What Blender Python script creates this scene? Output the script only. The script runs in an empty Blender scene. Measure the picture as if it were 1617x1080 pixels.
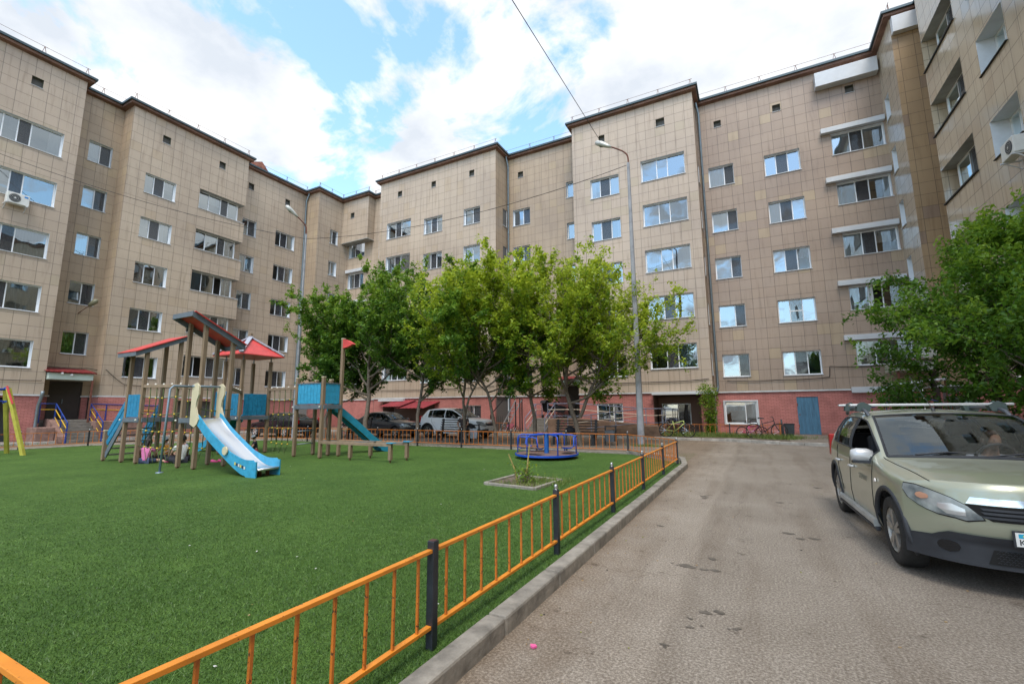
import bpy, math, random
import numpy as np
from mathutils import Vector, Matrix, noise as mnoise
rnd = random.Random(7)
S = bpy.context.scene
COL = S.collection
R = math.radians
# ------------------------------------------------------------------ camera
cam_d = bpy.data.cameras.new('camera'); cam = bpy.data.objects.new('camera', cam_d); COL.objects.link(cam)
cam_d.sensor_width = 36; cam_d.lens = 715/1617*36; cam_d.clip_start = .05; cam_d.clip_end = 2000
_yaw, _pitch, _roll = 0.484437, 0.1468037, -0.00673
_f = Vector((-math.sin(_yaw)*math.cos(_pitch), math.cos(_yaw)*math.cos(_pitch), math.sin(_pitch)))
_r = Vector((math.cos(_yaw), math.sin(_yaw), 0)); _u = _r.cross(_f)
_r2 = _r*math.cos(_roll)+_u*math.sin(_roll); _u2 = -_r*math.sin(_roll)+_u*math.cos(_roll)
cam.matrix_world = Matrix(((_r2.x, _u2.x, -_f.x, 0), (_r2.y, _u2.y, -_f.y, 0), (_r2.z, _u2.z, -_f.z, 1.55), (0, 0, 0, 1)))
S.camera = cam
# ------------------------------------------------------------------ world, sun, exposure
SUN_EL, SUN_AZ = R(60), R(156)        # azimuth clockwise from +Y
W = bpy.data.worlds.new("World"); S.world = W; W.use_nodes = True
nt = W.node_tree; nt.nodes.clear()
def N(t, **k):
    n = nt.nodes.new(t)
    for a, v in k.items(): setattr(n, a, v)
    return n
L = lambda a, b: nt.links.new(a, b)
out = N('ShaderNodeOutputWorld'); bg = N('ShaderNodeBackground'); bg2 = N('ShaderNodeBackground'); mx = N('ShaderNodeMixShader')
sky = N('ShaderNodeTexSky', sky_type='NISHITA', sun_disc=False, sun_elevation=SUN_EL, sun_rotation=SUN_AZ, air_density=1.0, dust_density=1.2, ozone_density=1.5)
bg.inputs['Strength'].default_value = .15
hs = N('ShaderNodeHueSaturation'); hs.inputs['Saturation'].default_value = 1.0; hs.inputs['Hue'].default_value = .485; hs.inputs['Value'].default_value = 2.3
L(sky.outputs[0], hs.inputs['Color']); L(hs.outputs[0], bg.inputs['Color'])
tc = N('ShaderNodeTexCoord'); sx = N('ShaderNodeSeparateXYZ'); L(tc.outputs['Generated'], sx.inputs[0])
za = N('ShaderNodeMath', operation='ADD'); za.inputs[1].default_value = .22; L(sx.outputs[2], za.inputs[0])
zm = N('ShaderNodeMath', operation='MAXIMUM'); zm.inputs[1].default_value = .12; L(za.outputs[0], zm.inputs[0])
dx = N('ShaderNodeMath', operation='DIVIDE'); dy = N('ShaderNodeMath', operation='DIVIDE')
L(sx.outputs[0], dx.inputs[0]); L(zm.outputs[0], dx.inputs[1]); L(sx.outputs[1], dy.inputs[0]); L(zm.outputs[0], dy.inputs[1])
cx = N('ShaderNodeCombineXYZ'); L(dx.outputs[0], cx.inputs[0]); L(dy.outputs[0], cx.inputs[1]); import os as _os
cx.inputs[2].default_value = 8.8
n1 = N('ShaderNodeTexNoise'); n1.inputs['Scale'].default_value = 2.9; n1.inputs['Detail'].default_value = 12; n1.inputs['Roughness'].default_value = .58; n1.inputs['Distortion'].default_value = .25
L(cx.outputs[0], n1.inputs['Vector'])
r1 = N('ShaderNodeValToRGB'); r1.color_ramp.elements[0].position = .425; r1.color_ramp.elements[1].position = .50
ya = N('ShaderNodeMath', operation='MULTIPLY_ADD'); ya.inputs[1].default_value = .075; L(sx.outputs[1], ya.inputs[0]); L(n1.outputs[0], ya.inputs[2]); L(ya.outputs[0], r1.inputs[0])
n2 = N('ShaderNodeTexNoise'); n2.inputs['Scale'].default_value = 3.4; n2.inputs['Detail'].default_value = 8; n2.inputs['Roughness'].default_value = .55
L(cx.outputs[0], n2.inputs['Vector'])
r2 = N('ShaderNodeValToRGB'); r2.color_ramp.elements[0].position = .36; r2.color_ramp.elements[1].position = .66
r2.color_ramp.elements[0].color = (.62, .67, .74, 1); r2.color_ramp.elements[1].color = (1.0, 1.0, 1.0, 1)
L(n2.outputs[0], r2.inputs[0]); L(r2.outputs[0], bg2.inputs['Color']); bg2.inputs['Strength'].default_value = .96
L(r1.outputs[0], mx.inputs[0]); L(bg.outputs[0], mx.inputs[1]); L(bg2.outputs[0], mx.inputs[2]); L(mx.outputs[0], out.inputs[0])
sd = bpy.data.lights.new('sun', 'SUN'); so = bpy.data.objects.new('sun', sd); COL.objects.link(so)
sd.energy = 2.2; sd.angle = R(22); sd.color = (1, .955, .89)
_d = Vector((math.sin(SUN_AZ)*math.cos(SUN_EL), math.cos(SUN_AZ)*math.cos(SUN_EL), math.sin(SUN_EL)))
so.rotation_euler = _d.to_track_quat('Z', 'Y').to_euler(); so.location = _d*80
S.view_settings.view_transform = 'Standard'; S.view_settings.look = 'None'; S.view_settings.gamma = 1
S.view_settings.exposure = .42
S.cycles.max_bounces = 8; S.cycles.transparent_max_bounces = 12; S.cycles.glossy_bounces = 4
# ------------------------------------------------------------------ materials
MATS = {}
def mat(name, col, rough=.6, metal=0., var=0., vscale=6., bump=0., bscale=60., dirt=None, spec=None, coat=0., emit=None):
    if name in MATS: return MATS[name]
    m = bpy.data.materials.new(name); m.use_nodes = True; t = m.node_tree; b = t.nodes['Principled BSDF']
    b.inputs['Base Color'].default_value = (*col, 1); b.inputs['Roughness'].default_value = rough; b.inputs['Metallic'].default_value = metal
    if coat: b.inputs['Coat Weight'].default_value = coat; b.inputs['Coat Roughness'].default_value = .06
    if spec is not None: b.inputs['Specular IOR Level'].default_value = spec
    g = t.nodes.new('ShaderNodeTexCoord')
    if var:
        n = t.nodes.new('ShaderNodeTexNoise'); n.inputs['Scale'].default_value = vscale; n.inputs['Detail'].default_value = 6; n.inputs['Roughness'].default_value = .65
        t.links.new(g.outputs['Object'], n.inputs['Vector'])
        r = t.nodes.new('ShaderNodeValToRGB'); r.color_ramp.elements[0].position = .3; r.color_ramp.elements[1].position = .7
        d = dirt or tuple(c*(1-var) for c in col)
        r.color_ramp.elements[0].color = (*d, 1); r.color_ramp.elements[1].color = (*[min(1, c*(1+var*.5)) for c in col], 1)
        t.links.new(n.outputs[0], r.inputs[0]); t.links.new(r.outputs[0], b.inputs['Base Color'])
    if bump:
        n = t.nodes.new('ShaderNodeTexNoise'); n.inputs['Scale'].default_value = bscale; n.inputs['Detail'].default_value = 4
        t.links.new(g.outputs['Object'], n.inputs['Vector'])
        bp = t.nodes.new('ShaderNodeBump'); bp.inputs['Strength'].default_value = bump; bp.inputs['Distance'].default_value = .01
        t.links.new(n.outputs[0], bp.inputs['Height']); t.links.new(bp.outputs[0], b.inputs['Normal'])
    if emit: b.inputs['Emission Color'].default_value = (*emit[0], 1); b.inputs['Emission Strength'].default_value = emit[1]
    MATS[name] = m; return m
def nodes_mat(name):
    m = bpy.data.materials.new(name); m.use_nodes = True; t = m.node_tree
    def n(ty, **k):
        x = t.nodes.new(ty)
        for a, v in k.items():
            if a.startswith('i_'): x.inputs[a[2:].replace('_', ' ')].default_value = v
            else: setattr(x, a, v)
        return x
    return m, t, t.nodes['Principled BSDF'], n, t.links.new
def ramp(n, stops):
    r = n('ShaderNodeValToRGB'); cr = r.color_ramp
    while len(cr.elements) < len(stops): cr.elements.new(.5)
    for e, (p, c) in zip(cr.elements, stops): e.position = p; e.color = (*c, 1)
    return r
def tile_mat(name, c1, c2, c3, rough=.32, edge=None):
    m, t, b, n, l = nodes_mat(name)
    uv = n('ShaderNodeUVMap'); uv.uv_map = 'UVMap'
    br = n('ShaderNodeTexBrick', offset=0., squash=1.); br.inputs['Scale'].default_value = 1
    br.inputs['Brick Width'].default_value = .5715; br.inputs['Row Height'].default_value = .5715
    br.inputs['Mortar Size'].default_value = .0095; br.inputs['Mortar Smooth'].default_value = .3
    br.inputs['Color1'].default_value = (*c1, 1); br.inputs['Color2'].default_value = (*c2, 1); br.inputs['Mortar'].default_value = (*[x*.36 for x in c1], 1)
    l(uv.outputs[0], br.inputs['Vector'])
    # odd tiles of another firing
    dv = n('ShaderNodeVectorMath', operation='DIVIDE'); dv.inputs[1].default_value = (.5715,)*3; l(uv.outputs[0], dv.inputs[0])
    fl = n('ShaderNodeVectorMath', operation='FLOOR'); l(dv.outputs[0], fl.inputs[0])
    wn = n('ShaderNodeTexWhiteNoise', noise_dimensions='3D'); l(fl.outputs[0], wn.inputs['Vector'])
    st = n('ShaderNodeMath', operation='GREATER_THAN'); st.inputs[1].default_value = .91; l(wn.outputs['Value'], st.inputs[0])
    ml = n('ShaderNodeMath', operation='MULTIPLY'); l(st.outputs[0], ml.inputs[0])
    iv = n('ShaderNodeMath', operation='SUBTRACT'); iv.inputs[0].default_value = 1; l(br.outputs['Fac'], iv.inputs[1]); l(iv.outputs[0], ml.inputs[1])
    mx = n('ShaderNodeMix', data_type='RGBA'); l(ml.outputs[0], mx.inputs[0]); l(br.outputs['Color'], mx.inputs[6]); mx.inputs[7].default_value = (*c3, 1)
    # large drift of tone + rain streaks
    n1 = n('ShaderNodeTexNoise', i_Scale=.22, i_Detail=3.); l(uv.outputs[0], n1.inputs['Vector'])
    mp = n('ShaderNodeMapping'); mp.inputs['Scale'].default_value = (5, .35, 1); l(uv.outputs[0], mp.inputs[0])
    n2 = n('ShaderNodeTexNoise', i_Scale=1., i_Detail=6., i_Roughness=.7); l(mp.outputs[0], n2.inputs['Vector'])
    ra = ramp(n, [(.3, (.84, .83, .83)), (.7, (1.08, 1.08, 1.06))]); l(n1.outputs[0], ra.inputs[0])
    rb = ramp(n, [(.30, (.68, .65, .62)), (.48, (1, 1, 1))]); l(n2.outputs[0], rb.inputs[0])
    m1 = n('ShaderNodeMix', data_type='RGBA', blend_type='MULTIPLY'); m1.inputs[0].default_value = 1; l(mx.outputs[2], m1.inputs[6]); l(ra.outputs[0], m1.inputs[7])
    m2 = n('ShaderNodeMix', data_type='RGBA', blend_type='MULTIPLY'); m2.inputs[0].default_value = .8; l(m1.outputs[2], m2.inputs[6]); l(rb.outputs[0], m2.inputs[7])
    l(m2.outputs[2], b.inputs['Base Color'])
    rr = n('ShaderNodeMapRange'); rr.inputs[3].default_value = rough; rr.inputs[4].default_value = rough+.14; l(wn.outputs['Value'], rr.inputs[0]); l(rr.outputs[0], b.inputs['Roughness'])
    # each slab sits a hair out of true, joints are sunk
    sc = n('ShaderNodeVectorMath', operation='SUBTRACT'); sc.inputs[1].default_value = (.5,)*3; l(wn.outputs['Color'], sc.inputs[0])
    s2 = n('ShaderNodeVectorMath', operation='SCALE'); s2.inputs['Scale'].default_value = .012; l(sc.outputs[0], s2.inputs[0])
    bp = n('ShaderNodeBump'); bp.inputs['Strength'].default_value = .6; bp.inputs['Distance'].default_value = .008; bp.invert = True; l(br.outputs['Fac'], bp.inputs['Height'])
    ad = n('ShaderNodeVectorMath', operation='ADD'); l(bp.outputs[0], ad.inputs[0]); l(s2.outputs[0], ad.inputs[1])
    nm = n('ShaderNodeVectorMath', operation='NORMALIZE'); l(ad.outputs[0], nm.inputs[0]); l(nm.outputs[0], b.inputs['Normal'])
    MATS[name] = m; return m
T_warm = tile_mat('tile_beige', (.480, .384, .300), (.462, .368, .284), (.445, .362, .268))
T_dusk = tile_mat('tile_tan', (.425, .325, .228), (.395, .30, .21), (.43, .33, .22))
T_mauve = tile_mat('tile_mauve', (.365, .275, .208), (.345, .258, .196), (.405, .31, .21))
T_rose = tile_mat('tile_rose_beige', (.485, .388, .295), (.465, .37, .28), (.46, .36, .26))
T_gold = tile_mat('tile_golden_brown', (.40, .28, .165), (.37, .26, .155), (.31, .22, .155), rough=.26)
T_gloss = tile_mat('tile_polished_beige', (.53, .44, .32), (.51, .42, .305), (.49, .39, .275), rough=.08)
T_lgloss = tile_mat('tile_polished_cream', (.50, .42, .32), (.48, .40, .30), (.45, .37, .27), rough=.14)
def brick_mat(name, c, cm, w=.25, h=.077):
    m, t, b, n, l = nodes_mat(name)
    uv = n('ShaderNodeUVMap'); uv.uv_map = 'UVMap'
    br = n('ShaderNodeTexBrick'); br.inputs['Scale'].default_value = 1; br.inputs['Brick Width'].default_value = w; br.inputs['Row Height'].default_value = h
    br.inputs['Mortar Size'].default_value = .009; br.inputs['Color1'].default_value = (*c, 1); br.inputs['Color2'].default_value = (*[x*.86 for x in c], 1); br.inputs['Mortar'].default_value = (*cm, 1)
    l(uv.outputs[0], br.inputs['Vector'])
    n1 = n('ShaderNodeTexNoise', i_Scale=1.3, i_Detail=7., i_Roughness=.7); l(uv.outputs[0], n1.inputs['Vector'])
    rb = ramp(n, [(.32, (.62, .6, .6)), (.55, (1, 1, 1))]); l(n1.outputs[0], rb.inputs[0])
    m2 = n('ShaderNodeMix', data_type='RGBA', blend_type='MULTIPLY'); m2.inputs[0].default_value = .7; l(br.outputs['Color'], m2.inputs[6]); l(rb.outputs[0], m2.inputs[7])
    # splash dirt with its own ragged edge near the ground
    sp = n('ShaderNodeSeparateXYZ'); l(uv.outputs[0], sp.inputs[0])
    n3 = n('ShaderNodeTexNoise', i_Scale=3., i_Detail=6.); l(uv.outputs[0], n3.inputs['Vector'])
    s1 = n('ShaderNodeMath', operation='MULTIPLY_ADD'); s1.inputs[1].default_value = .9; l(n3.outputs[0], s1.inputs[0]); l(sp.outputs[1], s1.inputs[2])
    r3 = ramp(n, [(.45, (1, 1, 1)), (.72, (0, 0, 0))]); l(s1.outputs[0], r3.inputs[0])
    m3 = n('ShaderNodeMix', data_type='RGBA'); l(r3.outputs[0], m3.inputs[0]); l(m2.outputs[2], m3.inputs[6]); m3.inputs[7].default_value = (.17, .10, .075, 1)
    l(m3.outputs[2], b.inputs['Base Color']); b.inputs['Roughness'].default_value = .8
    bp = n('ShaderNodeBump'); bp.inputs['Strength'].default_value = .7; bp.inputs['Distance'].default_value = .01; bp.invert = True; l(br.outputs['Fac'], bp.inputs['Height']); l(bp.outputs[0], b.inputs['Normal'])
    MATS[name] = m; return m
M_brick = brick_mat('painted_brick', (.56, .215, .185), (.32, .11, .09))
def glass_mat(name, tint=(.02, .03, .035), refl=1.9, dens=.55, floor=.14, gc=(.84, .94, .98, 1)):
    m, t, b, n, l = nodes_mat(name); t.nodes.remove(b)
    o = t.nodes['Material Output']
    fr = n('ShaderNodeFresnel'); fr.inputs['IOR'].default_value = refl
    gl = n('ShaderNodeBsdfGlossy'); gl.inputs['Roughness'].default_value = .015; gl.inputs['Color'].default_value = gc
    tr = n('ShaderNodeBsdfTransparent'); tr.inputs['Color'].default_value = (*[1-dens+dens*c*8 for c in tint], 1)
    g = n('ShaderNodeTexCoord'); no = n('ShaderNodeTexNoise', i_Scale=1.1, i_Detail=1.); l(g.outputs['Object'], no.inputs['Vector'])
    bp = n('ShaderNodeBump'); bp.inputs['Strength'].default_value = .25; bp.inputs['Distance'].default_value = .02; l(no.outputs[0], bp.inputs['Height']); l(bp.outputs[0], gl.inputs['Normal'])
    mm = n('ShaderNodeMixShader'); ad = n('ShaderNodeMath', operation='ADD'); ad.use_clamp = True; ad.inputs[1].default_value = floor; l(fr.outputs[0], ad.inputs[0]); l(ad.outputs[0], mm.inputs[0]); l(tr.outputs[0], mm.inputs[1]); l(gl.outputs[0], mm.inputs[2]); l(mm.outputs[0], o.inputs[0])
    MATS[name] = m; return m
G_win = glass_mat('window_glass', refl=2.5, dens=.25)
G_blue = glass_mat('window_glass_bluish', (.02, .045, .08), refl=2.5, dens=.5, gc=(.78, .90, .98, 1))
G_car = glass_mat('car_glass', (.05, .06, .06), refl=1.85, dens=.2, floor=.02)
M_white = mat('white_plastic', (.78, .79, .80), .35, var=.08, vscale=3)
M_reveal = mat('reveal_white', (.66, .69, .72), .6, var=.12, vscale=2)
M_sill = mat('white_sheet_metal', (.57, .585, .60), .4, var=.1, vscale=2)
M_flash = mat('flashing', (.62, .62, .61), .5, var=.25, vscale=3)
M_gutter = mat('blue_grey_gutter', (.055, .085, .10), .45, .3)
M_fascia = mat('brown_soffit', (.20, .105, .07), .7, var=.4, vscale=1.5)
M_roof = mat('roof_sheet', (.15, .17, .18), .5, .3)
M_inner = mat('room_dark', (.13, .125, .115), .9)
M_pipe = mat('zinc_pipe', (.22, .27, .30), .38, .6, var=.2, vscale=4)
M_rust = mat('rusty_steel', (.16, .055, .035), .8, var=.4, vscale=8)
def net_mat():
    m, t, b, n, l = nodes_mat('insect_screen'); o = t.nodes['Material Output']; b.inputs['Base Color'].default_value = (.05, .05, .055, 1); b.inputs['Roughness'].default_value = .8
    tr = n('ShaderNodeBsdfTransparent'); mm = n('ShaderNodeMixShader'); mm.inputs[0].default_value = .62; l(tr.outputs[0], mm.inputs[1]); l(b.outputs[0], mm.inputs[2]); l(mm.outputs[0], o.inputs[0]); return m
M_net = net_mat()
CURT = [mat('curtain_white', (.72, .73, .73), .9), mat('curtain_grey', (.33, .33, .34), .9), mat('curtain_blue', (.30, .42, .50), .9),
        mat('curtain_cream', (.60, .52, .38), .9), mat('curtain_plum', (.16, .06, .09), .9), mat('blind_board', (.62, .58, .49), .8)]
# ------------------------------------------------------------------ mesh helpers
class MB:
    def __init__(s): s.v = []; s.f = []; s.uv = []; s.m = []; s.use_uv = False
    def face(s, pts, m=0, uv=None):
        i = len(s.v); s.v += [tuple(p) for p in pts]; s.f.append(tuple(range(i, i+len(pts)))); s.m.append(m)
        s.uv.append(uv); s.use_uv |= uv is not None; return s
    def box(s, x0, x1, y0, y1, z0, z1, m=0):
        return s.obox(((x0+x1)/2, (y0+y1)/2, (z0+z1)/2), (x1-x0, y1-y0, z1-z0), None, m)
    def obox(s, c, d, rot=None, m=0):
        i = len(s.v); c = Vector(c)
        for a in (-.5, .5):
            for b in (-.5, .5):
                for e in (-.5, .5):
                    p = Vector((a*d[0], b*d[1], e*d[2]))
                    if rot is not None: p = rot @ p
                    s.v.append(tuple(c+p))
        for q in ((0, 1, 3, 2), (4, 6, 7, 5), (0, 4, 5, 1), (2, 3, 7, 6), (0, 2, 6, 4), (1, 5, 7, 3)):
            s.f.append(tuple(i+k for k in q)); s.m.append(m); s.uv.append(None)
        return s
    def bar(s, a, b, w, h=None, m=0, up=(0, 0, 1)):
        a, b = Vector(a), Vector(b); h = h or w; z = (b-a); ln = z.length; z.normalize(); u = Vector(up)
        if abs(z.dot(u)) > .98: u = Vector((0, 1, 0))
        x = u.cross(z).normalized(); y = z.cross(x)
        rot = Matrix((x, y, z)).transposed(); return s.obox((a+b)/2, (w, h, ln), rot, m)
    def tube(s, pts, r, n=8, m=0, cap=True):
        pts = [Vector(p) for p in pts]; k = len(pts); rs = r if isinstance(r, (list, tuple)) else [r]*k
        base = len(s.v); px = None
        for i, p in enumerate(pts):
            d = (pts[min(i+1, k-1)]-pts[max(i-1, 0)]).normalized()
            if px is None: px = d.orthogonal().normalized()
            px = (px-d*px.dot(d)); px = px.normalized() if px.length > 1e-6 else d.orthogonal().normalized()
            py = d.cross(px)
            for j in range(n):
                a = 2*math.pi*j/n; s.v.append(tuple(p+(px*math.cos(a)+py*math.sin(a))*rs[i]))
        for i in range(k-1):
            for j in range(n):
                a = base+i*n+j; b = base+i*n+(j+1) % n
                s.f.append((a, b, b+n, a+n)); s.m.append(m); s.uv.append(None)
        if cap:
            s.f.append(tuple(base+j for j in reversed(range(n)))); s.m.append(m); s.uv.append(None)
            s.f.append(tuple(base+(k-1)*n+j for j in range(n))); s.m.append(m); s.uv.append(None)
        return s
    def lathe(s, prof, n=24, c=(0, 0, 0), axis='z', m=0):
        base = len(s.v); c = Vector(c)
        for (r, z) in prof:
            for j in range(n):
                a = 2*math.pi*j/n; x, y = r*math.cos(a), r*math.sin(a)
                p = {'z': (x, y, z), 'x': (z, x, y), 'y': (x, z, y)}[axis]; s.v.append(tuple(c+Vector(p)))
        for i in range(len(prof)-1):
            for j in range(n):
                a = base+i*n+j; b = base+i*n+(j+1) % n; s.f.append((a, b, b+n, a+n)); s.m.append(m); s.uv.append(None)
        return s
    def prism(s, poly, x0, x1, axis='y', m=0):
        # poly in the plane normal to axis; axis y: (x,z); axis x: (y,z); axis z: (x,y)
        k = len(poly); i = len(s.v)
        for t in (x0, x1):
            for a, b in poly: s.v.append({'y': (a, t, b), 'x': (t, a, b), 'z': (a, b, t)}[axis])
        s.f.append(tuple(i+j for j in range(k))); s.f.append(tuple(i+k+j for j in reversed(range(k))))
        for j in range(k): s.f.append((i+j, i+(j+1) % k, i+k+(j+1) % k, i+k+j))
        s.m += [m]*(k+2); s.uv += [None]*(k+2); return s
    def grid(s, P, m=0, flip=False):
        i = len(s.v); a = len(P); b = len(P[0])
        for row in P: s.v += [tuple(p) for p in row]
        for r in range(a-1):
            for c in range(b-1):
                q = (i+r*b+c, i+r*b+c+1, i+(r+1)*b+c+1, i+(r+1)*b+c)
                s.f.append(q[::-1] if flip else q); s.m.append(m); s.uv.append(None)
        return s
    def xf(s, M, start=0):
        for i in range(start, len(s.v)): s.v[i] = tuple(M @ Vector(s.v[i]))
        return s
    def build(s, name, mats, parent=None, smooth=False, local=False, bevel=0, tag=None, recalc=False):
        off = Vector((0, 0, 0))
        if parent is not None and not local:
            p = parent
            while p: off += p.location; p = p.parent
        me = bpy.data.meshes.new(name)
        me.from_pydata([tuple(Vector(v)-off) for v in s.v], [], s.f)
        mats = mats if isinstance(mats, (list, tuple)) else [mats]
        for mm in mats: me.materials.append(mm)
        if len(mats) > 1: me.polygons.foreach_set('material_index', s.m)
        if s.use_uv:
            ul = me.uv_layers.new(name='UVMap'); k = 0
            for fi, f in enumerate(s.f):
                u = s.uv[fi]
                for j in range(len(f)):
                    ul.data[k].uv = u[j] if u else (0, 0); k += 1
        if smooth: me.polygons.foreach_set('use_smooth', [True]*len(me.polygons))
        if recalc:
            import bmesh
            bm = bmesh.new(); bm.from_mesh(me); bmesh.ops.remove_doubles(bm, verts=bm.verts, dist=1e-5); bmesh.ops.recalc_face_normals(bm, faces=bm.faces); bm.to_mesh(me); bm.free()
        me.update()
        o = bpy.data.objects.new(name, me); COL.objects.link(o)
        if parent is not None: o.parent = parent
        if bevel:
            b = o.modifiers.new('bevel', 'BEVEL'); b.width = bevel; b.segments = 2; b.limit_method = 'ANGLE'
        if tag: set_tag(o, *tag)
        return o
def set_tag(o, label=None, cat=None, group=None, kind=None):
    if label: o['label'] = label
    if cat: o['category'] = cat
    if group: o['group'] = group
    if kind: o['kind'] = kind
def empty(name, loc, label, cat, group=None, rz=0):
    o = bpy.data.objects.new(name, None); COL.objects.link(o); o.location = loc; o.rotation_euler.z = rz; o.empty_display_size = .3
    set_tag(o, label, cat, group); return o
def copy_tree(o, parent=None):
    c = o.copy(); COL.objects.link(c); c.parent = parent
    for ch in list(o.children): copy_tree(ch, c)
    return c
def text_mesh(body, size, M, name, m, parent, depth=.002, tag=None):
    cu = bpy.data.curves.new(name, 'FONT'); cu.body = body; cu.size = size; cu.extrude = depth
    to = bpy.data.objects.new(name, cu); COL.objects.link(to)
    dg = bpy.context.evaluated_depsgraph_get(); me = bpy.data.meshes.new_from_object(to.evaluated_get(dg))
    bpy.data.objects.remove(to); bpy.data.curves.remove(cu)
    me.transform(M); me.materials.clear(); me.materials.append(m)
    o = bpy.data.objects.new(name, me); COL.objects.link(o); o.parent = parent; return o
# ------------------------------------------------------------------ ground
def ground_mats():
    m, t, b, n, l = nodes_mat('old_asphalt')
    g = n('ShaderNodeTexCoord')
    a = n('ShaderNodeTexNoise', i_Scale=55., i_Detail=4., i_Roughness=.8); l(g.outputs['Object'], a.inputs['Vector'])
    v = n('ShaderNodeTexVoronoi', i_Scale=48.); l(g.outputs['Object'], v.inputs['Vector'])
    ra = ramp(n, [(.30, (.095, .078, .061)), (.48, (.222, .192, .158)), (.66, (.44, .40, .35))]); l(a.outputs[0], ra.inputs[0])
    rv = ramp(n, [(.0, (.42, .40, .38)), (.30, (1, 1, 1))]); l(v.outputs['Distance'], rv.inputs[0])
    c = n('ShaderNodeTexNoise', i_Scale=.55, i_Detail=6., i_Roughness=.6); l(g.outputs['Object'], c.inputs['Vector'])
    rc = ramp(n, [(.3, (.78, .745, .71)), (.68, (1.1, 1.09, 1.08))]); l(c.outputs[0], rc.inputs[0])
    # wheel-worn long streaks and dark stains
    mp = n('ShaderNodeMapping'); mp.inputs['Scale'].default_value = (2.2, .22, 1); l(g.outputs['Object'], mp.inputs[0])
    d = n('ShaderNodeTexNoise', i_Scale=1., i_Detail=5., i_Roughness=.6); l(mp.outputs[0], d.inputs['Vector'])
    rd = ramp(n, [(.36, (.76, .72, .68)), (.5, (1, 1, 1))]); l(d.outputs[0], rd.inputs[0])
    e = n('ShaderNodeTexNoise', i_Scale=3.1, i_Detail=8., i_Roughness=.75); l(g.outputs['Object'], e.inputs['Vector'])
    re = ramp(n, [(.33, (.34, .31, .28)), (.40, (1, 1, 1))]); l(e.outputs[0], re.inputs[0])
    vc = n('ShaderNodeTexVoronoi', feature='DISTANCE_TO_EDGE'); vc.inputs['Scale'].default_value = .33
    w2 = n('ShaderNodeTexNoise', i_Scale=1.5, i_Detail=8.); l(g.outputs['Object'], w2.inputs['Vector'])
    wv = n('ShaderNodeVectorMath', operation='MULTIPLY_ADD'); wv.inputs[1].default_value = (.9, .9, .9); l(w2.outputs['Color'], wv.inputs[0]); l(g.outputs['Object'], wv.inputs[2]); l(wv.outputs[0], vc.inputs['Vector'])
    rk = ramp(n, [(.0, (.5, .45, .42)), (.006, (1, 1, 1))]); l(vc.outputs[0], rk.inputs[0])
    sxx = n('ShaderNodeSeparateXYZ'); l(g.outputs['Object'], sxx.inputs[0]); wob = n('ShaderNodeMath', operation='MULTIPLY_ADD'); wob.inputs[1].default_value = .5; l(c.outputs[0], wob.inputs[0]); l(sxx.outputs[0], wob.inputs[2])
    rs = ramp(n, [(.0, (1.09, 1.08, 1.07)), (.478, (1.09, 1.08, 1.07)), (.482, (.72, .69, .66)), (.486, (.96, .955, .95)), (1., (.96, .955, .95))]); mrr = n('ShaderNodeMapRange'); mrr.inputs[1].default_value = -10; mrr.inputs[2].default_value = 10; l(wob.outputs[0], mrr.inputs[0]); l(mrr.outputs[0], rs.inputs[0])
    dk = n('ShaderNodeMath', operation='MULTIPLY_ADD'); dk.inputs[1].default_value = 1.6; l(e.outputs[0], dk.inputs[0]); l(sxx.outputs[0], dk.inputs[2]); mr2 = n('ShaderNodeMapRange'); mr2.inputs[1].default_value = -1.6+.55; mr2.inputs[2].default_value = -1.6+1.35; l(dk.outputs[0], mr2.inputs[0]); rd2 = ramp(n, [(.0, (.70, .61, .52)), (1., (1, 1, 1))]); l(mr2.outputs[0], rd2.inputs[0])
    prev = ra.outputs[0]
    for q, fac in ((rv, .55), (rc, 1.), (rd, .7), (re, .75), (rk, .35), (rs, .8), (rd2, .9)):
        x = n('ShaderNodeMix', data_type='RGBA', blend_type='MULTIPLY'); x.inputs[0].default_value = fac; l(prev, x.inputs[6]); l(q.outputs[0], x.inputs[7]); prev = x.outputs[2]
    l(prev, b.inputs['Base Color']); b.inputs['Roughness'].default_value = .85
    bp = n('ShaderNodeBump'); bp.inputs['Strength'].default_value = .5; bp.inputs['Distance'].default_value = .006; l(v.outputs['Distance'], bp.inputs['Height'])
    bp2 = n('ShaderNodeBump'); bp2.inputs['Strength'].default_value = .5; bp2.inputs['Distance'].default_value = .02; l(e.outputs[0], bp2.inputs['Height']); l(bp.outputs[0], bp2.inputs['Normal']); l(bp2.outputs[0], b.inputs['Normal'])
    MATS['asphalt'] = m
    m, t, b, n, l = nodes_mat('artificial_turf')
    g = n('ShaderNodeTexCoord')
    a = n('ShaderNodeTexNoise', i_Scale=70., i_Detail=3., i_Roughness=.7); l(g.outputs['Object'], a.inputs['Vector'])
    ra = ramp(n, [(.36, (.026, .064, .013)), (.52, (.068, .148, .026)), (.68, (.125, .235, .050))]); l(a.outputs[0], ra.inputs[0])
    c = n('ShaderNodeTexNoise', i_Scale=.8, i_Detail=7., i_Roughness=.6); l(g.outputs['Object'], c.inputs['Vector'])
    rc = ramp(n, [(.3, (.70, .74, .66)), (.7, (1.22, 1.12, 1.1))]); l(c.outputs[0], rc.inputs[0])
    f1 = n('ShaderNodeTexNoise', i_Scale=9., i_Detail=6., i_Roughness=.8); l(g.outputs['Object'], f1.inputs['Vector']); rf = ramp(n, [(.36, (.70, .72, .66)), (.62, (1.22, 1.18, 1.15))]); l(f1.outputs[0], rf.inputs[0])
    x0_ = n('ShaderNodeMix', data_type='RGBA', blend_type='MULTIPLY'); x0_.inputs[0].default_value = 1; l(rc.outputs[0], x0_.inputs[6]); l(rf.outputs[0], x0_.inputs[7])
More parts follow.
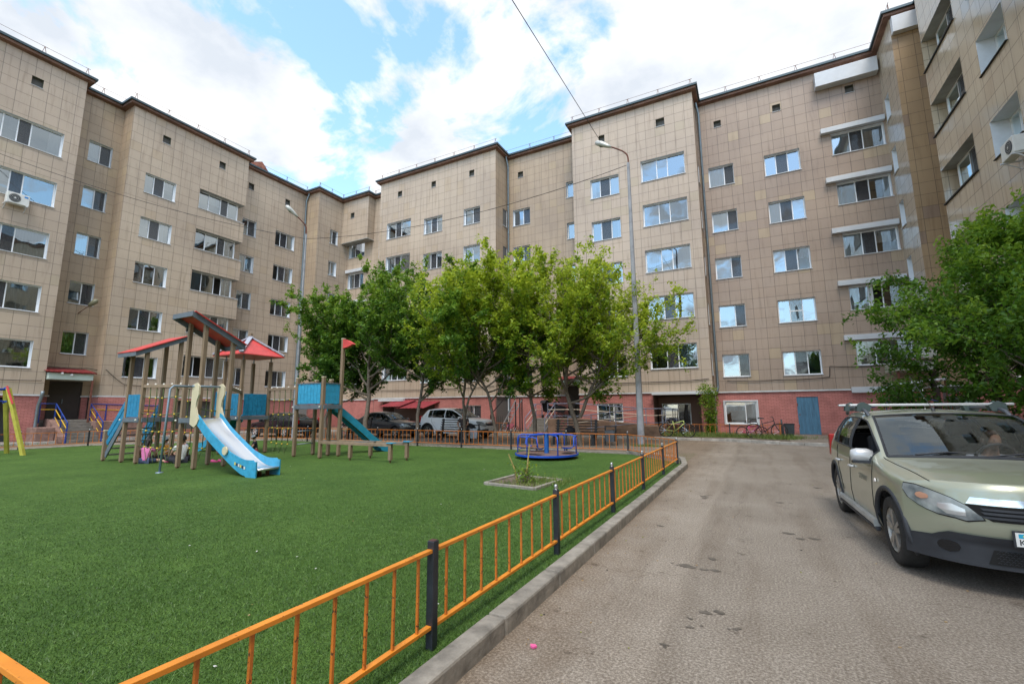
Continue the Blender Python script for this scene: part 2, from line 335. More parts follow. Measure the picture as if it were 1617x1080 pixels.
    x = n('ShaderNodeMix', data_type='RGBA', blend_type='MULTIPLY'); x.inputs[0].default_value = 1; l(ra.outputs[0], x.inputs[6]); l(x0_.outputs[2], x.inputs[7])
    l(x.outputs[2], b.inputs['Base Color']); b.inputs['Roughness'].default_value = .75; b.inputs['Specular IOR Level'].default_value = .25
    bp = n('ShaderNodeBump'); bp.inputs['Strength'].default_value = 1.; bp.inputs['Distance'].default_value = .02; l(a.outputs[0], bp.inputs['Height']); l(bp.outputs[0], b.inputs['Normal'])
    MATS['turf'] = m
ground_mats()
M_conc = mat('concrete', (.27, .247, .212), .85, var=.5, vscale=5, bump=.6, bscale=26)
M_concd = mat('concrete_dark', (.23, .20, .17), .9, var=.4, vscale=3, bump=.4, bscale=40)
M_paint = mat('whitewash_kerb', (.42, .39, .35), .9, var=.5, vscale=2.5, bump=.4, bscale=30)
M_soil = mat('soil', (.13, .10, .07), .95, var=.5, vscale=5, bump=.6, bscale=30)
MB().face([(-220, -220, 0), (220, -220, 0), (220, 220, 0), (-220, 220, 0)]).build('ground', MATS['asphalt'], tag=(None, None, None, 'structure'))
def sheet(name, poly, z, m): return MB().face([(x, y, z) for x, y in poly]).build(name, m, tag=(None, None, None, 'structure'))
TURF = [(-1.78, .3), (-1.78, 13.5), (-3.72, 15.55), (-22.3, 15.55), (-26.95, 9.5), (-26.95, -8), (-8, -8), (-8, .3)]
sheet('lawn', TURF, .028, MATS['turf'])
def kerb(name, pts, w, h, m, z0=0, jit=0, seed=1):
    r = random.Random(seed); b = MB()
    for (a, c) in zip(pts[:-1], pts[1:]):
        a, c = Vector((*a, 0)), Vector((*c, 0)); ln = (c-a).length; k = max(1, round(ln/1.0)); d = (c-a)/k
        for i in range(k):
            p, q = a+d*i+d*.006, a+d*(i+1)-d*.006
            dz = r.uniform(-jit, jit); e = Vector((0, 0, z0+h/2-.05+dz))
            b.bar(p+e, q+e, w, h+.1)
    return b.build(name, m, bevel=.018, tag=(None, None, None, 'structure'))
kerb('kerb', [(-1.70, -1.0), (-1.70, 12.9), (-1.95, 14.4), (-3.1, 15.45), (-3.9, 15.75)], .15, .125, M_conc, jit=.004)
kerb('lawn_edging', [(-3.9, 15.78), (-22.35, 15.78), (-27.1, 9.6), (-27.1, -4)], .10, .05, M_conc)
sheet('path', [(-3.5, 15.86), (-22.4, 15.86), (-27.2, 9.7), (-27.2, -6), (-28.4, -6), (-28.4, 10.2), (-23, 17.1), (-3.2, 16.6)], .006, M_conc)
# raised apron before the centre building
MB().face([(-33, 23.85, .12), (-5.6, 23.85, .12), (-1.2, 23.7, .12), (.9, 22.6, .12), (2.6, 22.0, .12), (8.4, 21.6, .12), (8.4, 28.5, .12), (-33, 28.5, .12)]).build('pavement', MATS['asphalt'], tag=(None, None, None, 'structure'))
kerb('kerb', [(-32, 23.8), (-5.6, 23.8), (-1.2, 23.63), (.9, 22.52), (2.6, 21.92), (8.2, 21.5)], .15, .125, M_paint, jit=.012, seed=5)
MB().face([(-33.3, -8, .12), (-30.9, -8, .12), (-30.9, 22.5, .12), (-33.3, 22.5, .12)]).build('pavement', M_conc, tag=(None, None, None, 'structure'))
kerb('kerb', [(-30.85, -8), (-30.85, 22.6)], .15, .125, M_paint, jit=.01, seed=6)
sheet('verge', [(-5.2, 24.0), (-1.2, 23.85), (1.3, 22.75), (1.35, 26.5), (-1.8, 28.2), (-1.9, 26.5), (-5.2, 26.5)], .127, M_soil)
sheet('soil_strip', [(-20, 16.9), (-3.2, 16.9), (-3.2, 20.6), (-20, 19.6)], .006, mat('trodden_soil', (.21, .17, .135), .95, var=.4, vscale=1.2, bump=.5, bscale=40))
MB().face([(4.0, -8, .10), (7.3, -8, .10), (7.3, 20.5, .10), (4.0, 20.5, .10)]).build('verge', M_soil, tag=(None, None, None, 'structure'))
kerb('kerb', [(3.95, -8), (3.95, 20.5)], .15, .125, M_conc, jit=.006, seed=8)
# ------------------------------------------------------------------ buildings
ZB, ZT = 2.45, 20.1
def P3(ax, c, u, z, d=0):     # point on a facade: ax 'x' -> plane x=c, u=y ; ax 'y' -> plane y=c, u=x ; d = outward distance (sign given by caller)
    return (c+d, u, z) if ax == 'x' else (u, c+d, z)
def wall(name, parent, ax, c, sgn, u0, u1, z0, z1, holes, m, uo=0.):
    us = sorted({u0, u1, *[h for H in holes for h in H[:2] if u0 < h < u1]}); zs = sorted({z0, z1, *[h for H in holes for h in H[2:4] if z0 < h < z1]})
    b = MB()
    for a, e in zip(us[:-1], us[1:]):
        for p, q in zip(zs[:-1], zs[1:]):
            cu, cz = (a+e)/2, (p+q)/2
            if any(H[0] < cu < H[1] and H[2] < cz < H[3] for H in holes): continue
            quad = [(a, p), (e, p), (e, q), (a, q)]
            if (ax == 'x') == (sgn < 0): quad = quad[::-1]
            b.face([P3(ax, c, u, z) for u, z in quad], 0, [(u+uo+100, z-2.45+57.15) if z0 > 1 else (u, z) for u, z in quad])
    return b.build(name, m, parent)
def window(parent, ax, c, sgn, u0, u1, z0, z1, muls, d=.22, glass=None, style=0, reveal=True, sill=True, open_sash=None, corner=None):
    """framed window set d behind the facade plane"""
    g = glass or G_win; o = -sgn*d; t = .055
    us = [u0]+list(muls)+[u1]
    f = MB()
    def bx(a, b, p, q, d0, d1, mb):
        x0, x1 = sorted((c+d0, c+d1))
        if ax == 'x': mb.box(x0, x1, a, b, p, q)
        else: mb.box(a, b, x0, x1, p, q)
    bx(u0, u1, z0, z0+t, o-sgn*.03, o+sgn*.03, f); bx(u0, u1, z1-t, z1, o-sgn*.03, o+sgn*.03, f)
    for i, u in enumerate(us):
        w = t if i in (0, len(us)-1) else t*.8
        a = u if i == 0 else (u-2*w/2 if i == len(us)-1 else u-w/2); a = u if i == 0 else (u-w if i == len(us)-1 else u-w/2)
        bx(a, a+w, z0+t, z1-t, o-sgn*.03, o+sgn*.03, f)
    if style >= 10:     # one sash with a transom
        i = style-10; bx(us[i]+.03, us[i+1]-.03, z0+(z1-z0)*.5-.03, z0+(z1-z0)*.5+.03, o-sgn*.027, o+sgn*.027, f)
    fr = f.build('window', M_white, parent)
    p = MB()
    for i, (a, b) in enumerate(zip(us[:-1], us[1:])):
        if open_sash == i: continue
        tl = rnd.uniform(-.012, .012); tz = rnd.uniform(-.008, .008)   # no two panes hang in one plane
        dd = [tl+tz, -tl+tz, -tl-tz, tl-tz]
        p.face([P3(ax, c, u, z, o+e*.6) for (u, z), e in zip([(a+.02, z0+.03), (b-.02, z0+.03), (b-.02, z1-.03), (a+.02, z1-.03)], dd)])
    p.build('pane', g, fr)
    if len(us) >= 3 and rnd.random() < .78:      # insect screen hung outside the opening sash
        ws_ = [b_-a_ for a_, b_ in zip(us[:-1], us[1:])]; i = 1 if len(us) == 4 else (len(ws_)-1 if len(us) == 3 else len(ws_)-2)
        if open_sash != i and style < 10:
            q = MB(); q.face([P3(ax, c, u, z, o+sgn*.034) for u, z in ((us[i]+.03, z0+.05), (us[i+1]-.03, z0+.05), (us[i+1]-.03, z1-.05), (us[i]+.03, z1-.05))]); q.build('insect_screen', M_net, fr)
    if reveal:
        r = MB(); q = []
        def rf(pts): r.face(pts)
        e = -sgn*.002
        for z in (z1,): rf([P3(ax, c, u0, z, e), P3(ax, c, u1, z, e), P3(ax, c, u1, z, o), P3(ax, c, u0, z, o)])
        for u in (u0, u1): rf([P3(ax, c, u, z0, e), P3(ax, c, u, z1, e), P3(ax, c, u, z1, o), P3(ax, c, u, z0, o)])
        r.build('reveal', M_reveal, fr)
    if sill:
        s = MB(); bx(u0-.03, u1+.03, z0-.03, z0+.004, sgn*.045, o+sgn*.03, s)
        s.build('sill', M_sill, fr)
    # what hangs behind the panes
    k = MB(); used = []
    for i, (a, b) in enumerate(zip(us[:-1], us[1:])):
        r_ = rnd.random()
        if r_ < .52: spans = [(a+.03, b-.03)]
        elif r_ < .74: w = (b-a)*rnd.uniform(.25, .55); spans = [(a+.03, a+w)] if rnd.random() < .5 else [(b-w, b-.03)]
        else: spans = []
        mi = rnd.choice([0, 0, 0, 1, 1, 2, 3]) if not (style == 5) else rnd.choice([4, 5])
        lo = z0+.02 if rnd.random() < .8 else z0+(z1-z0)*rnd.uniform(.3, .6)
        for (p0, p1) in spans:
            nn = max(6, int((p1-p0)/.035)); rows = []
            ph = rnd.random()*6; am = rnd.uniform(.008, .02)
            for zz in (lo, z1-.02):
                rows.append([P3(ax, c, p0+(p1-p0)*j/nn, zz, o-sgn*(.10+am*math.sin(j*1.9+ph)+am*.6*math.sin(j*.8+ph*2))) for j in range(nn+1)])
            k.grid(rows, mi)
    if k.f:
        # keep only the cloths used on this window
        ids = sorted(set(k.m)); k.m = [ids.index(x) for x in k.m]
        k.build('curtain', [CURT[i] for i in ids], fr, smooth=True)
    return fr
def vent(parent, ax, c, sgn, u0, u1, z0, z1):
    b = MB(); o = -sgn*.22
    def q(pts, m): b.face(pts, m)
    q([P3(ax, c, u0, z1), P3(ax, c, u1, z1), P3(ax, c, u1, z1, o), P3(ax, c, u0, z1, o)], 0)
    for u in (u0, u1): q([P3(ax, c, u, z0), P3(ax, c, u, z1), P3(ax, c, u, z1, o), P3(ax, c, u, z0, o)], 0)
    q([P3(ax, c, u0, z0, o), P3(ax, c, u1, z0, o), P3(ax, c, u1, z1, o), P3(ax, c, u0, z1, o)], 1)
    x0, x1 = sorted((c+o, c+sgn*.03))
    (b.box(x0, x1, u0-.02, u1+.02, z0-.02, z0, 2) if ax == 'x' else b.box(u0-.02, u1+.02, x0, x1, z0-.02, z0, 2))
    b.build('vent', [mat('vent_olive', (.12, .12, .09), .7), M_inner, M_sill], parent)
def facade(B, ax, c, sgn, u0, u1, wins, m, vents=(), z0=ZB, z1=ZT, plinth=True, uo=0., extra=(), pholes=(), inner=True, ends=True, flash=True):
    """wins: (u0,u1,sill,top,muls,kw)"""
    holes = [w[:4] for w in wins]+[v for v in vents]+list(extra)
    wall('wall', B, ax, c, sgn, u0, u1, z0, z1, holes, m, uo)
    for w in wins: window(B, ax, c, sgn, w[0], w[1], w[2], w[3], w[4], **w[5])
    for v in vents: vent(B, ax, c, sgn, *v)
    if plinth:
        pc = c-sgn*.04
        wall('plinth', B, ax, pc, sgn, u0, u1, 0, 2.36, list(pholes), M_brick)
        if flash:
            b = MB(); x0, x1 = sorted((c+sgn*.035, c-sgn*.04))
            us = sorted([u0, u1]+[h for H in pholes for h in H[:2] if H[3] > 2.35])
            doors = sorted(h[:2] for h in pholes if h[3] > 2.35); cuts = [u0]+[q for h in doors for q in h]+[u1]
            for ua, ub in zip(cuts[::2], cuts[1::2]):
                b.box(x0, x1, ua, ub, 2.37, ZB-.003) if ax == 'x' else b.box(ua, ub, x0, x1, 2.37, ZB-.003)
            b.build('flashing', M_flash, B)
    if inner:
        b = MB(); d = -sgn*1.7
        b.face([P3(ax, c, u0, 0, d), P3(ax, c, u1, 0, d), P3(ax, c, u1, z1, d), P3(ax, c, u0, z1, d)])
        for (u, q_) in ((u0, .03), (u1, -.03)): b.face([P3(ax, c, u+q_, 0, -sgn*.01), P3(ax, c, u+q_, 0, d), P3(ax, c, u+q_, z1, d), P3(ax, c, u+q_, z1, -sgn*.01)])
        for k in range(7):   # floor slabs between the storeys
            z = 2.2+2.85*k
            if z < z0-.4 or z > z1: continue
            b.face([P3(ax, c, u0, z, -sgn*.25), P3(ax, c, u1, z, -sgn*.25), P3(ax, c, u1, z, d), P3(ax, c, u0, z, d)])
        b.build('inner_wall', M_inner, B)
def rows(u0, u1, sill, h, muls, n=5, j0=0, **kw):
    out = []
    for j in range(j0, n):
        k = dict(kw)
        out.append((u0, u1, sill-2.85*j, sill-2.85*j+h, muls, k))
    return out
def eaves(B, pts, ov=.34, rail=True):
    """roof edge following the outline pts (courtyard side on the left of travel is 'out')"""
    n = len(pts); P = [Vector((*p, 0)) for p in pts]
    def offs(d):
        res = []
        for i in range(n):
            ds = []
            if i > 0: ds.append((P[i]-P[i-1]).normalized())
            if i < n-1: ds.append((P[i+1]-P[i]).normalized())
            ns = [Vector((v.y, -v.x, 0)) for v in ds]
            if len(ns) == 2: q = P[i]+(ns[0]+ns[1])*d if abs(ns[0].dot(ns[1])) < .5 else P[i]+ns[0]*d
            else: q = P[i]+ns[0]*d
            res.append(q)
        return res
    o0, o1, o2 = offs(0), offs(ov-.10), offs(ov)
    V = lambda p, z: (p.x, p.y, z)
    b = MB()
    for i in range(n-1):
        b.face([V(o0[i], 20.1), V(o0[i+1], 20.1), V(o1[i+1], 20.16), V(o1[i], 20.16)])
        b.face([V(o1[i], 20.16), V(o1[i+1], 20.16), V(o1[i+1], 20.31), V(o1[i], 20.31)])
    b.build('soffit', M_fascia, B)
    b = MB()
    for i in range(n-1):
        b.face([V(o1[i], 20.30), V(o1[i+1], 20.30), V(o2[i+1], 20.30), V(o2[i], 20.30)])
        b.face([V(o2[i], 20.30), V(o2[i+1], 20.30), V(o2[i+1], 20.42), V(o2[i], 20.42)])
        b.face([V(o2[i], 20.42), V(o2[i+1], 20.42), V(o1[i+1], 20.44), V(o1[i], 20.44)])
    b.build('gutter', M_gutter, B)
    inn = offs(-5.0); b = MB()
    for i in range(n-1): b.face([V(o1[i], 20.43), V(o1[i+1], 20.43), V(inn[i+1], 21.0), V(inn[i], 21.0)])
    b.build('roof', M_roof, B)
    if rail:
        b = MB(); path = offs(-.05)
        for i in range(n-1):
            a, e = path[i], path[i+1]; ln = (e-a).length
            if ln < 2: continue
            k = max(2, int(ln/1.75)); d = (e-a).normalized()
            for j in range(k+1):
                q = a.lerp(e, j/k)
                b.tube([V(q-d*.10, 20.5), V(q, 20.98)], .014, 4).tube([V(q+d*.10, 20.5), V(q, 20.98)], .014, 4); b.tube([V(q-d*.11, 20.97), V(q+d*.11, 20.97)], .014, 4)
            b.tube([V(a, 20.97), V(e, 20.97)], .009, 4)
        b.build('roof_railing', M_rust, B)
def downpipe(B, x, y, zt, zb, out_, rad=.065):
    o = Vector((*out_, 0)); p = Vector((x, y, 0)); z = lambda q, h: (q.x, q.y, h)
    pts = [z(p+o*.35, zt), z(p+o*.33, zt-.15), z(p, zt-.75), z(p, zb+.5), z(p, zb+.35), z(p+o*.25, zb)]
    b = MB(); b.tube(pts, rad, 10)
    h = zb+1.2
    while h < zt-1: b.lathe([(rad+.012, -.03), (rad+.012, .03)], 10, (p.x, p.y, h)); h += 2.0
    b.build('drainpipe', M_pipe, B, smooth=True)
GR = 'apartment blocks round the courtyard'
STAIN = True
BW = empty('apartment_building', (-33, 8, 0), 'beige tiled apartment block on the left with corner loggias and a stepped front', 'building', GR)
BC = empty('apartment_building', (-12, 28, 0), 'long beige apartment block closing the courtyard behind the green trees', 'building', GR)
BE = empty('apartment_building', (8, 8, 0), 'glossy beige apartment block rising over the parked car on the right, with deep window reveals', 'building', GR)
SM, SH = 14.78, 1.27         # ordinary sill of the top row, window height
LG, LH = 15.13, 1.38         # loggia windows
ST, SHT = 16.0, 1.25         # stair windows
# --- west block
facade(BW, 'x', -32.2, 1, -14, 9.45, rows(5.4, 8.83, 15.17, 1.38, (6.6, 7.14, 7.62)) + rows(1.6, 3.3, SM, SH, (2.2, 2.75)) + rows(-4, -1, LG, LH, (-3, -2)),
       T_warm, vents=[(7.3, 7.75, 18.55, 19.05), (2.2, 2.65, 18.55, 19.05)], uo=.05, pholes=[(4.0, 8.35, .12, 2.28)])
facade(BW, 'x', -33.4, 1, 9.45, 11.7, rows(10.25, 11.35, 16.14, 1.28, (10.83,)), T_dusk, extra=[(10.05, 11.33, 2.45, 3.18)], pholes=[(10.05, 11.33, 0, 2.4)], uo=.2)
facade(BW, 'y', 11.7, -1, -33.4, -32.2, [], T_dusk, inner=False, uo=.2); facade(BW, 'y', 9.45, 1, -33.4, -32.2, [], T_dusk, inner=False)
# main bay with the corner loggias: openings run to the corner
lg = rows(15.76, 18.9, 15.18, 1.36, ())
wall('wall', BW, 'x', -32.2, 1, 11.7, 18.9, ZB, ZT, [w[:4] for w in rows(12.65, 14.35, 14.93, 1.27, ())]+[w[:4] for w in lg]+[(13.33, 13.78, 18.6, 19.1), (16.84, 17.27, 18.6, 19.1)], T_rose, .3)
for w in rows(12.65, 14.35, 14.93, 1.27, (13.2, 13.75)): window(BW, 'x', -32.2, 1, *w[:5])
for v in [(13.33, 13.78, 18.6, 19.1), (16.84, 17.27, 18.6, 19.1)]: vent(BW, 'x', -32.2, 1, *v)
for j, w in enumerate(lg):
    st = [0, 5, 3, 0, 0][j]
    window(BW, 'x', -32.2, 1, 15.76, 18.55, w[2], w[3], (16.55, 17.35, 17.85), d=.38, style=st, reveal=False, sill=True, open_sash=[None, None, 2, None, 1][j])
    window(BW, 'y', 18.55, 1, -33.3, -32.55, w[2], w[3], (), d=.0, reveal=False, sill=False)
    MB().box(-33.2, -32.205, 15.77, 18.89, w[3]+.0, w[3]+.05).build('soffit', mat('loggia_soffit', (.34, .34, .31), .8, var=.3, vscale=1.5), BW)
    MB().box(-33.2, -32.17, 15.76, 18.92, w[2]-.05, w[2]-.012).build('parapet_cap', M_sill, BW)
    MB().box(-32.75, -32.55, 15.70, 15.755, w[2], w[3]).build('reveal', M_reveal, BW)
wall('plinth', BW, 'x', -32.16, 1, 11.7, 18.9, 0, 2.36, [(15.6, 17.9, .35, 2.2)], M_brick)
MB().box(-32.20, -32.16, 11.7, 18.9, 2.37, 2.447).build('flashing', M_flash, BW)
MB().face([(-32.6, 15.6, 0), (-32.6, 17.9, 0), (-32.6, 17.9, 2.3), (-32.6, 15.6, 2.3)]).build('inner_wall', M_inner, BW)
MB().face([(-33.9, 11.7, 0), (-33.9, 18.9, 0), (-33.9, 18.9, ZT), (-33.9, 11.7, ZT)]).face([(-33.9, 11.75, 0), (-32.25, 11.75, 0), (-32.25, 11.75, ZT), (-33.9, 11.75, ZT)]).build('inner_wall', M_inner, BW)
# side of that bay (towards +y), solid only between the loggia openings
wall('wall', BW, 'y', 18.9, 1, -33.2, -32.2, ZB, ZT, [(-33.3, -32.1, w[2], w[3]) for w in lg], T_rose)
facade(BW, 'x', -33.2, 1, 18.9, 24.75, rows(19.35, 20.46, 14.80, 1.27, (19.9,)) + rows(22.08, 23.8, SM, SH, (22.62, 23.2)), T_rose, vents=[(19.6, 20.03, 18.5, 19.0), (22.74, 23.17, 18.5, 19.0)], uo=.15)
eaves(BW, [(-32.2, -14), (-32.2, 9.45), (-33.4, 9.45), (-33.4, 11.7), (-32.2, 11.7), (-32.2, 18.9), (-33.2, 18.9), (-33.2, 24.75)])
downpipe(BW, -33.08, 24.62, 20.3, .4, (1, 0)); downpipe(BW, -32.1, 9.3, 2.6, .3, (1, 0), .07)
MB().prism([(20.6, 20.7), (23.0, 20.7), (23.0, 21.6), (22.0, 22.6), (20.6, 21.9)], -36.5, -35.6, 'x').build('chimney', mat('old_brick', (.30, .12, .08), .9, var=.5, vscale=4, bump=.6), BW)
# entrance door
dm = mat('door_brown', (.045, .035, .03), .5, var=.2)
d = MB().box(-33.5, -33.42, 10.06, 11.32, 1.16, 3.17).build('door', dm, BW, bevel=.006)
MB().box(-33.42, -33.37, 10.58, 10.61, 2.0, 2.25).build('handle', M_pipe, d)
MB().box(-33.45, -33.39, 10.0, 10.055, 1.16, 3.22).box(-33.45, -33.39, 11.325, 11.38, 1.16, 3.22).box(-33.45, -33.39, 10.055, 11.325, 3.175, 3.22).build('door_frame', dm, BW)
# canopy over it
cp = MB().box(-33.38, -32.0, 9.5, 11.32, 3.24, 3.58).build('canopy', mat('pale_green_fascia', (.52, .60, .53), .6, var=.1, vscale=2), BW, bevel=.01)
M_redroof = mat('red_metal_tile', (.22, .022, .025), .45, var=.35, vscale=2)
b = MB(); ws = []
for x, z in ((-33.38, 3.92), (-31.85, 3.64)): ws.append([(x, 9.36+2.05*i/40, z+.022*abs(math.sin(i*math.pi/4))) for i in range(41)])
b.grid(ws); b.grid([[(p[0], p[1], p[2]) for p in ws[1]], [(-31.87, p[1], p[2]-.06) for p in ws[1]]]); b.build('canopy_roof', M_redroof, BW)
MB().tube([(-31.98, 10.35, 3.5), (-31.9, 10.42, 3.49)], .05, 8).box(-31.99, -31.85, 9.95, 10.02, 3.52, 3.6).build('camera_housing', M_white, BW)
MB().bar((-31.95, 11.28, .1), (-31.95, 11.28, 3.25), .07).build('canopy_post', M_rust, BW)
# --- centre block, west end
facade(BC, 'y', 24.75, -1, -33.2, -31.6, [], T_dusk, inner=False, uo=.1)
facade(BC, 'x', -31.6, 1, 24.75, 28.1, rows(26.02, 26.87, 15.96, 1.27, (26.42,)), T_rose, uo=.25)
facade(BC, 'y', 28.1, -1, -31.6, -26.1, rows(-31.45, -29.55, 15.1, 1.38, (-30.85, -30.2)) + rows(-27.85, -27.25, 14.65, 1.4, ()), T_rose, z1=16.3, uo=.1)
wall('wall', BC, 'y', 27.3, -1, -31.6, -28.45, 16.3, ZT, [(-30.58, -30.12, 18.45, 18.95)], T_rose, .1); vent(BC, 'y', 27.3, -1, -30.58, -30.12, 18.45, 18.95)
wall('wall', BC, 'x', -28.45, 1, 27.3, 28.1, 16.3, ZT, [], T_rose); wall('wall', BC, 'y', 28.1, -1, -28.45, -26.1, 16.3, ZT, [], T_rose, .1)
MB().box(-31.59, -28.45, 27.3, 28.1, 16.25, 16.297).build('soffit', MATS['loggia_soffit'], BC)
for j in range(1, 5): MB().box(-31.58, -29.0, 27.85, 28.09, 15.1-2.85*j+1.42, 15.1-2.85*j+1.70).build('window_hood', M_sill, BC, bevel=.01)
# --- centre block, first bay
blueg = dict(glass=G_blue)
def mix(a, b): return a+b
facade(BC, 'y', 26.35, -1, -26.1, -15.1,
       rows(-25.3, -22.82, 15.16, 1.36, (-24.5, -23.9)) + rows(-21.5, -19.75, 14.87, SH, (-20.9, -20.35)) + rows(-17.81, -16.4, 14.86, 1.25, (-17.1,)),
       T_rose, vents=[(-24.25, -23.8, 18.57, 19.05), (-20.85, -20.42, 18.57, 19.05), (-17.36, -16.92, 18.57, 19.05)],
       pholes=[(-17.8, -16.3, .75, 1.82), (-29.4, -28.2, .6, 1.7), (-25.1, -20.2, .12, 2.12)], uo=.15)
window(BC, 'y', 26.39, -1, -17.8, -16.3, .75, 1.82, (-16.9,), d=.12)
MB().box(-25.1, -20.2, 27.6, 27.65, 0, 2.3).box(-25.15, -25.1, 26.39, 27.6, 0, 2.2).box(-20.2, -20.15, 26.39, 27.6, 0, 2.2).box(-25.1, -20.2, 26.5, 27.6, 2.12, 2.16).build('niche', M_brick, BC)
MB().box(-25.1, -22.85, 26.32, 26.5, .12, .95).build('parapet', M_brick, BC)
MB().box(-25.3, -22.85, 26.05, 26.30, 2.18, 2.34).build('ledge', M_sill, BC, bevel=.008)
facade(BC, 'x', -15.1, 1, 26.35, 28.1, rows(27.4, 28.0, 14.75, 1.3, ()), T_dusk, inner=False, uo=.1)
# red sheet canopies over the cellar way
for (a, e, z) in ((-23.9, -21.9, 2.24), (-22.3, -19.7, 2.12)):
    b = MB(); b.grid([[(a+(e-a)*i/32+(.0 if y > 26 else -.5), y, zz+.03*abs(math.sin(i*math.pi/4))) for i in range(33)] for y, zz in ((26.38, z), (25.1, z-.48))])
    b.build('canopy_roof', mat('red_sheet', (.27, .028, .038), .55, var=.4, vscale=1.5), BC)
# --- stair recess with the entrance
facade(BC, 'y', 28.1, -1, -15.1, -9.4, rows(-14.63, -13.25, 14.78, 1.25, (-13.85,), glass=G_blue) + [(-10.45, -9.41, 16.03-3.0*j, 17.2-3.0*j, (), {}) for j in range(4)],
       T_mauve if False else T_dusk, vents=[(-14.2, -13.77, 18.48, 18.94)], extra=[(-10.7, -9.9, 2.45, 3.0)], pholes=[(-10.7, -9.9, 0, 2.4)], uo=.3)
d = MB().box(-10.7, -9.9, 28.18, 28.24, .97, 3.0).build('door', dm, BC); MB().box(-10.6, -10.56, 28.12, 28.18, 1.9, 2.15).build('handle', M_pipe, d)
MB().box(-11.05, -9.3, 26.55, 28.08, 3.03, 3.3).build('canopy', MATS['pale_green_fascia'], BC, bevel=.01)
b = MB(); b.grid([[(-11.15+2.0*i/32, y, z+.025*abs(math.sin(i*math.pi/4))) for i in range(33)] for y, z in ((28.08, 3.62), (26.42, 3.36))]); b.build('canopy_roof', M_redroof, BC)
downpipe(BC, -14.95, 27.95, 20.3, 1.1, (0, -1)); 
# --- tall bay
facade(BC, 'y', 26.65, -1, -9.4, -1.86, rows(-8.24, -6.4, 14.8, 1.3, (-7.65, -7.0)) + rows(-5.03, -2.5, 15.14, 1.38, (-4.12, -3.5), glass=G_blue),
       T_warm, vents=[(-7.58, -7.2, 18.5, 19.0), (-4.0, -3.5, 18.5, 19.0)], pholes=[(-8.3, -6.75, .75, 1.84), (-4.96, -2.53, .12, 2.26)], uo=.08)
window(BC, 'y', 26.69, -1, -8.3, -6.75, .75, 1.84, (-7.3,), d=.10)
MB().box(-4.96, -2.53, 28.0, 28.05, .12, 2.3).box(-5.0, -4.96, 26.69, 28.0, .12, 2.3).box(-2.53, -2.49, 26.69, 28.0, .12, 2.3).box(-4.96, -2.53, 26.7, 28, 2.26, 2.3).build('niche', M_brick, BC)
window(BC, 'y', 28.0, -1, -4.75, -3.17, .62, 1.8, (-3.85,), d=-.05, reveal=False)
MB().box(-5.0, -1.75, 26.28, 26.60, 2.27, 2.42).build('ledge', M_sill, BC, bevel=.01)
facade(BC, 'x', -1.86, 1, 26.65, 28.35, rows(27.4, 28.0, 14.75, 1.3, ()), T_dusk, inner=False, uo=.1)
# --- right recess
osh = [None]*5
W1 = rows(-1.36, 0.0, 14.66, SH, (-.52,), glass=G_blue); W2 = rows(1.6, 3.34, 14.64, SH, (2.17, 2.75), glass=G_blue); W2[3][5]['style'] = 11
W3 = rows(4.83, 7.12, 15.02, 1.25, (5.65, 6.22), glass=G_win)
for k in (3,): W3[k][5]['open_sash'] = 1
W2[3][5]['open_sash'] = None
facade(BC, 'y', 28.35, -1, -1.86, 7.2, W1+W2+W3, T_mauve, vents=[(-.87, -.47, 18.45, 18.87), (2.25, 2.65, 18.45, 18.87), (5.69, 6.08, 18.4, 18.83)],
       pholes=[(-1.40, .17, .67, 1.87), (2.05, 3.01, .14, 2.08)], uo=.17)
window(BC, 'y', 28.39, -1, -1.40, .17, .67, 1.87, (-.38,), d=.06)
MB().box(-1.48, -1.40, 28.33, 28.39, .60, 1.95).box(.17, .25, 28.33, 28.39, .60, 1.95).box(-1.40, .17, 28.33, 28.39, 1.87, 1.95).box(-1.40, .17, 28.33, 28.39, .60, .67).build('window_frame', M_sill, BC)
for j in range(5): MB().box(4.37, 7.15, 28.08, 28.345, 16.29-2.85*j, 16.56-2.85*j).build('window_hood', M_sill, BC, bevel=.01)
MB().box(4.34, 7.1, 27.88, 28.345, 18.98, 19.8).build('white_band', M_sill, BC, bevel=.01)
MB().box(4.45, 7.1, 28.2, 28.345, 2.24, 2.53).build('white_band', M_sill, BC, bevel=.01)
m, t, b_, n, l = nodes_mat('blue_door_paint'); g = n('ShaderNodeTexCoord'); mp = n('ShaderNodeMapping'); mp.inputs['Scale'].default_value = (14, 1, 1.2); l(g.outputs['Object'], mp.inputs[0])
no = n('ShaderNodeTexNoise', i_Scale=1.2, i_Detail=8., i_Roughness=.7); l(mp.outputs[0], no.inputs['Vector']); rr = ramp(n, [(.3, (.045, .10, .16)), (.55, (.065, .18, .28)), (.72, (.14, .26, .34))]); l(no.outputs[0], rr.inputs[0]); l(rr.outputs[0], b_.inputs['Base Color']); b_.inputs['Roughness'].default_value = .55
d = MB().box(2.05, 3.01, 28.42, 28.47, .14, 2.08).build('door', m, BC); MB().box(2.12, 2.16, 28.39, 28.42, 1.1, 1.2).box(2.05, 2.09, 28.40, 28.42, 1.6, 1.75).box(2.05, 2.09, 28.40, 28.42, .5, .65).build('hinge', M_rust, d)
downpipe(BC, -1.68, 28.2, 20.3, 2.35, (-.3, -1))
